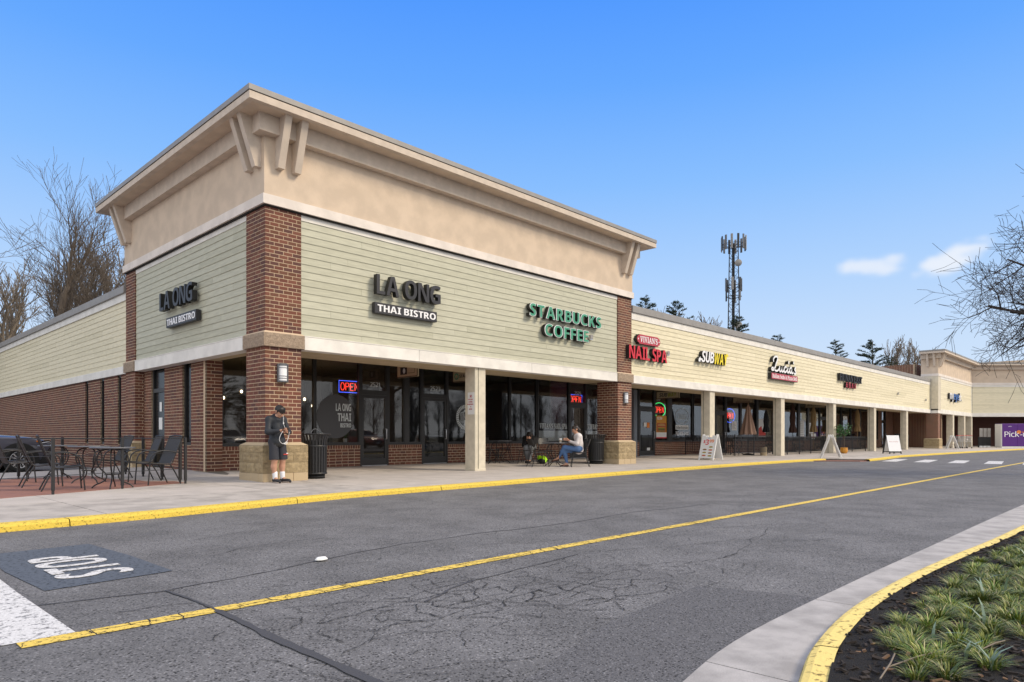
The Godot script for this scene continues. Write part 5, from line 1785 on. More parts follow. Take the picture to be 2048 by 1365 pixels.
	put(st, "small_print", MB.new().bx(V(0.2, 0.4, 0), V(0.45, 0.52, 0.002)), M.paper)
	# notices in the deli and Chinese windows
	for q in [[30.0, 1.38, 0.62, 0.5, "paper"], [33.55, 1.0, 1.0, 1.05, "white"], [39.95, 1.0, 0.8, 1.05, "white"], [41.6, 1.25, 0.95, 0.7, "paper"], [42.0, 0.86, 0.9, 0.36, "paper"]]:
		var o := thing("window_notice", "paper notice on the glass of the row, panel about %d m along" % int(q[0]), "notice", V(fx(q[0]), fy(q[1]), zg))
		o.set_meta("label", {30.0: "white letter-size notice under the orange-red neon word", 33.55: "large red and white poster behind the black umbrella", 39.95: "large pale poster behind the dark brown umbrella", 41.6: "framed menu sheet in the window right of the brown umbrella", 42.0: "low red-striped sheet under the framed menu"}[q[0]])
		put(o, "sheet", MB.new().bx(V(0, 0, 0), V(q[2], q[3], 0.003)), M.paper)
		if q[0] == 33.55:
			put(o, "red_print", MB.new().prism(P2([0.0, 0.0, 0.95, 0.0, 0.95, 0.2, 0.5, 0.25, 0.35, 0.6, 0.0, 0.45]), 0.001), M.print_red, frame_at(V(0.02, 0.05, 0.0032)))
		elif q[0] == 42.0:
			put(o, "red_print", MB.new().bx(V(0.05, 0.1, 0.0032), V(q[2] - 0.05, 0.16, 0.004)), M.print_red)
		else:
			for k in 6:
				put(o, "printed_line", MB.new().bx(V(0.08, q[3] * (0.15 + 0.13 * k), 0.0032), V(q[2] - 0.1 - 0.1 * (k % 3), q[3] * (0.15 + 0.13 * k) + 0.02, 0.004)), M.coping)
	# hanging signs across the walk
	var h1 := hanging_sign(5.75, -2.7, 2.76, 3.14, 0.98, "cream hanging sign with black square logo, over the bistro door")
	put(h1, "logo_square", MB.new().bx(V(-0.32, 2.84, 0.031), V(0.0, 3.06, 0.0335)), M.ink)
	put(h1, "logo_figure", MB.new().ell(V(-0.14, 2.95, 0.034), V(0.06, 0.08, 0.003), 10), M.decal)
	put(h1, "frame_line", MB.new().bx(V(0.03, 2.87, 0.031), V(0.36, 2.88, 0.033)).bx(V(0.03, 3.04, 0.031), V(0.36, 3.05, 0.033)).bx(V(0.35, 2.87, 0.031), V(0.36, 3.05, 0.033)), M.ink)
	var h2 := hanging_sign(8.0, -2.7, 2.76, 3.12, 1.1, "cream hanging sign with green-black round logo, half behind the post")
	var ring2 := []
	for i in 17:
		ring2.append(V(-0.36 + cos(TAU * i / 16) * 0.085, 2.94 + sin(TAU * i / 16) * 0.085, 0.032))
	put(h2, "logo_ring", MB.new().tube(ring2, 0.018, 6), M.sign_green)
	lettering(h2, "print", "STARBUCKS", BOLD, frame_at(V(-0.22, 2.89, 0.031)), 0.72, 0.1, 0.003, M.ink, true)
	var h3 := hanging_sign(20.2, -2.7, 2.72, 3.05, 1.15, "cream hanging sign with white and green slanted name, over sandwich shop door")
	lettering(h3, "print", "SUB", BOLD, Transform3D(Basis(V(1, 0, 0), V(0.15, 1, 0), V(0, 0, 1)), V(-0.42, 2.80, 0.031)), 0.4, 0.17, 0.004, M.decal_dark, true)
	lettering(h3, "print", "WAY", BOLD, Transform3D(Basis(V(1, 0, 0), V(0.15, 1, 0), V(0, 0, 1)), V(0.0, 2.80, 0.031)), 0.42, 0.17, 0.004, mat("sign_olive", Color(0.25, 0.30, 0.02), 0.5), true)
	var h4 := hanging_sign(27.7, -2.7, 2.78, 3.1, 1.1, "cream hanging sign with brown words, above the tan umbrella")
	lettering(h4, "print", "Lucia's", SCRIPT, frame_at(V(-0.32, 2.92, 0.031)), 0.6, 0.13, 0.003, M.canvas_tan, true)
	put(h4, "brown_strip", MB.new().bx(V(-0.4, 2.82, 0.031), V(0.4, 2.88, 0.034)), M.canvas_tan)
	var h5 := hanging_sign(37.9, -2.7, 2.84, 3.18, 1.2, "cream hanging sign with dark serif name, above the sand umbrella")
	lettering(h5, "print", "HUNAN EAST", SERIF, frame_at(V(-0.46, 2.95, 0.031)), 0.92, 0.12, 0.003, M.canvas_brown, true)
	# notice on the post
	var np := thing("post_notice", "white notice with small dark lines fixed to the tan post", "notice", V(5.995, 0, -0.38), -PI / 2)
	put(np, "plate", MB.new().bx(V(0.0, 1.62, 0), V(0.26, 2.22, 0.004)), M.paper)
	lettering(np, "print", "NO", BOLD, frame_at(V(0.09, 2.08, 0.0045)), 0.08, 0.07, 0.002, M.sign_crimson, true)
	var lines := ["SOLICITING", "LOITERING", "SKATEBOARDING", "OR", "ALCOHOL"]
	for i in 5:
		lettering(np, "print", lines[i], BOLD, frame_at(V(0.13 - 0.011 * lines[i].length(), 2.01 - i * 0.065, 0.0045)), 0.022 * lines[i].length() * 0.8, 0.034, 0.002, M.sign_crimson, true)
	# pendant bulbs in the bistro
	for q in [[1.2, 2.05, -4.7], [3.5, 2.1, -4.6], [4.1, 1.95, -5.2], [2.1, 2.3, -5.6], [3.0, 1.9, -5.1], [4.7, 1.95, -5.7]]:
		var p := thing("pendant_lamp", "small warm pendant bulb inside the bistro window", "pendant lamp", V(q[0], q[1], q[2]), 0.0, "pendant bulbs inside the bistro")
		put(p, "lamp_bulb", MB.new().ell(Vector3.ZERO, V(0.035, 0.045, 0.035), 10), M.bulb)
		put(p, "cord", MB.new().tube([V(0, 0.05, 0), V(0, 3.41 - q[1], 0)], 0.004, 4), M.black_dull)
		neon_light(p, Vector3.ZERO, Color(1.0, 0.8, 0.55), 0.04)

# ---- trees and mast ---------------------------------------------------------------
func grow(mb: MB, p: Vector3, d: Vector3, l: float, r: float, lvl: int, o: Dictionary, g: RandomNumberGenerator) -> void:
	var seg: int = [5, 6, 5, 3, 2, 2][mini(lvl, 5)]
	var pts := [p]
	var rad := [r]
	var q := p
	var e := d
	var wob: float = o.wob * (0.14 if lvl == 0 else 1.0)
	for i in seg:
		e = (e + V(g.randf_range(-wob, wob), g.randf_range(-wob, wob) * 0.6 + o.up * (0.0 if lvl == 0 else 1.0), g.randf_range(-wob, wob))).normalized()
		q += e * l / seg
		pts.append(q)
		rad.append(maxf(r * (1.0 - (0.45 if lvl == 0 else 0.72) * (i + 1) / seg), o.thin))
	mb.tube(pts, rad, [7, 5, 4, 3, 3, 3][mini(lvl, 5)], false)
	if lvl >= o.levels:
		return
	var n: int = o.kids[lvl]
	for k in n:
		var f := lerpf(o.from if lvl == 0 else 0.25, 1.0, (k + g.randf()) / n)
		if lvl == 0 and k >= n - 3:
			f = 1.0
		var i := mini(int(f * seg), seg - 1)
		var base: Vector3 = pts[i].lerp(pts[i + 1], f * seg - i)
		var ax: Vector3 = (pts[i + 1] - pts[i]).normalized()
		var side := ax.cross(V(g.randf_range(-1, 1), g.randf_range(-1, 1), g.randf_range(-1, 1))).normalized()
		var a: float = deg_to_rad(g.randf_range(o.amin, o.amax)) * (0.75 if lvl == 0 and f > 0.9 else 1.0)
		var nd := (ax * cos(a) + side * sin(a)).normalized()
		var rr: float = lerpf(rad[i], rad[i + 1], f * seg - i) * g.randf_range(0.45, 0.7)
		grow(mb, base, nd, l * g.randf_range(o.lmin, o.lmax) * (1.0 if lvl > 0 else o.limb), rr, lvl + 1, o, g)

func bare_tree(called: String, label: String, at: Vector3, h: float, seed_at: int, o: Dictionary, m: Material, group := "") -> Node3D:
	var g := RandomNumberGenerator.new()
	g.seed = seed_at
	var base := {"wob": 0.28, "up": 0.07, "levels": 4, "kids": [7, 7, 6, 4, 2], "from": 0.45, "amin": 22.0, "amax": 52.0, "lmin": 0.42, "lmax": 0.66, "limb": 0.95, "thin": 0.007, "trunk": 0.42, "r": 0.02}
	base.merge(o, true)
	var t := thing(called, label, "tree", at, 0.0, group)
	var mb := MB.new()
	grow(mb, Vector3.ZERO, V(g.randf_range(-0.06, 0.06), 1, g.randf_range(-0.06, 0.06)).normalized(), h * base.trunk, h * base.r, 0, base, g)
	var high := 0.01
	for q in mb.v:
		high = maxf(high, q.y)
	var fit := h / high
	for i in mb.v.size():
		mb.v[i] = mb.v[i] * fit
	# trunk and crown apart: the trunk's own tube comes first
	var nt := 5 * 7 * 6
	var trunk := MB.new()
	trunk.v = mb.v.slice(0, nt); trunk.n = mb.n.slice(0, nt); trunk.c = mb.c.slice(0, nt); trunk.u = mb.u.slice(0, nt)
	var crown := MB.new()
	crown.v = mb.v.slice(nt); crown.n = mb.n.slice(nt); crown.c = mb.c.slice(nt); crown.u = mb.u.slice(nt)
	put(t, "trunk", trunk, m)
	put(t, "crown", crown, m)
	return t

func conifer(label: String, at: Vector3, h: float, seed_at: int, spread := 0.26, group := "") -> Node3D:
	var g := RandomNumberGenerator.new()
	g.seed = seed_at
	var t := thing("pine_tree", label, "tree", at, 0.0, group)
	put(t, "trunk", MB.new().tube([Vector3.ZERO, V(0, h * 0.6, 0), V(0.05, h, 0)], [h * 0.018, h * 0.011, 0.02], 7), M.bark)
	var mb := MB.new()
	var n := int(h * 9)
	for i in n:
		var f := 0.3 + 0.69 * (i + g.randf()) / n
		var l: float = h * spread * pow(1.0 - f, 0.75) * 1.5 * g.randf_range(0.6, 1.15) + 0.15
		var a := g.randf() * TAU
		var d := V(cos(a), 0, sin(a))
		var rise := lerpf(-0.1, 0.55, f) + g.randf_range(-0.1, 0.1)
		var pts := []
		for k in 5:
			var u := k / 4.0
			pts.append(V(0, f * h, 0) + d * l * u + Vector3.UP * l * (rise * u - 0.15 * u * u))
		mb.col = Color(1.6, 1.1, 1.1)
		mb.tube(pts, [0.03, 0.024, 0.018, 0.012, 0.006], 3, false)
		for k in int(l * 30) + 5:
			var u := sqrt(g.randf_range(0.06, 1.0))
			var i0 := mini(int(u * 4), 3)
			var p: Vector3 = pts[i0].lerp(pts[i0 + 1], u * 4 - i0) + V(g.randf_range(-0.12, 0.12), g.randf_range(-0.03, 0.1), g.randf_range(-0.12, 0.12))
			var w := (d * g.randf_range(0.1, 0.9) + V(g.randf_range(-1, 1), g.randf_range(0.0, 0.8), g.randf_range(-1, 1))).normalized() * g.randf_range(0.14, 0.3)
			var s := w.cross(V(g.randf_range(-1, 1), 1, g.randf_range(-1, 1))).normalized() * 0.035
			mb.col = Color(1, 1, 1) * g.randf_range(0.6, 1.5)
			mb.tri(p - s, p + s, p + w)
			mb.tri(p - s * 0.4 + Vector3.UP * 0.03, p + w * 0.8 + Vector3.UP * 0.08, p + s * 0.4 - Vector3.UP * 0.02)
	stuff(put(t, "crown", mb, M.needles))
	return t

func trees_and_mast() -> void:
	var tall := {"trunk": 0.5, "from": 0.5, "amin": 18.0, "amax": 44.0, "limb": 0.66, "lmin": 0.45, "lmax": 0.75, "up": 0.12, "wob": 0.24, "kids": [7, 7, 6, 4, 2], "r": 0.019, "thin": 0.008}
	bare_tree("bare_tree", "tallest bare tree behind the side wing, with a thick forking trunk", V(3.0, 0, -31.7), 17.5, 4, tall, M.bark)
	var wide := {"trunk": 0.45, "from": 0.4, "amin": 22.0, "amax": 50.0, "limb": 0.8, "lmin": 0.45, "lmax": 0.72, "wob": 0.26, "up": 0.10, "kids": [7, 6, 6, 4, 2], "r": 0.017, "thin": 0.008}
	var b := bare_tree("bare_tree", "bare tree with spreading limbs at the picture's left edge above the wing", V(-3.2, 0, -29.0), 13.0, 12, wide, M.bark)
	dup(b, "bare tree with crooked twin limbs just left of the block's roof corner", V(6.2, 0, -32.0), 2.1, 1.08)
	dup(b, "slim bare tree between the tallest tree and the block's roof", V(5.2, 0, -36.0), 4.0, 1.1)
	var thicket := {"trunk": 0.25, "from": 0.15, "amin": 12.0, "amax": 34.0, "limb": 1.0, "kids": [7, 6, 5, 4, 2], "up": 0.12, "thin": 0.009}
	var c := bare_tree("bare_tree", "low tangled bare trees seen over the side wing roof", V(2.4, 0, -43.0), 13.5, 21, thicket, M.bark_pale, "bare thicket trees behind the wing")
	for q in [[-1.0, -46.0, 1.0], [-4.5, -40.0, 0.95], [6.5, -44.0, 1.1], [9.5, -40.0, 1.15], [0.5, -52.0, 1.1], [-8.0, -52.0, 1.1], [4.5, -50.0, 1.05], [7.8, -37.0, 1.0], [-5.0, -58.0, 1.25], [10.0, -52.0, 1.25]]:
		dup(c, "low tangled bare trees seen over the side wing roof", V(q[0], 0, q[1]), q[0] * 1.7, q[2])
	# behind the shop row
	var ev := conifer("dark evergreen just right of the block's roof end", V(53.5, 0, -25.2), 15.4, 31)
	dup(ev, "dark evergreen with a broad top beside bare trees behind the row", V(55.8, 0, -23.0), 2.0, 0.97)
	dup(ev, "evergreen partly hidden at the foot of the antenna mast", V(72.4, 0, -24.4), 4.0, 1.02)
	dup(ev, "small evergreen tip over the middle of the shop row roof", V(72.8, 0, -19.5), 1.0, 0.84)
	dup(ev, "evergreen tip between the middle of the row and the far pines", V(77.5, 0, -14.6), 5.1, 0.80)
	var ev2 := conifer("layered pine with open branches near the far building", V(85.9, 0, -13.0), 13.0, 37, 0.34)
	var slim := {"trunk": 0.3, "from": 0.3, "amin": 12.0, "amax": 34.0, "limb": 1.0, "kids": [8, 7, 5, 4, 2], "up": 0.15, "thin": 0.016}
	var s := bare_tree("bare_tree", "bare trees standing in a row behind the shop roof", V(62.3, 0, -23.2), 14.6, 41, slim, M.bark_pale, "bare trees behind the shop row")
	for q in [[59.3, -26.4, 1.05], [57.0, -24.5, 1.0], [65.0, -24.6, 1.0], [80.2, -26.2, 0.98], [83.0, -27.0, 0.92], [60.8, -25.0, 0.97], [93.3, -12.5, 0.98], [97.1, -11.4, 0.99], [101.9, -10.7, 0.93], [137.8, -9.4, 1.02]]:
		dup(s, "bare trees standing in a row behind the shop roof", V(q[0], 0, q[1]), q[0] * 2.3, q[2])
	# big tree whose twigs hang into the picture on the right
	bare_tree("bare_tree", "large bare tree at the right edge, long twiggy branches reaching over the lane", V(17.6, 0, 12.35), 9.6, 57, {"trunk": 0.45, "from": 0.55, "amin": 35.0, "amax": 75.0, "limb": 0.80, "up": 0.0, "wob": 0.26, "kids": [10, 8, 7, 5, 3], "lmin": 0.42, "lmax": 0.68, "thin": 0.0045, "r": 0.02}, M.bark_dark)
	mast(V(78.7, 0, -27.8), 27.5)

func mast(at: Vector3, h: float) -> void:
	var o := thing("antenna_mast", "tall dark lattice antenna mast behind the shop row roof", "antenna mast", at, 0.5)
	var legs := []
	for k in 3:
		var a := TAU * k / 3
		var d := V(cos(a), 0, sin(a))
		legs.append([d * 1.1, d * 0.62 + Vector3.UP * (h - 1.2)])
		put(o, "leg", MB.new().tube([legs[k][0], legs[k][1]], [0.09, 0.06], 6), M.black_metal)
	put(o, "cable_tray", MB.new().bx(V(-0.28, 0, -0.22), V(0.24, h - 1.0, 0.12)), M.black_dull)
	for k in 3:
		var mb := MB.new()
		for i in 30:
			var f0 := i / 30.0
			var f1 := (i + 1) / 30.0
			var a: Array = legs[k]
			var b: Array = legs[(k + 1) % 3]
			if i % 2:
				mb.tube([a[0].lerp(a[1], f0), b[0].lerp(b[1], f1)], 0.03, 3, false)
			else:
				mb.tube([b[0].lerp(b[1], f0), a[0].lerp(a[1], f1)], 0.03, 3, false)
			mb.tube([a[0].lerp(a[1], f1), b[0].lerp(b[1], f1)], 0.022, 3, false)
		put(o, "bracing", mb, M.grey_metal)
	for lvl in [[h - 1.2, 1.55, 12, 1.9], [h - 6.6, 1.05, 6, 1.7], [h - 8.0, 1.0, 3, 1.6]]:
		var ring := MB.new()
		var p := []
		for i in 13:
			p.append(V(cos(TAU * i / 12) * lvl[1], lvl[0], sin(TAU * i / 12) * lvl[1]))
		ring.tube(p, 0.04, 4)
		put(o, "platform_ring", ring, M.black_metal)
		for i in lvl[2]:
			var a: float = TAU * i / lvl[2] + 0.2
			var q := V(cos(a) * lvl[1], lvl[0], sin(a) * lvl[1])
			put(o, "antenna", MB.new().cb(V(-0.14, -lvl[3] * 0.4, -0.07), V(0.14, lvl[3] * 0.6, 0.07), 0.03), M[["coping", "grey_metal", "black_metal"][i % 3]], Transform3D(Basis(Vector3.UP, -a + PI / 2), q))
			put(o, "arm", MB.new().tube([V(cos(a) * 0.5, lvl[0] - 0.3, sin(a) * 0.5), q], 0.035, 4), M.black_metal)
	for q in [[h - 3.9, 0.45], [h - 12.0, 0.5]]:
		put(o, "dish", MB.new().lathe([Vector2(0.0, 0.0), Vector2(q[1], 0.12), Vector2(q[1], 0.3), Vector2(0, 0.34)], 14), M.coping, Transform3D(Basis(V(0, 0, 1), PI / 2), V(-1.2, q[0], 0.5)))

# ---- cafe furniture -----------------------------------------------------------------
func arm_chair(label: String, group: String) -> Node3D:                # faces +x
	var o := thing("patio_chair", label, "chair", Vector3.ZERO, 0.0, group)
	for s in [-1.0, 1.0]:
		var z: float = 0.27 * s
		put(o, "leg", MB.new().tube(curve([V(0.27, 0, z), V(0.245, 0.3, z), V(0.235, 0.47, z), V(0.19, 0.58, z), V(0.07, 0.645, z), V(-0.1, 0.655, z), V(-0.29, 0.62, z)], 4), 0.0125, 6), M.black_metal)
		put(o, "leg", MB.new().tube([V(-0.15, 0.41, z * 0.9), V(-0.27, 0.2, z * 0.95), V(-0.36, 0.0, z)], 0.0125, 6), M.black_metal)
		put(o, "side_rail", MB.new().tube(curve([V(0.26, 0.425, z * 0.92), V(0.0, 0.40, z * 0.92), V(-0.17, 0.40, z * 0.92), V(-0.24, 0.52, z * 0.92), V(-0.40, 0.94, z * 0.92)], 4), 0.012, 6), M.black_metal)
	var seat := MB.new()
	var back := MB.new()
	var ps := curve([V(0.26, 0.425, 0), V(0.1, 0.398, 0), V(-0.16, 0.402, 0)], 4)
	var pb := curve([V(-0.17, 0.41, 0), V(-0.245, 0.55, 0), V(-0.32, 0.74, 0), V(-0.40, 0.94, 0)], 4)
	for q in [[seat, ps], [back, pb]]:
		var p: Array = q[1]
		for i in p.size() - 1:
			for s in 4:
				var z0 := -0.245 + s * 0.1225
				var z1 := z0 + 0.1225
				var sag := func(z: float) -> Vector3: return Vector3.DOWN * 0.012 * (1.0 - pow(z / 0.245, 2.0))
				q[0].oquad(p[i] + V(0, 0, z0) + sag.call(z0), p[i + 1] + V(0, 0, z0) + sag.call(z0), p[i + 1] + V(0, 0, z1) + sag.call(z1), p[i] + V(0, 0, z1) + sag.call(z1), V(0.5, 1, 0))
	put(o, "seat", seat, M.sling)
	put(o, "backrest", back, M.sling)
	put(o, "top_rail", MB.new().tube([V(-0.40, 0.94, -0.25), V(-0.41, 0.955, 0), V(-0.40, 0.94, 0.25)], 0.014, 6), M.black_metal)
	put(o, "stretcher", MB.new().tube([V(0.24, 0.41, -0.25), V(0.24, 0.41, 0.25)], 0.01, 5), M.black_metal)
	return o

func bistro_table(label: String, r: float, group: String) -> Node3D:
	var o := thing("patio_table", label, "table", Vector3.ZERO, 0.0, group)
	put(o, "table_top", MB.new().lathe([Vector2(0, 0.715), Vector2(r - 0.02, 0.715), Vector2(r, 0.72), Vector2(r, 0.735), Vector2(r - 0.012, 0.742), Vector2(0, 0.742)], 28), M.grey_metal)
	for k in 4:
		var a := TAU * k / 4 + 0.4
		var d := V(cos(a), 0, sin(a))
		var p := []
		for q in [[0.06, 0.71], [0.2, 0.66], [0.255, 0.53], [0.22, 0.38], [0.10, 0.24], [0.14, 0.13], [0.28, 0.06], [0.34, 0.0]]:
			p.append(d * q[0] * (r / 0.38) + Vector3.UP * q[1])
		put(o, "leg", MB.new().tube(curve(p, 4), 0.013, 6), M.black_metal)
	var ring := []
	for i in 13:
		ring.append(V(cos(TAU * i / 12) * 0.13, 0.25, sin(TAU * i / 12) * 0.13))
	put(o, "leg_ring", MB.new().tube(ring, 0.009, 5), M.black_metal)
	return o

func cafe_left() -> void:
	var t := bistro_table("round black metal table, nearest of three on the red patio", 0.37, "patio tables")
	t.position = V(-2.62, S + 0.005, -0.52)
	dup(t, "round black metal table, middle of three on the red patio", V(-2.50, S + 0.005, -2.45), 0.6)
	dup(t, "round black metal table, farthest of three on the red patio", V(-2.62, S + 0.005, -4.35), 1.1)
	var c := arm_chair("black sling armchair nearest the kerb, back to the lot, left of the nearest table", "sling armchairs on the patio")
	c.position = V(-3.34, S + 0.005, -0.62)
	c.rotation.y = -0.15
	for q in [["black sling armchair left of the middle patio table", -3.38, -1.95, -0.1], ["black sling armchair at the picture's left edge before the car wheel", -3.52, -3.55, 0.08], ["black sling armchair between the nearest table and the end fence posts", -1.72, -1.02, PI + 0.12], ["black sling armchair right of the middle patio table", -1.62, -2.3, PI - 0.05], ["black sling armchair right of the farthest patio table", -1.75, -3.75, PI + 0.1], ["black sling armchair behind the wide patio post, beside the farthest table", -3.3, -5.0, -0.2]]:
		dup(c, q[0], V(q[1], S + 0.005, q[2]), q[3])
	# wire fence round the patio: posts with wires between them
	var o := thing("patio_fence", "low black post and wire fence round the red patio", "fence")
	var posts := [[-5.3, 1.05], [-3.73, 0.34], [-2.55, -0.22], [-1.24, -0.80], [-1.20, -1.18], [-1.14, -2.35], [-1.02, -3.9], [-1.0, -5.2], [-2.3, -5.35], [-3.2, -5.05]]
	for i in posts.size():
		var p: Array = posts[i]
		var w := 0.024 if i < 4 else 0.028
		var post := put(o, "post", MB.new().cb(V(p[0] - w, S + 0.06, p[1] - w), V(p[0] + w, S + 0.92, p[1] + w), 0.006), M.black_metal)
		put(post, "foot", MB.new().cb(V(p[0] - 0.018, S + 0.003, p[1] - 0.018), V(p[0] + 0.018, S + 0.07, p[1] + 0.018), 0.004), M.black_metal)
		if i > 0 and i != 4:
			for y in [0.30, 0.62, 0.90]:
				put(o, "wire", MB.new().tube([V(posts[i - 1][0], S + y, posts[i - 1][1]), V(p[0], S + y, p[1])], 0.006, 5), M.black_metal)
	# parked car, nose to the wing wall
	var car := suv("dark blue-grey sport utility car parked nose-in beside the side wing", V(-2.27, 0.0, -11.2), 0.0)
	car.rotation.y = 0.05

func wheel(o: Node3D, at: Vector3, side: float) -> void:
	var t := Transform3D(Basis(V(1, 0, 0), side * PI / 2), at)
	var w := put(o, "wheel", MB.new().lathe([Vector2(0.22, -0.10), Vector2(0.33, -0.11), Vector2(0.355, -0.08), Vector2(0.36, 0.0), Vector2(0.355, 0.08), Vector2(0.33, 0.105), Vector2(0.235, 0.10), Vector2(0.235, 0.02)], 32), M.tyre, t)
	put(w, "rim", MB.new().lathe([Vector2(0.238, 0.03), Vector2(0.245, 0.098), Vector2(0.222, 0.104), Vector2(0.214, 0.05)], 32), M.rim)
	put(w, "brake_disc", MB.new().lathe([Vector2(0, 0.0), Vector2(0.235, 0.0), Vector2(0.235, 0.012), Vector2(0, 0.012)], 24), M.car_black)
	for k in 5:
		var mb := MB.new()
		for s in [-1.0, 1.0]:
			mb.xf = Transform3D(Basis(Vector3.UP, TAU * k / 5), Vector3.ZERO)
			mb.oquad(V(0.03, 0.085, s * 0.012), V(0.22, 0.095, s * 0.075), V(0.22, 0.095, s * 0.028), V(0.03, 0.085, s * 0.001), Vector3.UP)
			mb.oquad(V(0.03, 0.085, s * 0.012), V(0.22, 0.085, s * 0.055), V(0.22, 0.04, s * 0.06), V(0.03, 0.04, s * 0.02), V(0, 0.3, s))
			mb.oquad(V(0.03, 0.085, s * 0.002), V(0.22, 0.085, s * 0.02), V(0.22, 0.04, s * 0.018), V(0.03, 0.04, s * 0.001), V(0, 0.3, -s))
		put(w, "spoke", mb, M.rim)
	put(w, "hub_cap", MB.new().lathe([Vector2(0.0, 0.06), Vector2(0.05, 0.06), Vector2(0.045, 0.095), Vector2(0, 0.1)], 14), M.rim)

func suv(label: String, at: Vector3, turn: float) -> Node3D:            # origin on the ground under the front axle's middle, nose to +x
	var o := thing("parked_car", label, "car", at, turn)
	# stations: x, half width, sill height, belt (shoulder) height, top height of the lower body
	var st := [[0.93, 0.60, 0.42, 0.60, 0.66], [0.88, 0.72, 0.34, 0.70, 0.80], [0.78, 0.81, 0.27, 0.80, 0.90], [0.60, 0.875, 0.24, 0.88, 0.97], [0.35, 0.91, 0.24, 0.935, 1.02], [0.0, 0.925, 0.24, 0.965, 1.055], [-0.4, 0.92, 0.24, 0.98, 1.085], [-0.8, 0.92, 0.24, 0.99, 1.06], [-1.6, 0.925, 0.24, 1.0, 1.05], [-2.4, 0.925, 0.24, 1.02, 1.07], [-3.0, 0.915, 0.26, 1.04, 1.09], [-3.4, 0.87, 0.34, 1.06, 1.10], [-3.58, 0.80, 0.42, 1.06, 1.10]]
	var prof := func(s: Array) -> Array:
		var w: float = s[1]
		return [V(s[0], s[2], 0), V(s[0], s[2], w * 0.93), V(s[0], s[2] + 0.12, w * 0.985), V(s[0], lerpf(s[2], s[3], 0.55), w), V(s[0], lerpf(s[2], s[3], 0.85), w * 0.985), V(s[0], s[3], w * 0.95), V(s[0], lerpf(s[3], s[4], 0.6), w * 0.84), V(s[0], lerpf(s[3], s[4], 0.92), w * 0.55), V(s[0], s[4], 0)]
	var body := MB.new()
	for i in st.size() - 1:
		var a: Array = prof.call(st[i])
		var b: Array = prof.call(st[i + 1])
		for k in a.size() - 1:
			var nrm := func(p: Array, q: int) -> Vector3:
				var t: Vector3 = p[mini(q + 1, p.size() - 1)] - p[maxi(q - 1, 0)]
				return V(0.12 * (1.0 if i < 3 else 0.0), -t.z * -1.0, t.y).normalized() if false else V(0.0, t.z * -1.0, t.y).normalized()
			for s in [1.0, -1.0]:
				var m := V(1, 1, s)
				var na: Vector3 = nrm.call(a, k) * m
				var nb: Vector3 = nrm.call(a, k + 1) * m
				if s > 0:
					body.squad(b[k] * m, a[k] * m, a[k + 1] * m, b[k + 1] * m, na, na, nb, nb)
				else:
					body.squad(a[k] * m, b[k] * m, b[k + 1] * m, a[k + 1] * m, na, na, nb, nb)
	for e in [0, st.size() - 1]:
		var a: Array = prof.call(st[e])
		for k in range(1, a.size() - 1):
			for s in [1.0, -1.0]:
				body.otri(a[0] * V(1, 1, s), a[k] * V(1, 1, s), a[k + 1] * V(1, 1, s), V(1 if e == 0 else -1, 0, 0))
	put(o, "body", body, M.car_paint)
	# cabin: glass house with roof and pillars
	var cab := [[-0.62, 1.05, 0.80], [-1.32, 1.55, 0.62], [-1.9, 1.66, 0.60], [-2.7, 1.645, 0.60], [-3.2, 1.58, 0.58], [-3.52, 1.08, 0.72]]
	var gl := MB.new()
	for i in cab.size() - 1:
		var a: Array = cab[i]
		var b: Array = cab[i + 1]
		var ya := 1.03
		for s in [1.0, -1.0]:
			gl.oquad(V(a[0], ya, 0.845 * s), V(b[0], ya, 0.845 * s), V(b[0], b[1] - 0.03, b[2] * s), V(a[0], a[1] - 0.03, a[2] * s), V(0, 0.3, s))
		gl.oquad(V(a[0], a[1] - 0.03, -a[2]), V(b[0], b[1] - 0.03, -b[2]), V(b[0], b[1] - 0.03, b[2]), V(a[0], a[1] - 0.03, a[2]), V(1 if i == 0 else (-1 if i == 4 else 0), 1, 0))
	put(o, "glasshouse", gl, M.car_glass)
	var roof := MB.new()
	for i in range(1, cab.size() - 2):
		var a: Array = cab[i]
		var b: Array = cab[i + 1]
		roof.oquad(V(a[0], a[1], -a[2] - 0.01), V(b[0], b[1], -b[2] - 0.01), V(b[0], b[1], b[2] + 0.01), V(a[0], a[1], a[2] + 0.01), Vector3.UP)
		for s in [1.0, -1.0]:
			roof.oquad(V(a[0], a[1], s * (a[2] + 0.01)), V(b[0], b[1], s * (b[2] + 0.01)), V(b[0], b[1] - 0.07, s * (b[2] + 0.04)), V(a[0], a[1] - 0.07, s * (a[2] + 0.04)), V(0, 0.2, s))
	put(o, "roof", roof, M.car_paint)
	for s in [1.0, -1.0]:
		for q in [[V(-0.60, 1.06, 0.83 * s), V(-1.32, 1.55, 0.64 * s)], [V(-2.15, 1.03, 0.855 * s), V(-2.2, 1.63, 0.62 * s)], [V(-3.1, 1.03, 0.85 * s), V(-3.12, 1.58, 0.62 * s)]]:
			put(o, "roof_pillar", MB.new().tube(q, 0.035, 6), M.car_paint)
		put(o, "headlight", MB.new().prism(P2([0.0, 0.0, 0.30, 0.02, 0.42, -0.03, 0.36, -0.10, 0.16, -0.11]), 0.05), M.car_glass, Transform3D(Basis(Vector3.UP, s * 0.62 + (0.0 if s > 0 else 0.0)), V(0.50, 0.90, s * 0.845 - (0.0 if s > 0 else 0.05))))
		put(o, "turn_light", MB.new().cb(V(0.42, 0.86, s * 0.855 - 0.03), V(0.54, 0.905, s * 0.88 + 0.01), 0.01), M.amber)
		put(o, "daylight_strip", MB.new().tube([V(0.56, 0.84, s * 0.885), V(0.72, 0.87, s * 0.82), V(0.84, 0.84, s * 0.73)], 0.010, 5), M.sign_white)
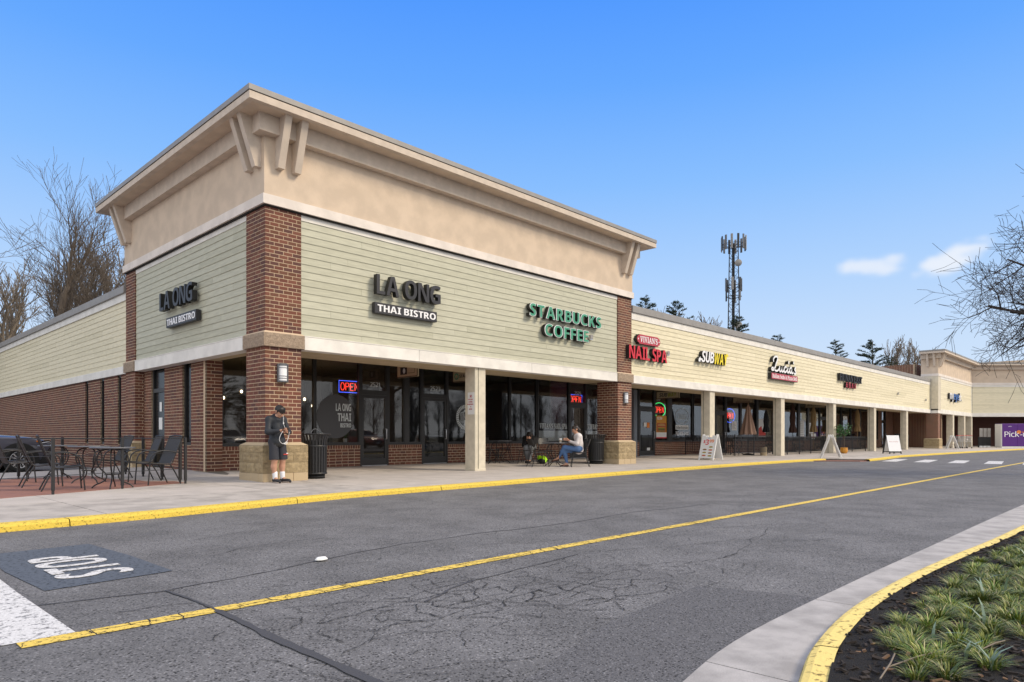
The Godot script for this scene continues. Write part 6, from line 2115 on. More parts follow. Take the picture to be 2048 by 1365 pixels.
		put(o, "mirror", MB.new().ell(V(-0.72, 1.14, 0.99 * s), V(0.07, 0.085, 0.11), 12), M.car_paint)
		for x in [0.0, -2.69]:
			var arch := MB.new()
			var p := []
			for i in 17:
				var a := PI * (-0.08 + 1.16 * i / 16.0)
				p.append([V(x + cos(a) * 0.40, 0.36 + sin(a) * 0.40, 0.935 * s), V(x + cos(a) * 0.49, 0.36 + sin(a) * 0.485, 0.932 * s)])
			for i in 16:
				arch.oquad(p[i][0], p[i][1], p[i + 1][1], p[i + 1][0], V(0, 0, s))
			put(o, "wheel_arch", arch, M.car_black)
			var well := MB.new()
			well.xf = Transform3D(Basis(V(1, 0, 0), s * PI / 2), V(x, 0.36, 0.930 * s))
			well.lathe([Vector2(0.001, 0.0), Vector2(0.41, 0.0), Vector2(0.41, 0.003)], 28)
			put(o, "wheel_well", well, M.car_black)
			wheel(o, V(x, 0.36, 0.86 * s), s)
		put(o, "sill_cladding", MB.new().cb(V(-2.3, 0.22, 0.90 * s - 0.03), V(-0.42, 0.40, 0.92 * s + 0.015), 0.02), M.car_black)
		put(o, "bumper_cladding", MB.new().cb(V(0.47, 0.23, 0.86 * s - 0.05), V(0.80, 0.52, 0.84 * s + 0.03), 0.05), M.car_black)
		put(o, "door", MB.new().cb(V(-1.72, 0.44, 0.905 * s), V(-0.70, 0.98, 0.915 * s), 0.004), M.car_paint)
	put(o, "grille", MB.new().cb(V(0.86, 0.40, -0.5), V(0.935, 0.72, 0.5), 0.03), M.car_black)
	put(o, "number_plate", MB.new().cb(V(0.93, 0.42, -0.16), V(0.945, 0.55, 0.16), 0.004), M.paper)
	put(o, "rear_light", MB.new().cb(V(-3.6, 0.95, -0.78), V(-3.5, 1.1, 0.78), 0.02), M.sign_crimson)
	return o

func side_chair(label: String, group: String) -> Node3D:                 # thin metal chair facing +x
	var o := thing("cafe_chair", label, "chair", Vector3.ZERO, 0.0, group)
	put(o, "seat", MB.new().cb(V(-0.20, 0.435, -0.21), V(0.22, 0.458, 0.21), 0.01), M.black_metal)
	for s in [-1.0, 1.0]:
		put(o, "leg", MB.new().tube([V(0.19, 0.44, 0.19 * s), V(0.225, 0.22, 0.20 * s), V(0.26, 0, 0.21 * s)], 0.0115, 6), M.black_metal)
		put(o, "leg", MB.new().tube([V(-0.18, 0.44, 0.19 * s), V(-0.24, 0.22, 0.20 * s), V(-0.31, 0, 0.21 * s)], 0.0115, 6), M.black_metal)
		put(o, "back_post", MB.new().tube(curve([V(-0.18, 0.44, 0.19 * s), V(-0.235, 0.62, 0.19 * s), V(-0.31, 0.86, 0.185 * s)], 4), 0.0115, 6), M.black_metal)
	var back := MB.new()
	for i in 6:
		var a := V(-0.30 - 0.0, 0.86, 0)
		var z0 := -0.19 + 0.38 * i / 6.0
		var z1 := z0 + 0.38 / 6.0
		var bow := func(z: float) -> float: return -0.03 * (1.0 - pow(z / 0.19, 2.0))
		for q in [[0.66, -0.248, 0.86, -0.310]]:
			back.oquad(V(q[1] + bow.call(z0), q[0], z0), V(q[3] + bow.call(z0), q[2], z0), V(q[3] + bow.call(z1), q[2], z1), V(q[1] + bow.call(z1), q[0], z1), V(1, 0, 0))
			back.oquad(V(q[1] - 0.012 + bow.call(z0), q[0], z0), V(q[3] - 0.012 + bow.call(z0), q[2], z0), V(q[3] - 0.012 + bow.call(z1), q[2], z1), V(q[1] - 0.012 + bow.call(z1), q[0], z1), V(-1, 0, 0))
	put(o, "backrest", back, M.black_metal)
	return o

func cafe_front() -> void:
	var g := "black metal cafe chairs under the canopy"
	var t := bistro_table("round black metal cafe table with a paper cup, before the seated woman", 0.42, "cafe tables under the canopy")
	t.position = gp(9.75, -0.45)
	dup(t, "black cafe table by the window behind the tan post", gp(9.6, -2.75), 0.8)
	var c := side_chair("empty black cafe chair facing the table from the left, bag beside it", g)
	c.position = gp(9.08, -0.55)
	c.rotation.y = -0.42
	for q in [["black cafe chair under the seated woman", 10.12, 0.22, PI - 0.83], ["black cafe chair under the hunched person", 10.72, -2.35, PI - 0.45], ["empty black cafe chair behind the table with the cup", 10.35, -1.3, -PI * 0.62], ["empty black cafe chair close behind the table, next to the hunched person", 9.9, -1.75, 1.9], ["black cafe chair at the window table, nearest the tan post", 9.0, -2.6, 0.1], ["black cafe chair at the window table, left of the hunched person", 10.1, -3.05, PI * 0.8]]:
		dup(c, q[0], gp(q[1], q[2]), q[3])
	var cup := thing("paper_cup", "white paper cup with a brown sleeve standing on the cafe table", "cup", gp(9.86, -0.33) + V(0, 0.742, 0))
	put(cup, "body", MB.new().lathe([Vector2(0, 0), Vector2(0.030, 0.0), Vector2(0.042, 0.115), Vector2(0, 0.115)], 16), M.sign_white)
	put(cup, "lid", MB.new().lathe([Vector2(0, 0.115), Vector2(0.045, 0.115), Vector2(0.045, 0.125), Vector2(0.038, 0.135), Vector2(0, 0.135)], 16), M.sign_white)
	put(cup, "sleeve", MB.new().lathe([Vector2(0.0345, 0.03), Vector2(0.0355, 0.03), Vector2(0.041, 0.085), Vector2(0.040, 0.085)], 16), M.sign_cream)
	var bag := thing("bag", "neon green and black bag slumped on the pavement between the chairs", "bag", gp(10.45, -1.6), 0.5)
	var bm := MB.new()
	bm.ell(V(0, 0.10, 0), V(0.26, 0.10, 0.16), 14)
	put(bag, "body", bm, M.black_cloth)
	var top := MB.new()
	var r := RandomNumberGenerator.new()
	r.seed = 3
	var q := []
	for i in 11:
		var row := []
		for k in 9:
			var x := lerpf(-0.17, 0.23, i / 10.0)
			var z := lerpf(-0.13, 0.17, k / 8.0)
			row.append(V(x + r.randf_range(-0.01, 0.01), 0.20 + 0.06 * exp(-x * x * 20.0) - 1.6 * maxf(0.0, absf(x - 0.03) - 0.12) * 0.6 - maxf(0.0, z - 0.08) * 1.4 + r.randf_range(-0.014, 0.014), z))
		q.append(row)
	for i in 10:
		for k in 8:
			top.oquad(q[i][k], q[i + 1][k], q[i + 1][k + 1], q[i][k + 1], Vector3.UP)
	put(bag, "flap", top, M.neon_bag)
	litter_bin("black slatted litter bin between the near brick pillar and the bistro window", gp(1.36, -0.36))
	litter_bin("black slatted litter bin between the seated woman and the far brick pillar", gp(12.10, -0.62))

func litter_bin(label: String, at: Vector3) -> void:
	var o := thing("litter_bin", label, "litter bin", at, 0.0, "black slatted litter bins")
	put(o, "base", MB.new().lathe([Vector2(0, 0), Vector2(0.225, 0), Vector2(0.225, 0.09), Vector2(0, 0.09)], 24), M.black_dull)
	put(o, "liner", MB.new().lathe([Vector2(0, 0.1), Vector2(0.235, 0.1), Vector2(0.245, 0.84), Vector2(0.2, 0.84), Vector2(0, 0.8)], 24), M.black_dull)
	for k in 26:
		var a := TAU * k / 26
		var mb := MB.new()
		mb.xf = Transform3D(Basis(Vector3.UP, a), Vector3.ZERO)
		var p := [[0.262, 0.10], [0.268, 0.55], [0.272, 0.72], [0.285, 0.86], [0.325, 0.965], [0.345, 0.985]]
		for i in p.size() - 1:
			for s in [[0.0, 1.0], [0.009, -1.0]]:
				mb.oquad(V(p[i][0] - s[0], p[i][1], -0.021), V(p[i + 1][0] - s[0], p[i + 1][1], -0.021), V(p[i + 1][0] - s[0], p[i + 1][1], 0.021), V(p[i][0] - s[0], p[i][1], 0.021), V(s[1], 0, 0))
			for z in [-0.021, 0.021]:
				mb.oquad(V(p[i][0], p[i][1], z), V(p[i + 1][0], p[i + 1][1], z), V(p[i + 1][0] - 0.009, p[i + 1][1], z), V(p[i][0] - 0.009, p[i][1], z), V(0, 0, z))
		put(o, "slat", mb, M.black_metal)
	for q in [[0.10, 0.25, 0.274], [0.70, 0.26, 0.276]]:
		put(o, "hoop", MB.new().lathe([Vector2(q[1], q[0]), Vector2(q[2], q[0]), Vector2(q[2], q[0] + 0.035), Vector2(q[1], q[0] + 0.035)], 28), M.black_metal)
	var ring := []
	for i in 29:
		ring.append(V(cos(TAU * i / 28) * 0.345, 0.985, sin(TAU * i / 28) * 0.345))
	put(o, "rim_ring", MB.new().tube(ring, 0.014, 6), M.black_metal)
	var hp := []
	for i in 9:
		hp.append(V(cos(PI * i / 8) * 0.14, 0.86 + sin(PI * i / 8) * 0.24, 0.03))
	put(o, "handle", MB.new().tube(hp, 0.009, 6), M.grey_metal)

# ---- things along the shop row ---------------------------------------------------
func sandwich_board(label: String, at: Vector3, turn: float, legs: Material) -> Node3D:   # ridge along z, panels facing -x and +x
	var o := thing("sandwich_board", label, "sandwich board", at, turn)
	var h := 1.06
	for s in [-1.0, 1.0]:
		var tilt: float = atan2(0.38, h) * s
		var t := Transform3D(Basis(V(0, 0, 1), tilt), V(s * 0.40, 0.0, 0))
		var mb := MB.new()
		mb.bx(V(-0.012, 0.09, -0.26), V(0.012, 0.96, 0.26))
		put(o, "panel", mb, M.white_plastic, t)
		var fr := MB.new()
		for z in [-0.30, 0.30]:
			fr.cb(V(-0.022, 0.0, z - 0.032), V(0.022, 1.09, z + 0.032), 0.008)
		fr.cb(V(-0.02, 0.07, -0.28), V(0.02, 0.13, 0.28), 0.008)
		fr.cb(V(-0.02, 0.95, -0.28), V(0.02, 1.04, -0.12), 0.008)
		fr.cb(V(-0.02, 0.95, 0.12), V(0.02, 1.04, 0.28), 0.008)
		put(o, "frame", fr, legs, t)
	return o

func face_frame(s: float) -> Transform3D:                             # print plane on the panel of side s, origin at its foot's middle
	var tilt := atan2(0.38, 1.06) * s
	return Transform3D(Basis(V(0, 0, 1), tilt), V(s * 0.40, 0.0, 0)) * Transform3D(Basis(Vector3.UP, s * PI / 2), V(s * 0.0125, 0, 0))

func closed_umbrella(label: String, at: Vector3, top: float, foot: float, r: float, m: Material, tied: bool) -> Node3D:
	var o := thing("closed_umbrella", label, "umbrella", at)
	put(o, "pole", MB.new().tube([V(0, 0, 0), V(0, top, 0)], 0.019, 8), M.canvas_sand if m == M.canvas_sand else M.black_metal)
	put(o, "base", MB.new().lathe([Vector2(0, 0), Vector2(0.24, 0.0), Vector2(0.24, 0.05), Vector2(0.05, 0.09), Vector2(0, 0.09)], 20), M.black_dull)
	var p := []
	if tied:
		for q in [[0.02, 1.0], [0.32, 0.92], [0.55, 0.8], [0.8, 0.5], [0.72, 0.36], [0.62, 0.30], [1.0, 0.1], [1.05, 0.02], [0.9, 0.0]]:
			p.append(Vector2(q[0] * r, lerpf(foot, top, q[1])))
	else:
		for q in [[0.03, 1.0], [0.26, 0.88], [0.34, 0.81], [0.27, 0.82], [0.5, 0.55], [0.76, 0.28], [1.0, 0.03], [0.94, 0.0]]:
			p.append(Vector2(q[0] * r, lerpf(foot, top, q[1])))
	p.reverse()
	put(o, "canopy", MB.new().lathe(p, 48, 8, 0.16), m)
	put(o, "finial", MB.new().ell(V(0, top + 0.02, 0), V(0.022, 0.05, 0.022), 8), M.canvas_sand)
	if tied:
		put(o, "tie", MB.new().lathe([Vector2(0.70 * r, lerpf(foot, top, 0.29)), Vector2(0.74 * r, lerpf(foot, top, 0.29)), Vector2(0.76 * r, lerpf(foot, top, 0.32)), Vector2(0.70 * r, lerpf(foot, top, 0.32))], 20), m)
	return o

func railing(label: String, pts: Array) -> void:
	var o := thing("iron_railing", label, "railing", gp(pts[0].x, pts[0].y))
	var org: Vector2 = pts[0]
	for i in pts.size():
		var p: Vector2 = pts[i] - org
		put(o, "post", MB.new().cb(V(p.x - 0.02, 0, p.y - 0.02), V(p.x + 0.02, 0.96, p.y + 0.02), 0.004), M.black_metal)
		if i == 0:
			continue
		var a: Vector2 = pts[i - 1] - org
		for y in [0.12, 0.86, 0.92]:
			put(o, "rail", MB.new().tube([V(a.x, y, a.y), V(p.x, y, p.y)], 0.012, 5), M.black_metal)
		var n := maxi(2, roundi(a.distance_to(p) / 0.112))
		var bar: Mesh = cache.get("picket", null)
		if bar == null:
			bar = MB.new().bx(V(-0.010, 0.11, -0.010), V(0.010, 0.92, 0.010)).mesh()
			cache["picket"] = bar
		for k in range(1, n):
			var q := a.lerp(p, float(k) / n)
			put(o, "picket", bar, M.black_metal, frame_at(V(q.x, 0, q.y)))

func pavement_things() -> void:
	var a := sandwich_board("white sandwich board with red $3.99 and sandwich pictures, by the first shop column", gp(18.86, 0.06), 0.0, M.white_plastic)
	var f := face_frame(-1.0)
	lettering(a, "price", "$", BOLD, f * frame_at(V(-0.23, 0.70, 0.001)), 0.09, 0.15, 0.002, M.sign_red, true)
	lettering(a, "price", "3", FAT, f * frame_at(V(-0.13, 0.64, 0.001)), 0.14, 0.23, 0.002, M.sign_red, true)
	lettering(a, "price", "99", BOLD, f * frame_at(V(0.03, 0.74, 0.001)), 0.19, 0.13, 0.002, mat("price_orange", Color(0.75, 0.18, 0.03), 0.6), true)
	var tan_m := mat("bread_print", Color(0.50, 0.25, 0.07), 0.7)
	for i in 4:
		for k in 2:
			if i == 3 and k == 0:
				continue
			var x := -0.12 + 0.25 * k
			var y := 0.18 + 0.125 * i - 0.015 * k
			put(a, "food_print", MB.new().ell(V(x, y + 0.016, 0.001), V(0.085, 0.028, 0.001), 12), tan_m, f)
			put(a, "food_print", MB.new().ell(V(x, y, 0.002), V(0.085, 0.018, 0.001), 12), M[["print_red", "sign_olive", "canvas_brown"][(i + k) % 3]], f)
	put(a, "blue_label", MB.new().bx(V(-0.06, 0.92, 0.0), V(0.06, 0.945, 0.002)), M.sign_blue, f)
	var b := sandwich_board("white sandwich board with green and pink poster standing near the kerb", gp(24.45, 2.80), -1.12, M.white_plastic)
	f = face_frame(1.0)
	put(b, "grey_green_print", MB.new().bx(V(-0.25, 0.52, 0.0), V(0.25, 0.84, 0.002)), mat("print_teal", Color(0.16, 0.26, 0.24), 0.7), f)
	put(b, "pink_print", MB.new().bx(V(-0.25, 0.14, 0.0), V(0.25, 0.40, 0.002)), mat("print_pink", Color(0.62, 0.12, 0.14), 0.7), f)
	put(b, "round_print", MB.new().ell(V(0, 0.74, 0.002), V(0.09, 0.06, 0.001), 14), M.paper, f)
	put(b, "round_print", MB.new().ell(V(0, 0.60, 0.002), V(0.11, 0.05, 0.001), 14), mat("print_mint", Color(0.3, 0.5, 0.46), 0.7), f)
	lettering(b, "heading", "1 x 1", BOLD, f * frame_at(V(-0.13, 0.88, 0.001)), 0.26, 0.06, 0.002, M.ink, true)
	var c := sandwich_board("plain white board on black legs standing by the kerb beyond the orange pot", gp(35.2, 2.4), 0.70, M.black_metal)
	f = face_frame(-1.0)
	put(c, "white_face", MB.new().bx(V(-0.33, 0.14, 0.0105), V(0.33, 1.06, 0.02)), M.sign_white, f)
	lettering(c, "faint_print", "NOW LEASING", BOLD, f * frame_at(V(-0.24, 0.66, 0.0205)), 0.48, 0.06, 0.001, mat("print_rose", Color(0.7, 0.5, 0.5), 0.7), true)
	var dd := sandwich_board("white sandwich board with blue letters by the far brick pillar", gp(52.6, 1.9), -1.15, M.white_plastic)
	f = face_frame(1.0)
	lettering(dd, "blue_print", "EYES", BOLD, f * frame_at(V(-0.2, 0.5, 0.001)), 0.4, 0.3, 0.002, M.sign_blue, true)
	# umbrellas with their tables behind the railing
	closed_umbrella("loosely closed tan umbrella left of the second shop column", gp(25.7, -1.5), 2.50, 1.0, 0.37, M.canvas_tan, false)
	closed_umbrella("tightly closed black umbrella against the deli window", gp(30.1, -2.5), 2.38, 1.12, 0.17, M.canvas_black, true)
	closed_umbrella("tightly closed dark brown umbrella right of the second shop column", gp(33.8, -2.5), 2.86, 1.1, 0.2, M.canvas_brown, true)
	closed_umbrella("tied sand umbrella left of the third shop column", gp(37.1, -2.5), 2.80, 1.16, 0.2, M.canvas_sand, true)
	closed_umbrella("tied sand umbrella behind the potted tree, before the dark windows", gp(45.5, -2.5), 2.88, 1.24, 0.2, M.canvas_sand, true)
	var t := bistro_table("black table under the tan umbrella, behind the railing", 0.5, "tables behind the iron railing")
	t.position = gp(25.3, -1.9)
	for q in [["black table under the black umbrella", 30.3, -2.3], ["black table under the dark brown umbrella", 34.1, -2.3], ["black table under the sand umbrella by the third column", 37.4, -2.3], ["black table under the farthest sand umbrella", 45.7, -2.2]]:
		dup(t, q[0], gp(q[1], q[2]), q[1])
	var ch := side_chair("black metal chairs crowded behind the iron railing", "chairs behind the iron railing")
	ch.position = gp(24.4, -1.7)
	for q in [[26.1, -2.5, 2.2], [23.9, -2.6, 0.4], [29.5, -2.0, 0.2], [31.1, -2.6, 2.9], [28.3, -1.3, 1.2], [33.2, -2.0, 0.1], [34.9, -2.6, 3.0], [36.5, -2.0, 0.3], [38.2, -2.6, 2.8], [44.9, -1.9, 0.2], [46.6, -2.4, 3.0]]:
		dup(ch, "black metal chairs crowded behind the iron railing", gp(q[0], q[1]), q[2])
	railing("black iron railing between the first two columns and back to the deli window", [Vector2(23.0, -3.4), Vector2(22.65, -2.0), Vector2(22.3, -0.56), Vector2(24.25, -0.56), Vector2(26.2, -0.5)])
	railing("black iron railing between the second and third columns", [Vector2(26.85, -0.6), Vector2(28.3, -0.62), Vector2(29.9, -0.62), Vector2(31.5, -0.62), Vector2(33.4, -0.6)])
	railing("black iron railing behind the potted tree between third and fourth columns", [Vector2(33.98, -0.6), Vector2(36.2, -0.62), Vector2(38.3, -0.62), Vector2(40.8, -0.6)])
	var bk := thing("planter", "plain cream round planter at the foot of the second shop column", "planter", gp(25.75, -0.75))
	put(bk, "tub", MB.new().lathe([Vector2(0, 0), Vector2(0.15, 0), Vector2(0.175, 0.42), Vector2(0.16, 0.42), Vector2(0.15, 0.36), Vector2(0, 0.36)], 20), M.sign_cream)
	# potted tree
	var pt := thing("potted_tree", "small leafy tree in an orange glazed pot in front of the railing", "potted plant", gp(33.8, 0.35))
	put(pt, "pot", MB.new().lathe([Vector2(0, 0), Vector2(0.13, 0), Vector2(0.18, 0.08), Vector2(0.205, 0.18), Vector2(0.175, 0.29), Vector2(0.2, 0.32), Vector2(0.18, 0.33), Vector2(0.16, 0.28), Vector2(0, 0.28)], 24), M.terracotta)
	var r := RandomNumberGenerator.new()
	r.seed = 61
	var tr := MB.new()
	tr.tube([V(0, 0.27, 0), V(0.02, 0.6, 0.01), V(-0.02, 0.85, 0)], [0.022, 0.018, 0.014], 6)
	var lf := MB.new()
	for i in 13:
		var an := r.randf() * TAU
		var tip := V(cos(an) * r.randf_range(0.1, 0.42), r.randf_range(0.95, 1.62), sin(an) * r.randf_range(0.1, 0.42))
		tr.tube([V(0, 0.8, 0), V(tip.x * 0.5, lerpf(0.85, tip.y, 0.6), tip.z * 0.5), tip], [0.011, 0.007, 0.004], 5)
		for k in 34:
			var p := tip + V(r.randf_range(-1, 1), r.randf_range(-0.9, 0.7), r.randf_range(-1, 1)) * 0.17
			var w := V(r.randf_range(-1, 1), r.randf_range(-0.5, 0.7), r.randf_range(-1, 1)).normalized() * r.randf_range(0.06, 0.11)
			var s := w.cross(V(r.randf_range(-1, 1), 1, r.randf_range(-1, 1))).normalized() * 0.028
			lf.col = Color(0.035, 0.12, 0.03) * r.randf_range(0.6, 1.8)
			lf.quad(p, p + w * 0.5 - s, p + w, p + w * 0.5 + s)
	put(pt, "trunk", tr, M.bark)
	stuff(put(pt, "crown", lf, M.leaf))
	# far end: bins, trolleys, purple pick-up board
	for q in [[50.6, -0.9, 0.75, 1.0, "dark bin standing right of the last column"], [53.0, -1.6, 1.3, 1.15, "bulky black bin with a pale label, left of the far brick pillar"]]:
		var bn := thing("dark_bin", q[4], "bin", gp(q[0], q[1]), 0.4)
		put(bn, "body", MB.new().cb(V(-q[2] / 2, 0.06, -0.35), V(q[2] / 2, q[3] - 0.12, 0.35), 0.05), M.black_dull)
		put(bn, "lid", MB.new().cb(V(-q[2] / 2 - 0.03, q[3] - 0.12, -0.39), V(q[2] / 2 + 0.03, q[3], 0.39), 0.05), M.black_metal)
		put(bn, "label_plate", MB.new().bx(V(-0.16, 0.62, 0.351), V(0.16, 0.78, 0.356)), M.coping)
	var cart := thing("shopping_cart", "wire shopping trolleys nested between the far columns", "shopping trolley", gp(57.9, 1.2), 0.6, "shopping trolleys by the far columns")
	var wire := MB.new()
	for i in 9:
		var x := -0.42 + i * 0.11
		wire.tube([V(x, 0.98, -0.28), V(x + 0.03, 0.55, -0.24), V(x + 0.03, 0.55, 0.24), V(x, 0.98, 0.28)], 0.008, 4)
	for y in [0.58, 0.72, 0.86, 0.98]:
		wire.tube([V(0.48, y, -0.27), V(-0.44, y, -0.28), V(-0.44, y, 0.28), V(0.48, y, 0.27), V(0.48, y, -0.27)], 0.009, 4)
	put(cart, "basket", wire, M.steel)
	put(cart, "frame", MB.new().tube([V(-0.45, 1.0, -0.2), V(-0.4, 0.5, -0.2), V(0.45, 0.18, -0.24), V(0.45, 0.18, 0.24), V(-0.4, 0.5, 0.2), V(-0.45, 1.0, 0.2)], 0.014, 5).tube([V(-0.4, 0.5, -0.22), V(-0.42, 0.12, -0.25)], 0.014, 5).tube([V(-0.4, 0.5, 0.22), V(-0.42, 0.12, 0.25)], 0.014, 5), M.steel)
	put(cart, "handle", MB.new().tube([V(-0.52, 1.03, -0.27), V(-0.52, 1.03, 0.27)], 0.018, 6), M.sign_red)
	for x in [-0.42, 0.45]:
		for z in [-0.25, 0.25]:
			put(cart, "wheel", MB.new().lathe([Vector2(0, -0.015), Vector2(0.06, -0.015), Vector2(0.06, 0.015), Vector2(0, 0.015)], 12), M.black_dull, Transform3D(Basis(V(1, 0, 0), PI / 2), V(x, 0.06, z)))
	for k in 2:
		dup(cart, "wire shopping trolleys nested between the far columns", gp(58.2 + 0.3 * k, 1.45 + 0.25 * k), 0.6)
	var pk := thing("pickup_locker", "purple pick-up locker with white word and an orange fruit mark, far right", "locker", gp(64.2, 3.3))
	var ft := Transform3D(Basis(V(0.69138, 0, 0.72249), V(0, 1, 0), V(-0.72249, 0, 0.69138)), Vector3.ZERO)
	put(pk, "case", MB.new().cb(V(0, 0.1, -0.8), V(4.4, 2.05, -0.01), 0.02), M.purple, ft)
	put(pk, "plinth", MB.new().bx(V(-0.03, 0, -0.78), V(4.43, 0.1, 0.0)), M.paper, ft)
	put(pk, "edge_post", MB.new().bx(V(-0.04, 0.1, -0.8), V(-0.002, 2.02, 0.0)), M.paper, ft)
	for k in 3:
		put(pk, "door_panel", MB.new().cb(V(0.03 + k * 1.28, 0.14, -0.008), V(0.03 + k * 1.28 + 1.26, 2.0, 0.006), 0.004), M.purple, ft)
	lettering(pk, "word", "Pick-up", SANS, ft * frame_at(V(0.2, 0.78, 0.007)), 2.35, 0.62, 0.004, M.sign_white)
	lettering(pk, "small_word", "lockers", SANS, ft * frame_at(V(0.52, 1.78, 0.007)), 0.3, 0.08, 0.002, M.sign_white, true)
	var mk := MB.new()
	for k in 5:
		var an := PI * (0.1 + 0.2 * k)
		mk.ell(V(1.42 + cos(an) * 0.14, 1.30 + sin(an) * 0.13, 0.008), V(0.06, 0.06, 0.003), 8)
	mk.ell(V(1.42, 1.26, 0.008), V(0.17, 0.10, 0.003), 12)
	put(pk, "fruit_mark", mk, M.sticker_orange, ft)
	lettering(pk, "small_word", "Giant", SANS, ft * frame_at(V(1.66, 1.27, 0.007)), 0.36, 0.14, 0.002, M.sticker_orange, true)
	for k in 3:
		var hg := thing("wall_panel", "pale narrow panels hanging on the dark wall left of the purple locker", "panel", V(64.2 - 0.69138 * (0.42 + 0.34 * k) + 0.7225, 0, 3.3 - 0.72249 * (0.42 + 0.34 * k) - 0.69), -0.80, "pale panels on the dark wall")
		put(hg, "sheet", MB.new().cb(V(-0.14, 1.0, -0.02), V(0.14, 1.75, 0.02), 0.005), M.coping)
		put(hg, "stand", MB.new().cb(gp(-0.2, -0.15), V(0.2, 0.98, -0.04), 0.02), M.black_dull)
		put(hg, "foot", MB.new().cb(gp(-0.14, -0.1), V(0.14, S + 0.14, 0.02), 0.01), M.paper)
	# plants on the bistro sill
	for q in [["left of two small plants in blue-white pots on the bistro window sill", 4.02], ["right of two small plants in blue-white pots on the bistro window sill", 4.85]]:
		var sp := thing("sill_plant", q[0], "potted plant", V(fx(q[1]), 0.86, -3.8))
		put(sp, "pot", MB.new().lathe([Vector2(0, 0), Vector2(0.05, 0), Vector2(0.065, 0.11), Vector2(0, 0.11)], 14), M.decal)
		var lv := MB.new()
		for k in 40:
			var an := r.randf() * TAU
			lv.col = Color(0.03, 0.09, 0.03) * r.randf_range(0.6, 1.6)
			var p := V(0, 0.11, 0)
			var d := V(cos(an), 0, sin(an))
			var w := d * r.randf_range(0.05, 0.16) + Vector3.UP * r.randf_range(0.05, 0.24)
			var s := d.cross(Vector3.UP) * 0.018
			lv.quad(p, p + w * 0.6 - s, p + w, p + w * 0.6 + s)
		stuff(put(sp, "leaves", lv, M.leaf))

# ---- what the windows mirror: the lot behind the camera -----------------------------
func lot_behind() -> void:
	var trees := []
	for c in get_children():
		if c is Node3D and String(c.name).begins_with("bare_tree"):
			trees.append(c)
	var r := RandomNumberGenerator.new()
	r.seed = 9
	var src: Array = [trees[0], trees[1], trees[4]]
	var xs := [[], [], []]
	for k in 110:
		var x := -50.0 + k * 1.35 + r.randf_range(-2, 2)
		var f: float = r.randf_range(0.42, 0.75) * [0.8, 1.0, 1.0][k % 3]
		xs[k % 3].append(Transform3D(Basis(Vector3.UP, r.randf() * TAU).scaled(Vector3.ONE * f), V(x, 0, r.randf_range(52.0, 76.0))))
	for k in 3:
		many(self, "woods", src[k].get_node("crown").mesh, M.bark_dark, xs[k], [])
		many(self, "woods", src[k].get_node("trunk").mesh, M.bark_dark, xs[k], [])
	conifer("dark evergreen across the lot, mirrored in the bistro window", V(28, 0, 60), 11.0, 71, 0.28)
	for x in [8.0, 30.0, 52.0]:
		var o := thing("lot_lamp", "tall dark lamp post in the lot, mirrored in the windows", "lamp post", V(x, 0, 34.0), 0.0, "lamp posts in the lot")
		put(o, "pole", MB.new().tube([V(0, 0, 0), V(0, 7.5, 0)], [0.09, 0.06], 8), M.black_metal)
		put(o, "lamp_head", MB.new().cb(V(-0.5, 7.4, -0.18), V(0.5, 7.6, 0.18), 0.03), M.black_metal)
		put(o, "footing", MB.new().lathe([Vector2(0, 0), Vector2(0.3, 0), Vector2(0.3, 0.7), Vector2(0, 0.7)], 16), M.gutter)
	var car: Node3D = null
	for c in get_children():
		if String(c.name).begins_with("parked_car"):
			car = c
	for k in 5:
		var d := dup(car, "parked cars in the lot behind, mirrored in the windows", V(4.0 + k * 6.1, 0, 30.0 + (k % 2) * 8.0), PI / 2)
		d.set_meta("group", "cars in the lot across the lane")
		var paint := mat("lot_paint%d" % k, [Color(0.5, 0.5, 0.52), Color(0.08, 0.1, 0.2), Color(0.6, 0.6, 0.6), Color(0.03, 0.03, 0.03), Color(0.3, 0.04, 0.04)][k], 0.3, {"coat": 0.8})
		for n in d.get_children():
			if n is MeshInstance3D and n.material_override == M.car_paint:
				n.material_override = paint

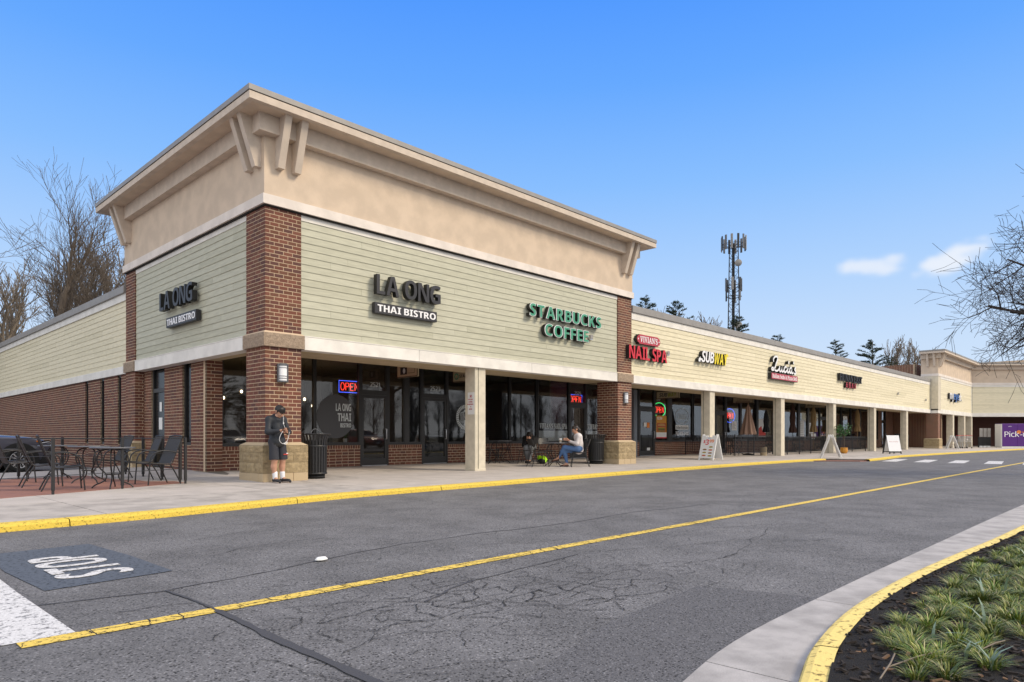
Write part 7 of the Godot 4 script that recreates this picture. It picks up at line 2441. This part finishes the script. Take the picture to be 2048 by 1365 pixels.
# ---- people ------------------------------------------------------------------------
func skin_over(mb: MB, bones: Array, cell: float, k: float) -> void:
	# bones: [from, to, radius, radius]; joined by a smooth minimum and meshed with surface nets
	var lo := Vector3.ONE * 1e9
	var hi := -lo
	for b in bones:
		var r := maxf(b[2], b[3]) + 4.0 * k + 3.0 * cell
		lo = lo.min(b[0].min(b[1]) - Vector3.ONE * r)
		hi = hi.max(b[0].max(b[1]) + Vector3.ONE * r)
	var nx := int((hi.x - lo.x) / cell) + 2
	var ny := int((hi.y - lo.y) / cell) + 2
	var nz := int((hi.z - lo.z) / cell) + 2
	var f := PackedFloat32Array()
	f.resize(nx * ny * nz)
	for b in bones:
		var a: Vector3 = b[0]
		var ab: Vector3 = b[1] - a
		var l2 := maxf(ab.length_squared(), 1e-9)
		var r0: float = b[2]
		var r1: float = b[3]
		var m := maxf(r0, r1) + 4.0 * k + cell
		var p0 := ((a.min(b[1]) - Vector3.ONE * m - lo) / cell).floor()
		var p1 := ((a.max(b[1]) + Vector3.ONE * m - lo) / cell).ceil()
		for z in range(maxi(0, int(p0.z)), mini(nz - 1, int(p1.z)) + 1):
			for y in range(maxi(0, int(p0.y)), mini(ny - 1, int(p1.y)) + 1):
				var row := (z * ny + y) * nx
				for x in range(maxi(0, int(p0.x)), mini(nx - 1, int(p1.x)) + 1):
					var q := lo + V(x, y, z) * cell - a
					var t := clampf(q.dot(ab) / l2, 0.0, 1.0)
					var d := (q - ab * t).length() - lerpf(r0, r1, t)
					if d < 4.0 * k:
						f[row + x] += exp(minf(-d / k, 40.0))
	for i in f.size():
		f[i] = 4.0 * k if f[i] <= 1e-9 else -k * log(f[i])
	var at := {}
	var sx := 1
	var sy := nx
	var sz := nx * ny
	var ids := []
	for c in 8:
		ids.append((c & 1) * sx + ((c >> 1) & 1) * sy + ((c >> 2) & 1) * sz)
	var edges := [[0, 1], [2, 3], [4, 5], [6, 7], [0, 2], [1, 3], [4, 6], [5, 7], [0, 4], [1, 5], [2, 6], [3, 7]]
	var far := 2.5 * cell
	for z in range(1, nz - 2):
		for y in range(1, ny - 2):
			for x in range(1, nx - 2):
				var i := (z * ny + y) * nx + x
				var v0 := f[i]
				if v0 > far or v0 < -far:
					continue
				var neg := 0
				for c in 8:
					if f[i + ids[c]] < 0.0:
						neg += 1
				if neg == 0 or neg == 8:
					continue
				var s := Vector3.ZERO
				var n := 0
				for e in edges:
					var fa := f[i + ids[e[0]]]
					var fb := f[i + ids[e[1]]]
					if (fa < 0.0) != (fb < 0.0):
						var t := fa / (fa - fb)
						var pa := V(e[0] & 1, (e[0] >> 1) & 1, (e[0] >> 2) & 1)
						var pb := V(e[1] & 1, (e[1] >> 1) & 1, (e[1] >> 2) & 1)
						s += pa.lerp(pb, t)
						n += 1
				var g := V(f[i + sx] - f[i - sx] + f[i + sx + sx] - f[i], f[i + sy] - f[i - sy] + f[i + sy + sy] - f[i], f[i + sz] - f[i - sz] + f[i + sz + sz] - f[i]).normalized()
				at[i] = [lo + (V(x, y, z) + s / n) * cell, g]
	for i in at:
		var v0 := f[i]
		for ax in 3:
			var step: int = [sx, sy, sz][ax]
			if (v0 < 0.0) == (f[i + step] < 0.0):
				continue
			var u: int = [sy, sz, sx][ax]
			var w: int = [sz, sx, sy][ax]
			if not (at.has(i - u) and at.has(i - w) and at.has(i - u - w)):
				continue
			var q = [at[i], at[i - u], at[i - u - w], at[i - w]]
			if v0 < 0.0:
				q = [q[0], q[3], q[2], q[1]]
			if (q[1][0] - q[0][0]).cross(q[2][0] - q[0][0]).dot(q[0][1]) < 0.0:
				q = [q[0], q[3], q[2], q[1]]
			mb.squad(q[0][0], q[1][0], q[2][0], q[3][0], q[0][1], q[1][1], q[2][1], q[3][1])

func hand_bones(t: Transform3D, thumb: float, curl: float) -> Array:     # fingers along +z, palm facing -y, thumb on the side x * thumb
	var out := []
	var B := func(a: Vector3, b: Vector3, r0: float, r1: float) -> void: out.append([t * a, t * b, r0, r1])
	for x in [-0.026, -0.009, 0.009, 0.026]:
		B.call(V(x * 0.7, 0, 0.0), V(x, 0.002, 0.075), 0.0125, 0.0115)
	var ls := [0.62, 0.9, 1.0, 0.92]
	for i in 4:
		var x: float = [-0.030, -0.0105, 0.0095, 0.029][i] * thumb
		var p := V(x, 0.002, 0.08)
		var a := curl * 0.35
		for s in 3:
			var l: float = [0.038, 0.025, 0.02][s] * ls[i]
			var q := p + V(x * 0.06, -sin(a), cos(a)) * l
			B.call(p, q, 0.0088 - 0.0008 * s, 0.008 - 0.0008 * s)
			p = q
			a += curl * 0.45
	var tb := [V(0.022 * thumb, -0.004, 0.012), V(0.046 * thumb, -0.014, 0.04), V(0.050 * thumb, -0.028, 0.066), V(0.040 * thumb, -0.036, 0.086)]
	for s in 3:
		B.call(tb[s], tb[s + 1], 0.0115 - 0.001 * s, 0.0105 - 0.0012 * s)
	return out

func aim(p: Vector3, z: Vector3, y: Vector3) -> Transform3D:
	z = z.normalized()
	var x := y.cross(z).normalized()
	return Transform3D(Basis(x, z.cross(x), z), p)

func head_bones(t: Transform3D) -> Array:
	var out := []
	var B := func(a: Vector3, b: Vector3, r0: float, r1: float) -> void: out.append([t * a, t * b, r0, r1])
	B.call(V(0, 0.035, -0.03), V(0, 0.035, 0.012), 0.083, 0.078)
	B.call(V(0, -0.01, 0.03), V(0, -0.06, 0.036), 0.058, 0.043)
	B.call(V(-0.03, -0.075, 0.015), V(0, -0.092, 0.055), 0.022, 0.02)
	B.call(V(0.03, -0.075, 0.015), V(0, -0.092, 0.055), 0.022, 0.02)
	B.call(V(-0.03, 0.018, 0.076), V(0.03, 0.018, 0.076), 0.011, 0.011)
	B.call(V(0, 0.004, 0.085), V(0, -0.028, 0.103), 0.008, 0.012)
	B.call(V(-0.012, -0.03, 0.09), V(0.012, -0.03, 0.09), 0.008, 0.008)
	B.call(V(-0.014, -0.058, 0.076), V(0.014, -0.058, 0.076), 0.011, 0.011)
	for s in [-1.0, 1.0]:
		B.call(V(0.078 * s, 0.012, -0.012), V(0.084 * s, -0.022, -0.006), 0.014, 0.009)
		B.call(V(0.04 * s, -0.02, 0.058), V(0.035 * s, -0.035, 0.055), 0.022, 0.018)
	return out

func face_parts(o: Node3D, t: Transform3D, hair: Material, long_hair: bool) -> void:
	for s in [-1.0, 1.0]:
		put(o, "eye", MB.new().ell(V(0.031 * s, 0.002, 0.079), V(0.013, 0.007, 0.008), 10), M.paper, t)
		put(o, "pupil", MB.new().ell(V(0.031 * s, 0.000, 0.085), V(0.006, 0.006, 0.004), 8), M.ink, t)
		put(o, "eyebrow", MB.new().ell(V(0.031 * s, 0.022, 0.086), V(0.018, 0.004, 0.004), 8), hair, t)
	put(o, "mouth", MB.new().ell(V(0, -0.060, 0.086), V(0.021, 0.005, 0.005), 10), M.sign_crimson if long_hair else M.canvas_tan, t)
	var b := []
	var B := func(a: Vector3, c: Vector3, r0: float, r1: float) -> void: b.append([t * a, t * c, r0, r1])
	B.call(V(0, 0.052, -0.034), V(0, 0.062, 0.012), 0.086, 0.076)
	B.call(V(0, 0.0, -0.065), V(0, -0.035, -0.06), 0.06, 0.045)
	if long_hair:
		B.call(V(0, 0.0, -0.09), V(0, -0.05, -0.125), 0.045, 0.035)
		B.call(V(0, -0.05, -0.125), V(0, -0.15, -0.12), 0.035, 0.014)
		for s in [-1.0, 1.0]:
			B.call(V(0.05 * s, 0.075, 0.03), V(0.08 * s, 0.01, 0.0), 0.022, 0.02)
	else:
		for i in 5:
			var x := -0.05 + i * 0.025
			B.call(V(x, 0.095, 0.03), V(x * 1.15 + 0.006 * (i % 2), 0.04 - 0.006 * (i % 3), 0.094 - absf(x) * 0.35), 0.024, 0.011)
		for s in [-1.0, 1.0]:
			B.call(V(0.07 * s, 0.06, 0.01), V(0.083 * s, 0.01, 0.012), 0.022, 0.010)
	var mb := MB.new()
	skin_over(mb, b, 0.007, 0.008)
	put(o, "hair", mb, hair)

func limb(list: Array, pts: Array, r: Array) -> void:
	for i in pts.size() - 1:
		list.append([pts[i], pts[i + 1], r[i], r[i + 1]])

func garment(o: Node3D, called: String, bones: Array, m: Material, cell := 0.014, k := 0.014) -> void:
	var mb := MB.new()
	skin_over(mb, bones, cell, k)
	put(o, called, mb, m)

func people() -> void:
	boy()
	woman()
	hunched()

func boy() -> void:
	var o := thing("person", "person in black jacket and shorts leaning on the brick pillar with a phone", "person", gp(0.16, 0.31), 0.10)
	var J := {}
	for s in [-1, 1]:
		J["hip%d" % s] = V(0.085 * s, 0.83, -0.055)
		J["knee%d" % s] = V(0.092 * s, 0.455, 0.005)
		J["ank%d" % s] = V(0.085 * s + 0.01, 0.085, 0.0)
		J["toe%d" % s] = V(0.115 * s + 0.02, 0.035, 0.165)
		J["sh%d" % s] = V(0.165 * s, 1.285, -0.085)
		J["el%d" % s] = V(0.235 * s, 1.03, -0.01)
	J["wr-1"] = V(-0.075, 1.055, 0.17)
	J["wr1"] = V(0.085, 1.03, 0.17)
	var ht := aim(V(0.01, 1.435, 0.025), V(0.18, -0.62, 0.8), V(0, 0.8, 0.6))
	var sk := []
	limb(sk, [V(0, 0.86, -0.06), V(0, 1.05, -0.09), V(0, 1.24, -0.095)], [0.115, 0.105, 0.115])
	limb(sk, [V(0, 1.27, -0.09), V(0.0, 1.36, -0.03)], [0.062, 0.052])
	for s in [-1, 1]:
		limb(sk, [J["hip%d" % s], J["knee%d" % s], V(0.095 * s, 0.33, -0.02), J["ank%d" % s]], [0.082, 0.053, 0.054, 0.034])
		limb(sk, [J["ank%d" % s], J["toe%d" % s]], [0.034, 0.026])
		limb(sk, [V(0, 1.27, -0.09), J["sh%d" % s], J["el%d" % s], J["wr%d" % s]], [0.07, 0.052, 0.039, 0.026])
	var body := MB.new()
	skin_over(body, sk, 0.014, 0.014)
	skin_over(body, head_bones(ht), 0.005, 0.006)
	skin_over(body, hand_bones(aim(J["wr-1"], V(0.85, 0.22, 0.45), V(0.1, 0.8, -0.5)), 1.0, 1.0), 0.0042, 0.004)
	skin_over(body, hand_bones(aim(J["wr1"], V(-0.75, 0.25, 0.5), V(-0.1, -0.5, -0.8)), 1.0, 1.15), 0.0042, 0.004)
	put(o, "body", body, M.skin)
	face_parts(o, ht, M.hair, false)
	var jk := []
	limb(jk, [V(0, 0.82, -0.05), V(0, 0.98, -0.07), V(0, 1.12, -0.085), V(0, 1.25, -0.09)], [0.122, 0.135, 0.128, 0.112])
	limb(jk, [V(-0.055, 0.85, -0.04), V(0.055, 0.85, -0.04)], [0.115, 0.115])
	limb(jk, [V(-0.03, 1.30, -0.12), V(0.03, 1.30, -0.12)], [0.07, 0.07])
	limb(jk, [V(-0.075, 1.335, -0.07), V(0, 1.36, -0.125), V(0.075, 1.335, -0.07), V(0.03, 1.28, 0.0), V(-0.03, 1.28, 0.0), V(-0.075, 1.335, -0.07)], [0.034, 0.04, 0.034, 0.03, 0.03, 0.034])
	for s in [-1, 1]:
		var w: Vector3 = J["wr%d" % s]
		var e: Vector3 = J["el%d" % s]
		limb(jk, [V(0, 1.25, -0.09), J["sh%d" % s], e, e.lerp(w, 0.9)], [0.10, 0.064, 0.054, 0.040])
	garment(o, "jacket", jk, M.navy)
	var so := []
	for s in [-1, 1]:
		limb(so, [V(0, 0.82, -0.05), J["hip%d" % s], V(0.095 * s, 0.62, -0.01)], [0.10, 0.095, 0.085])
	garment(o, "shorts", so, M.shorts, 0.014, 0.008)
	for s in [-1, 1]:
		put(o, "shorts_leg", MB.new().tube([V(0.088 * s, 0.76, -0.03), V(0.094 * s, 0.60, -0.01), V(0.098 * s, 0.47, 0.0)], [0.092, 0.094, 0.097], 16), M.shorts)
	put(o, "jacket_hem", MB.new().lathe([Vector2(0.13, -0.02), Vector2(0.15, 0.0), Vector2(0.152, 0.05), Vector2(0.13, 0.07)], 24), M.black_cloth, Transform3D(Basis.from_scale(V(1.15, 1, 0.86)), V(0, 0.745, -0.045)))
	put(o, "print", MB.new().cb(V(0.055, 0.565, 0.086), V(0.155, 0.585, 0.098), 0.003), M.print_red)
	put(o, "print", MB.new().cb(V(0.115, 0.588, 0.086), V(0.16, 0.603, 0.098), 0.003), M.sign_white)
	for s in [-1, 1]:
		var a: Vector3 = J["ank%d" % s]
		var t: Vector3 = J["toe%d" % s]
		garment(o, "sock", [[a + V(0, 0.115, -0.01), a + V(0, 0.0, 0), 0.052, 0.045]], M.sock, 0.009, 0.006)
		garment(o, "shoe", [[a + V(0, -0.03, -0.035), a + V(0, -0.03, 0.02), 0.043, 0.043], [a + V(0, -0.03, 0.0), t + V(0, 0.008, 0.0), 0.043, 0.034], [t, t + V(0.002 * s, -0.003, 0.028), 0.036, 0.030]], M.shoe, 0.009, 0.008)
		var sole := MB.new()
		var d: Vector3 = (t - a) * V(1, 0, 1)
		sole.xf = aim(V(a.x, 0.0, a.z), d, Vector3.UP)
		sole.cb(V(-0.045, 0.0, -0.075), V(0.045, 0.026, 0.205), 0.012)
		put(o, "sole", sole, M.sole)
	var ph := thing("phone", "dark red phone held by the person leaning on the pillar", "phone")
	var pt := o.transform * aim(V(0.015, 1.085, 0.225), V(0, 0.75, 0.55), V(0, 0.55, -0.75))
	ph.transform = pt
	put(ph, "case", MB.new().cb(V(-0.072, -0.005, -0.035), V(0.072, 0.004, 0.035), 0.004), M.canvas_brown)
	put(ph, "screen", MB.new().bx(V(-0.065, 0.004, -0.031), V(0.065, 0.0052, 0.031)), M.ink)
	var cord := thing("earphone_cord", "white earphone cord looping from the phone down the jacket", "cord", o.position, o.rotation.y)
	put(cord, "loop", MB.new().tube(curve([V(-0.05, 1.05, 0.235), V(-0.095, 0.95, 0.205), V(-0.10, 0.86, 0.19), V(-0.04, 0.80, 0.185), V(0.03, 0.80, 0.19), V(0.07, 0.85, 0.195), V(0.10, 0.93, 0.20), V(0.105, 1.03, 0.22)], 5), 0.0045, 6), M.sign_white)
	put(cord, "knot", MB.new().tube(curve([V(0.0, 0.795, 0.19), V(0.05, 0.83, 0.195), V(0.08, 0.81, 0.195), V(0.03, 0.78, 0.19), V(-0.01, 0.81, 0.19)], 4), 0.0045, 6), M.sign_white)
	put(cord, "lead", MB.new().tube(curve([V(0.03, 1.09, 0.20), V(0.05, 1.2, 0.10), V(0.065, 1.30, 0.075), V(0.07, 1.38, 0.06)], 4), 0.0035, 5), M.sign_white)
	put(cord, "control", MB.new().cb(V(0.04, 1.19, 0.09), V(0.06, 1.225, 0.11), 0.004), M.sign_white)

func woman() -> void:
	var o := thing("person", "person in pale knit top and blue jeans seated at the cafe table", "person", gp(10.10, 0.20), 0.0)
	o.rotation.y = atan2(-0.74, -0.68)
	var ht := aim(V(0, 1.145, 0.10), V(0, -0.34, 0.94), V(0, 1, 0.3))
	var sk := []
	limb(sk, [V(0, 0.55, 0.0), V(0, 0.74, -0.01), V(0, 0.93, 0.02)], [0.12, 0.10, 0.11])
	limb(sk, [V(0, 0.96, 0.03), V(0, 1.08, 0.07)], [0.05, 0.046])
	var hipL := V(-0.09, 0.53, 0.03)
	var hipR := V(0.09, 0.54, 0.03)
	var kneeL := V(-0.075, 0.50, 0.43)
	var kneeR := V(0.0, 0.605, 0.44)
	var ankL := V(-0.06, 0.085, 0.36)
	var ankR := V(-0.13, 0.25, 0.64)
	limb(sk, [hipL, kneeL, V(-0.07, 0.37, 0.40), ankL, V(-0.06, 0.03, 0.50)], [0.088, 0.058, 0.056, 0.034, 0.026])
	limb(sk, [hipR, kneeR, V(-0.04, 0.49, 0.50), ankR, V(-0.15, 0.19, 0.77)], [0.088, 0.058, 0.056, 0.034, 0.026])
	var wL := V(-0.07, 0.83, 0.33)
	var wR := V(0.07, 0.83, 0.33)
	limb(sk, [V(0, 0.95, 0.02), V(-0.155, 0.95, 0.02), V(-0.205, 0.72, 0.08), wL], [0.06, 0.046, 0.036, 0.024])
	limb(sk, [V(0, 0.95, 0.02), V(0.155, 0.95, 0.02), V(0.205, 0.72, 0.08), wR], [0.06, 0.046, 0.036, 0.024])
	var body := MB.new()
	skin_over(body, sk, 0.014, 0.014)
	skin_over(body, head_bones(ht), 0.006, 0.006)
	skin_over(body, hand_bones(aim(wL, V(0.35, 0.25, 0.9), V(0.9, 0.3, 0.2)), -1.0, 0.9), 0.005, 0.004)
	skin_over(body, hand_bones(aim(wR, V(-0.35, 0.25, 0.9), V(-0.9, 0.3, 0.2)), 1.0, 0.9), 0.005, 0.004)
	put(o, "body", body, M.skin)
	face_parts(o, ht, M.hair_brown, true)
	var tp := []
	limb(tp, [V(0, 0.53, -0.01), V(0, 0.72, -0.01), V(0, 0.92, 0.015)], [0.145, 0.128, 0.135])
	for s in [-1.0, 1.0]:
		limb(tp, [V(0, 0.93, 0.015), V(0.15 * s, 0.935, 0.02), V(0.205 * s, 0.72, 0.08), V(0.105 * s, 0.79, 0.27)], [0.105, 0.066, 0.054, 0.038])
	garment(o, "top", tp, M.knit)
	var je := []
	limb(je, [hipL + V(0.03, 0.02, -0.03), hipL, kneeL, V(-0.07, 0.36, 0.40), ankL + V(0, 0.06, 0)], [0.12, 0.10, 0.070, 0.062, 0.046])
	limb(je, [hipR + V(-0.03, 0.02, -0.03), hipR, kneeR, V(-0.045, 0.47, 0.51), ankR + V(0.01, 0.05, -0.04)], [0.12, 0.10, 0.070, 0.062, 0.046])
	garment(o, "jeans", je, M.jeans)
	put(o, "print", MB.new().ell(V(-0.02, 0.83, 0.142), V(0.05, 0.035, 0.012), 10), M.shorts)
	garment(o, "shoe", [[ankL + V(0, -0.045, -0.03), V(-0.06, 0.032, 0.53), 0.036, 0.03]], M.canvas_brown, 0.01, 0.008)
	garment(o, "shoe", [[ankR + V(0.01, -0.03, -0.02), V(-0.16, 0.18, 0.80), 0.036, 0.03]], M.canvas_brown, 0.01, 0.008)
	var ph := thing("phone", "dark phone in the hands of the seated person in the knit top", "phone")
	ph.transform = o.transform * aim(V(0, 0.865, 0.42), V(0, 0.5, 0.87), V(0, 0.87, -0.5))
	put(ph, "case", MB.new().cb(V(-0.036, -0.005, -0.07), V(0.036, 0.004, 0.07), 0.004), M.ink)
	put(ph, "screen", MB.new().bx(V(-0.032, 0.004, -0.064), V(0.032, 0.0052, 0.064)), M.grey_metal)

func hunched() -> void:
	var o := thing("person", "person in a black hoodie and grey jeans sitting hunched with head bowed", "person", gp(10.72, -2.33), 0.0)
	o.rotation.y = atan2(-0.86, 0.50)
	var ht := aim(V(0.02, 0.91, 0.40), V(0.1, -0.80, 0.58), V(0, 0.6, 0.8))
	var sk := []
	limb(sk, [V(0, 0.55, 0), V(0, 0.70, 0.08), V(0, 0.82, 0.20)], [0.125, 0.11, 0.12])
	limb(sk, [V(0, 0.85, 0.24), V(0.01, 0.90, 0.34)], [0.06, 0.052])
	var K := {}
	for s in [-1.0, 1.0]:
		var hip := V(0.09 * s, 0.53, 0.04)
		var knee := V(0.09 * s, 0.515, 0.46)
		var ank := V(0.05 * s, 0.085, 0.45 + 0.06 * s)
		limb(sk, [hip, knee, V(0.08 * s, 0.36, 0.45), ank, ank + V(0.02 * s, -0.05, 0.14)], [0.09, 0.06, 0.058, 0.036, 0.028])
		var sh := V(0.175 * s, 0.82, 0.20)
		var el := V(0.16 * s, 0.60, 0.44)
		var wr := V(0.05 * s + 0.01, 0.74, 0.53)
		limb(sk, [V(0, 0.83, 0.21), sh, el, wr], [0.07, 0.052, 0.04, 0.026])
		K[s] = [hip, knee, ank, sh, el, wr]
	var body := MB.new()
	skin_over(body, sk, 0.014, 0.014)
	skin_over(body, head_bones(ht), 0.006, 0.006)
	for s in [-1.0, 1.0]:
		skin_over(body, hand_bones(aim(K[s][5], V(-0.15 * s, 0.92, -0.1), V(-0.8 * s, 0.1, -0.6)), -s, 0.6), 0.005, 0.004)
	put(o, "body", body, M.skin)
	face_parts(o, ht, M.hair, false)
	var hd := []
	limb(hd, [V(0, 0.52, -0.02), V(0, 0.68, 0.05), V(0, 0.81, 0.18)], [0.155, 0.15, 0.145])
	limb(hd, [V(-0.05, 0.90, 0.24), V(0.05, 0.90, 0.24)], [0.07, 0.07])
	for s in [-1.0, 1.0]:
		limb(hd, [V(0, 0.82, 0.19), K[s][3], K[s][4], K[s][4].lerp(K[s][5], 0.85)], [0.12, 0.082, 0.068, 0.046])
	garment(o, "hoodie", hd, M.black_cloth)
	var je := []
	for s in [-1.0, 1.0]:
		limb(je, [V(0.03 * s, 0.55, 0), K[s][0], K[s][1], V(0.08 * s, 0.34, 0.45), K[s][2] + V(0, 0.03, 0)], [0.125, 0.105, 0.078, 0.070, 0.056])
		garment(o, "shoe", [[K[s][2] + V(0, -0.04, -0.03), K[s][2] + V(0.02 * s, -0.048, 0.17), 0.044, 0.036]], M.shoe, 0.01, 0.008)
	garment(o, "jeans", je, M.jeans_grey)
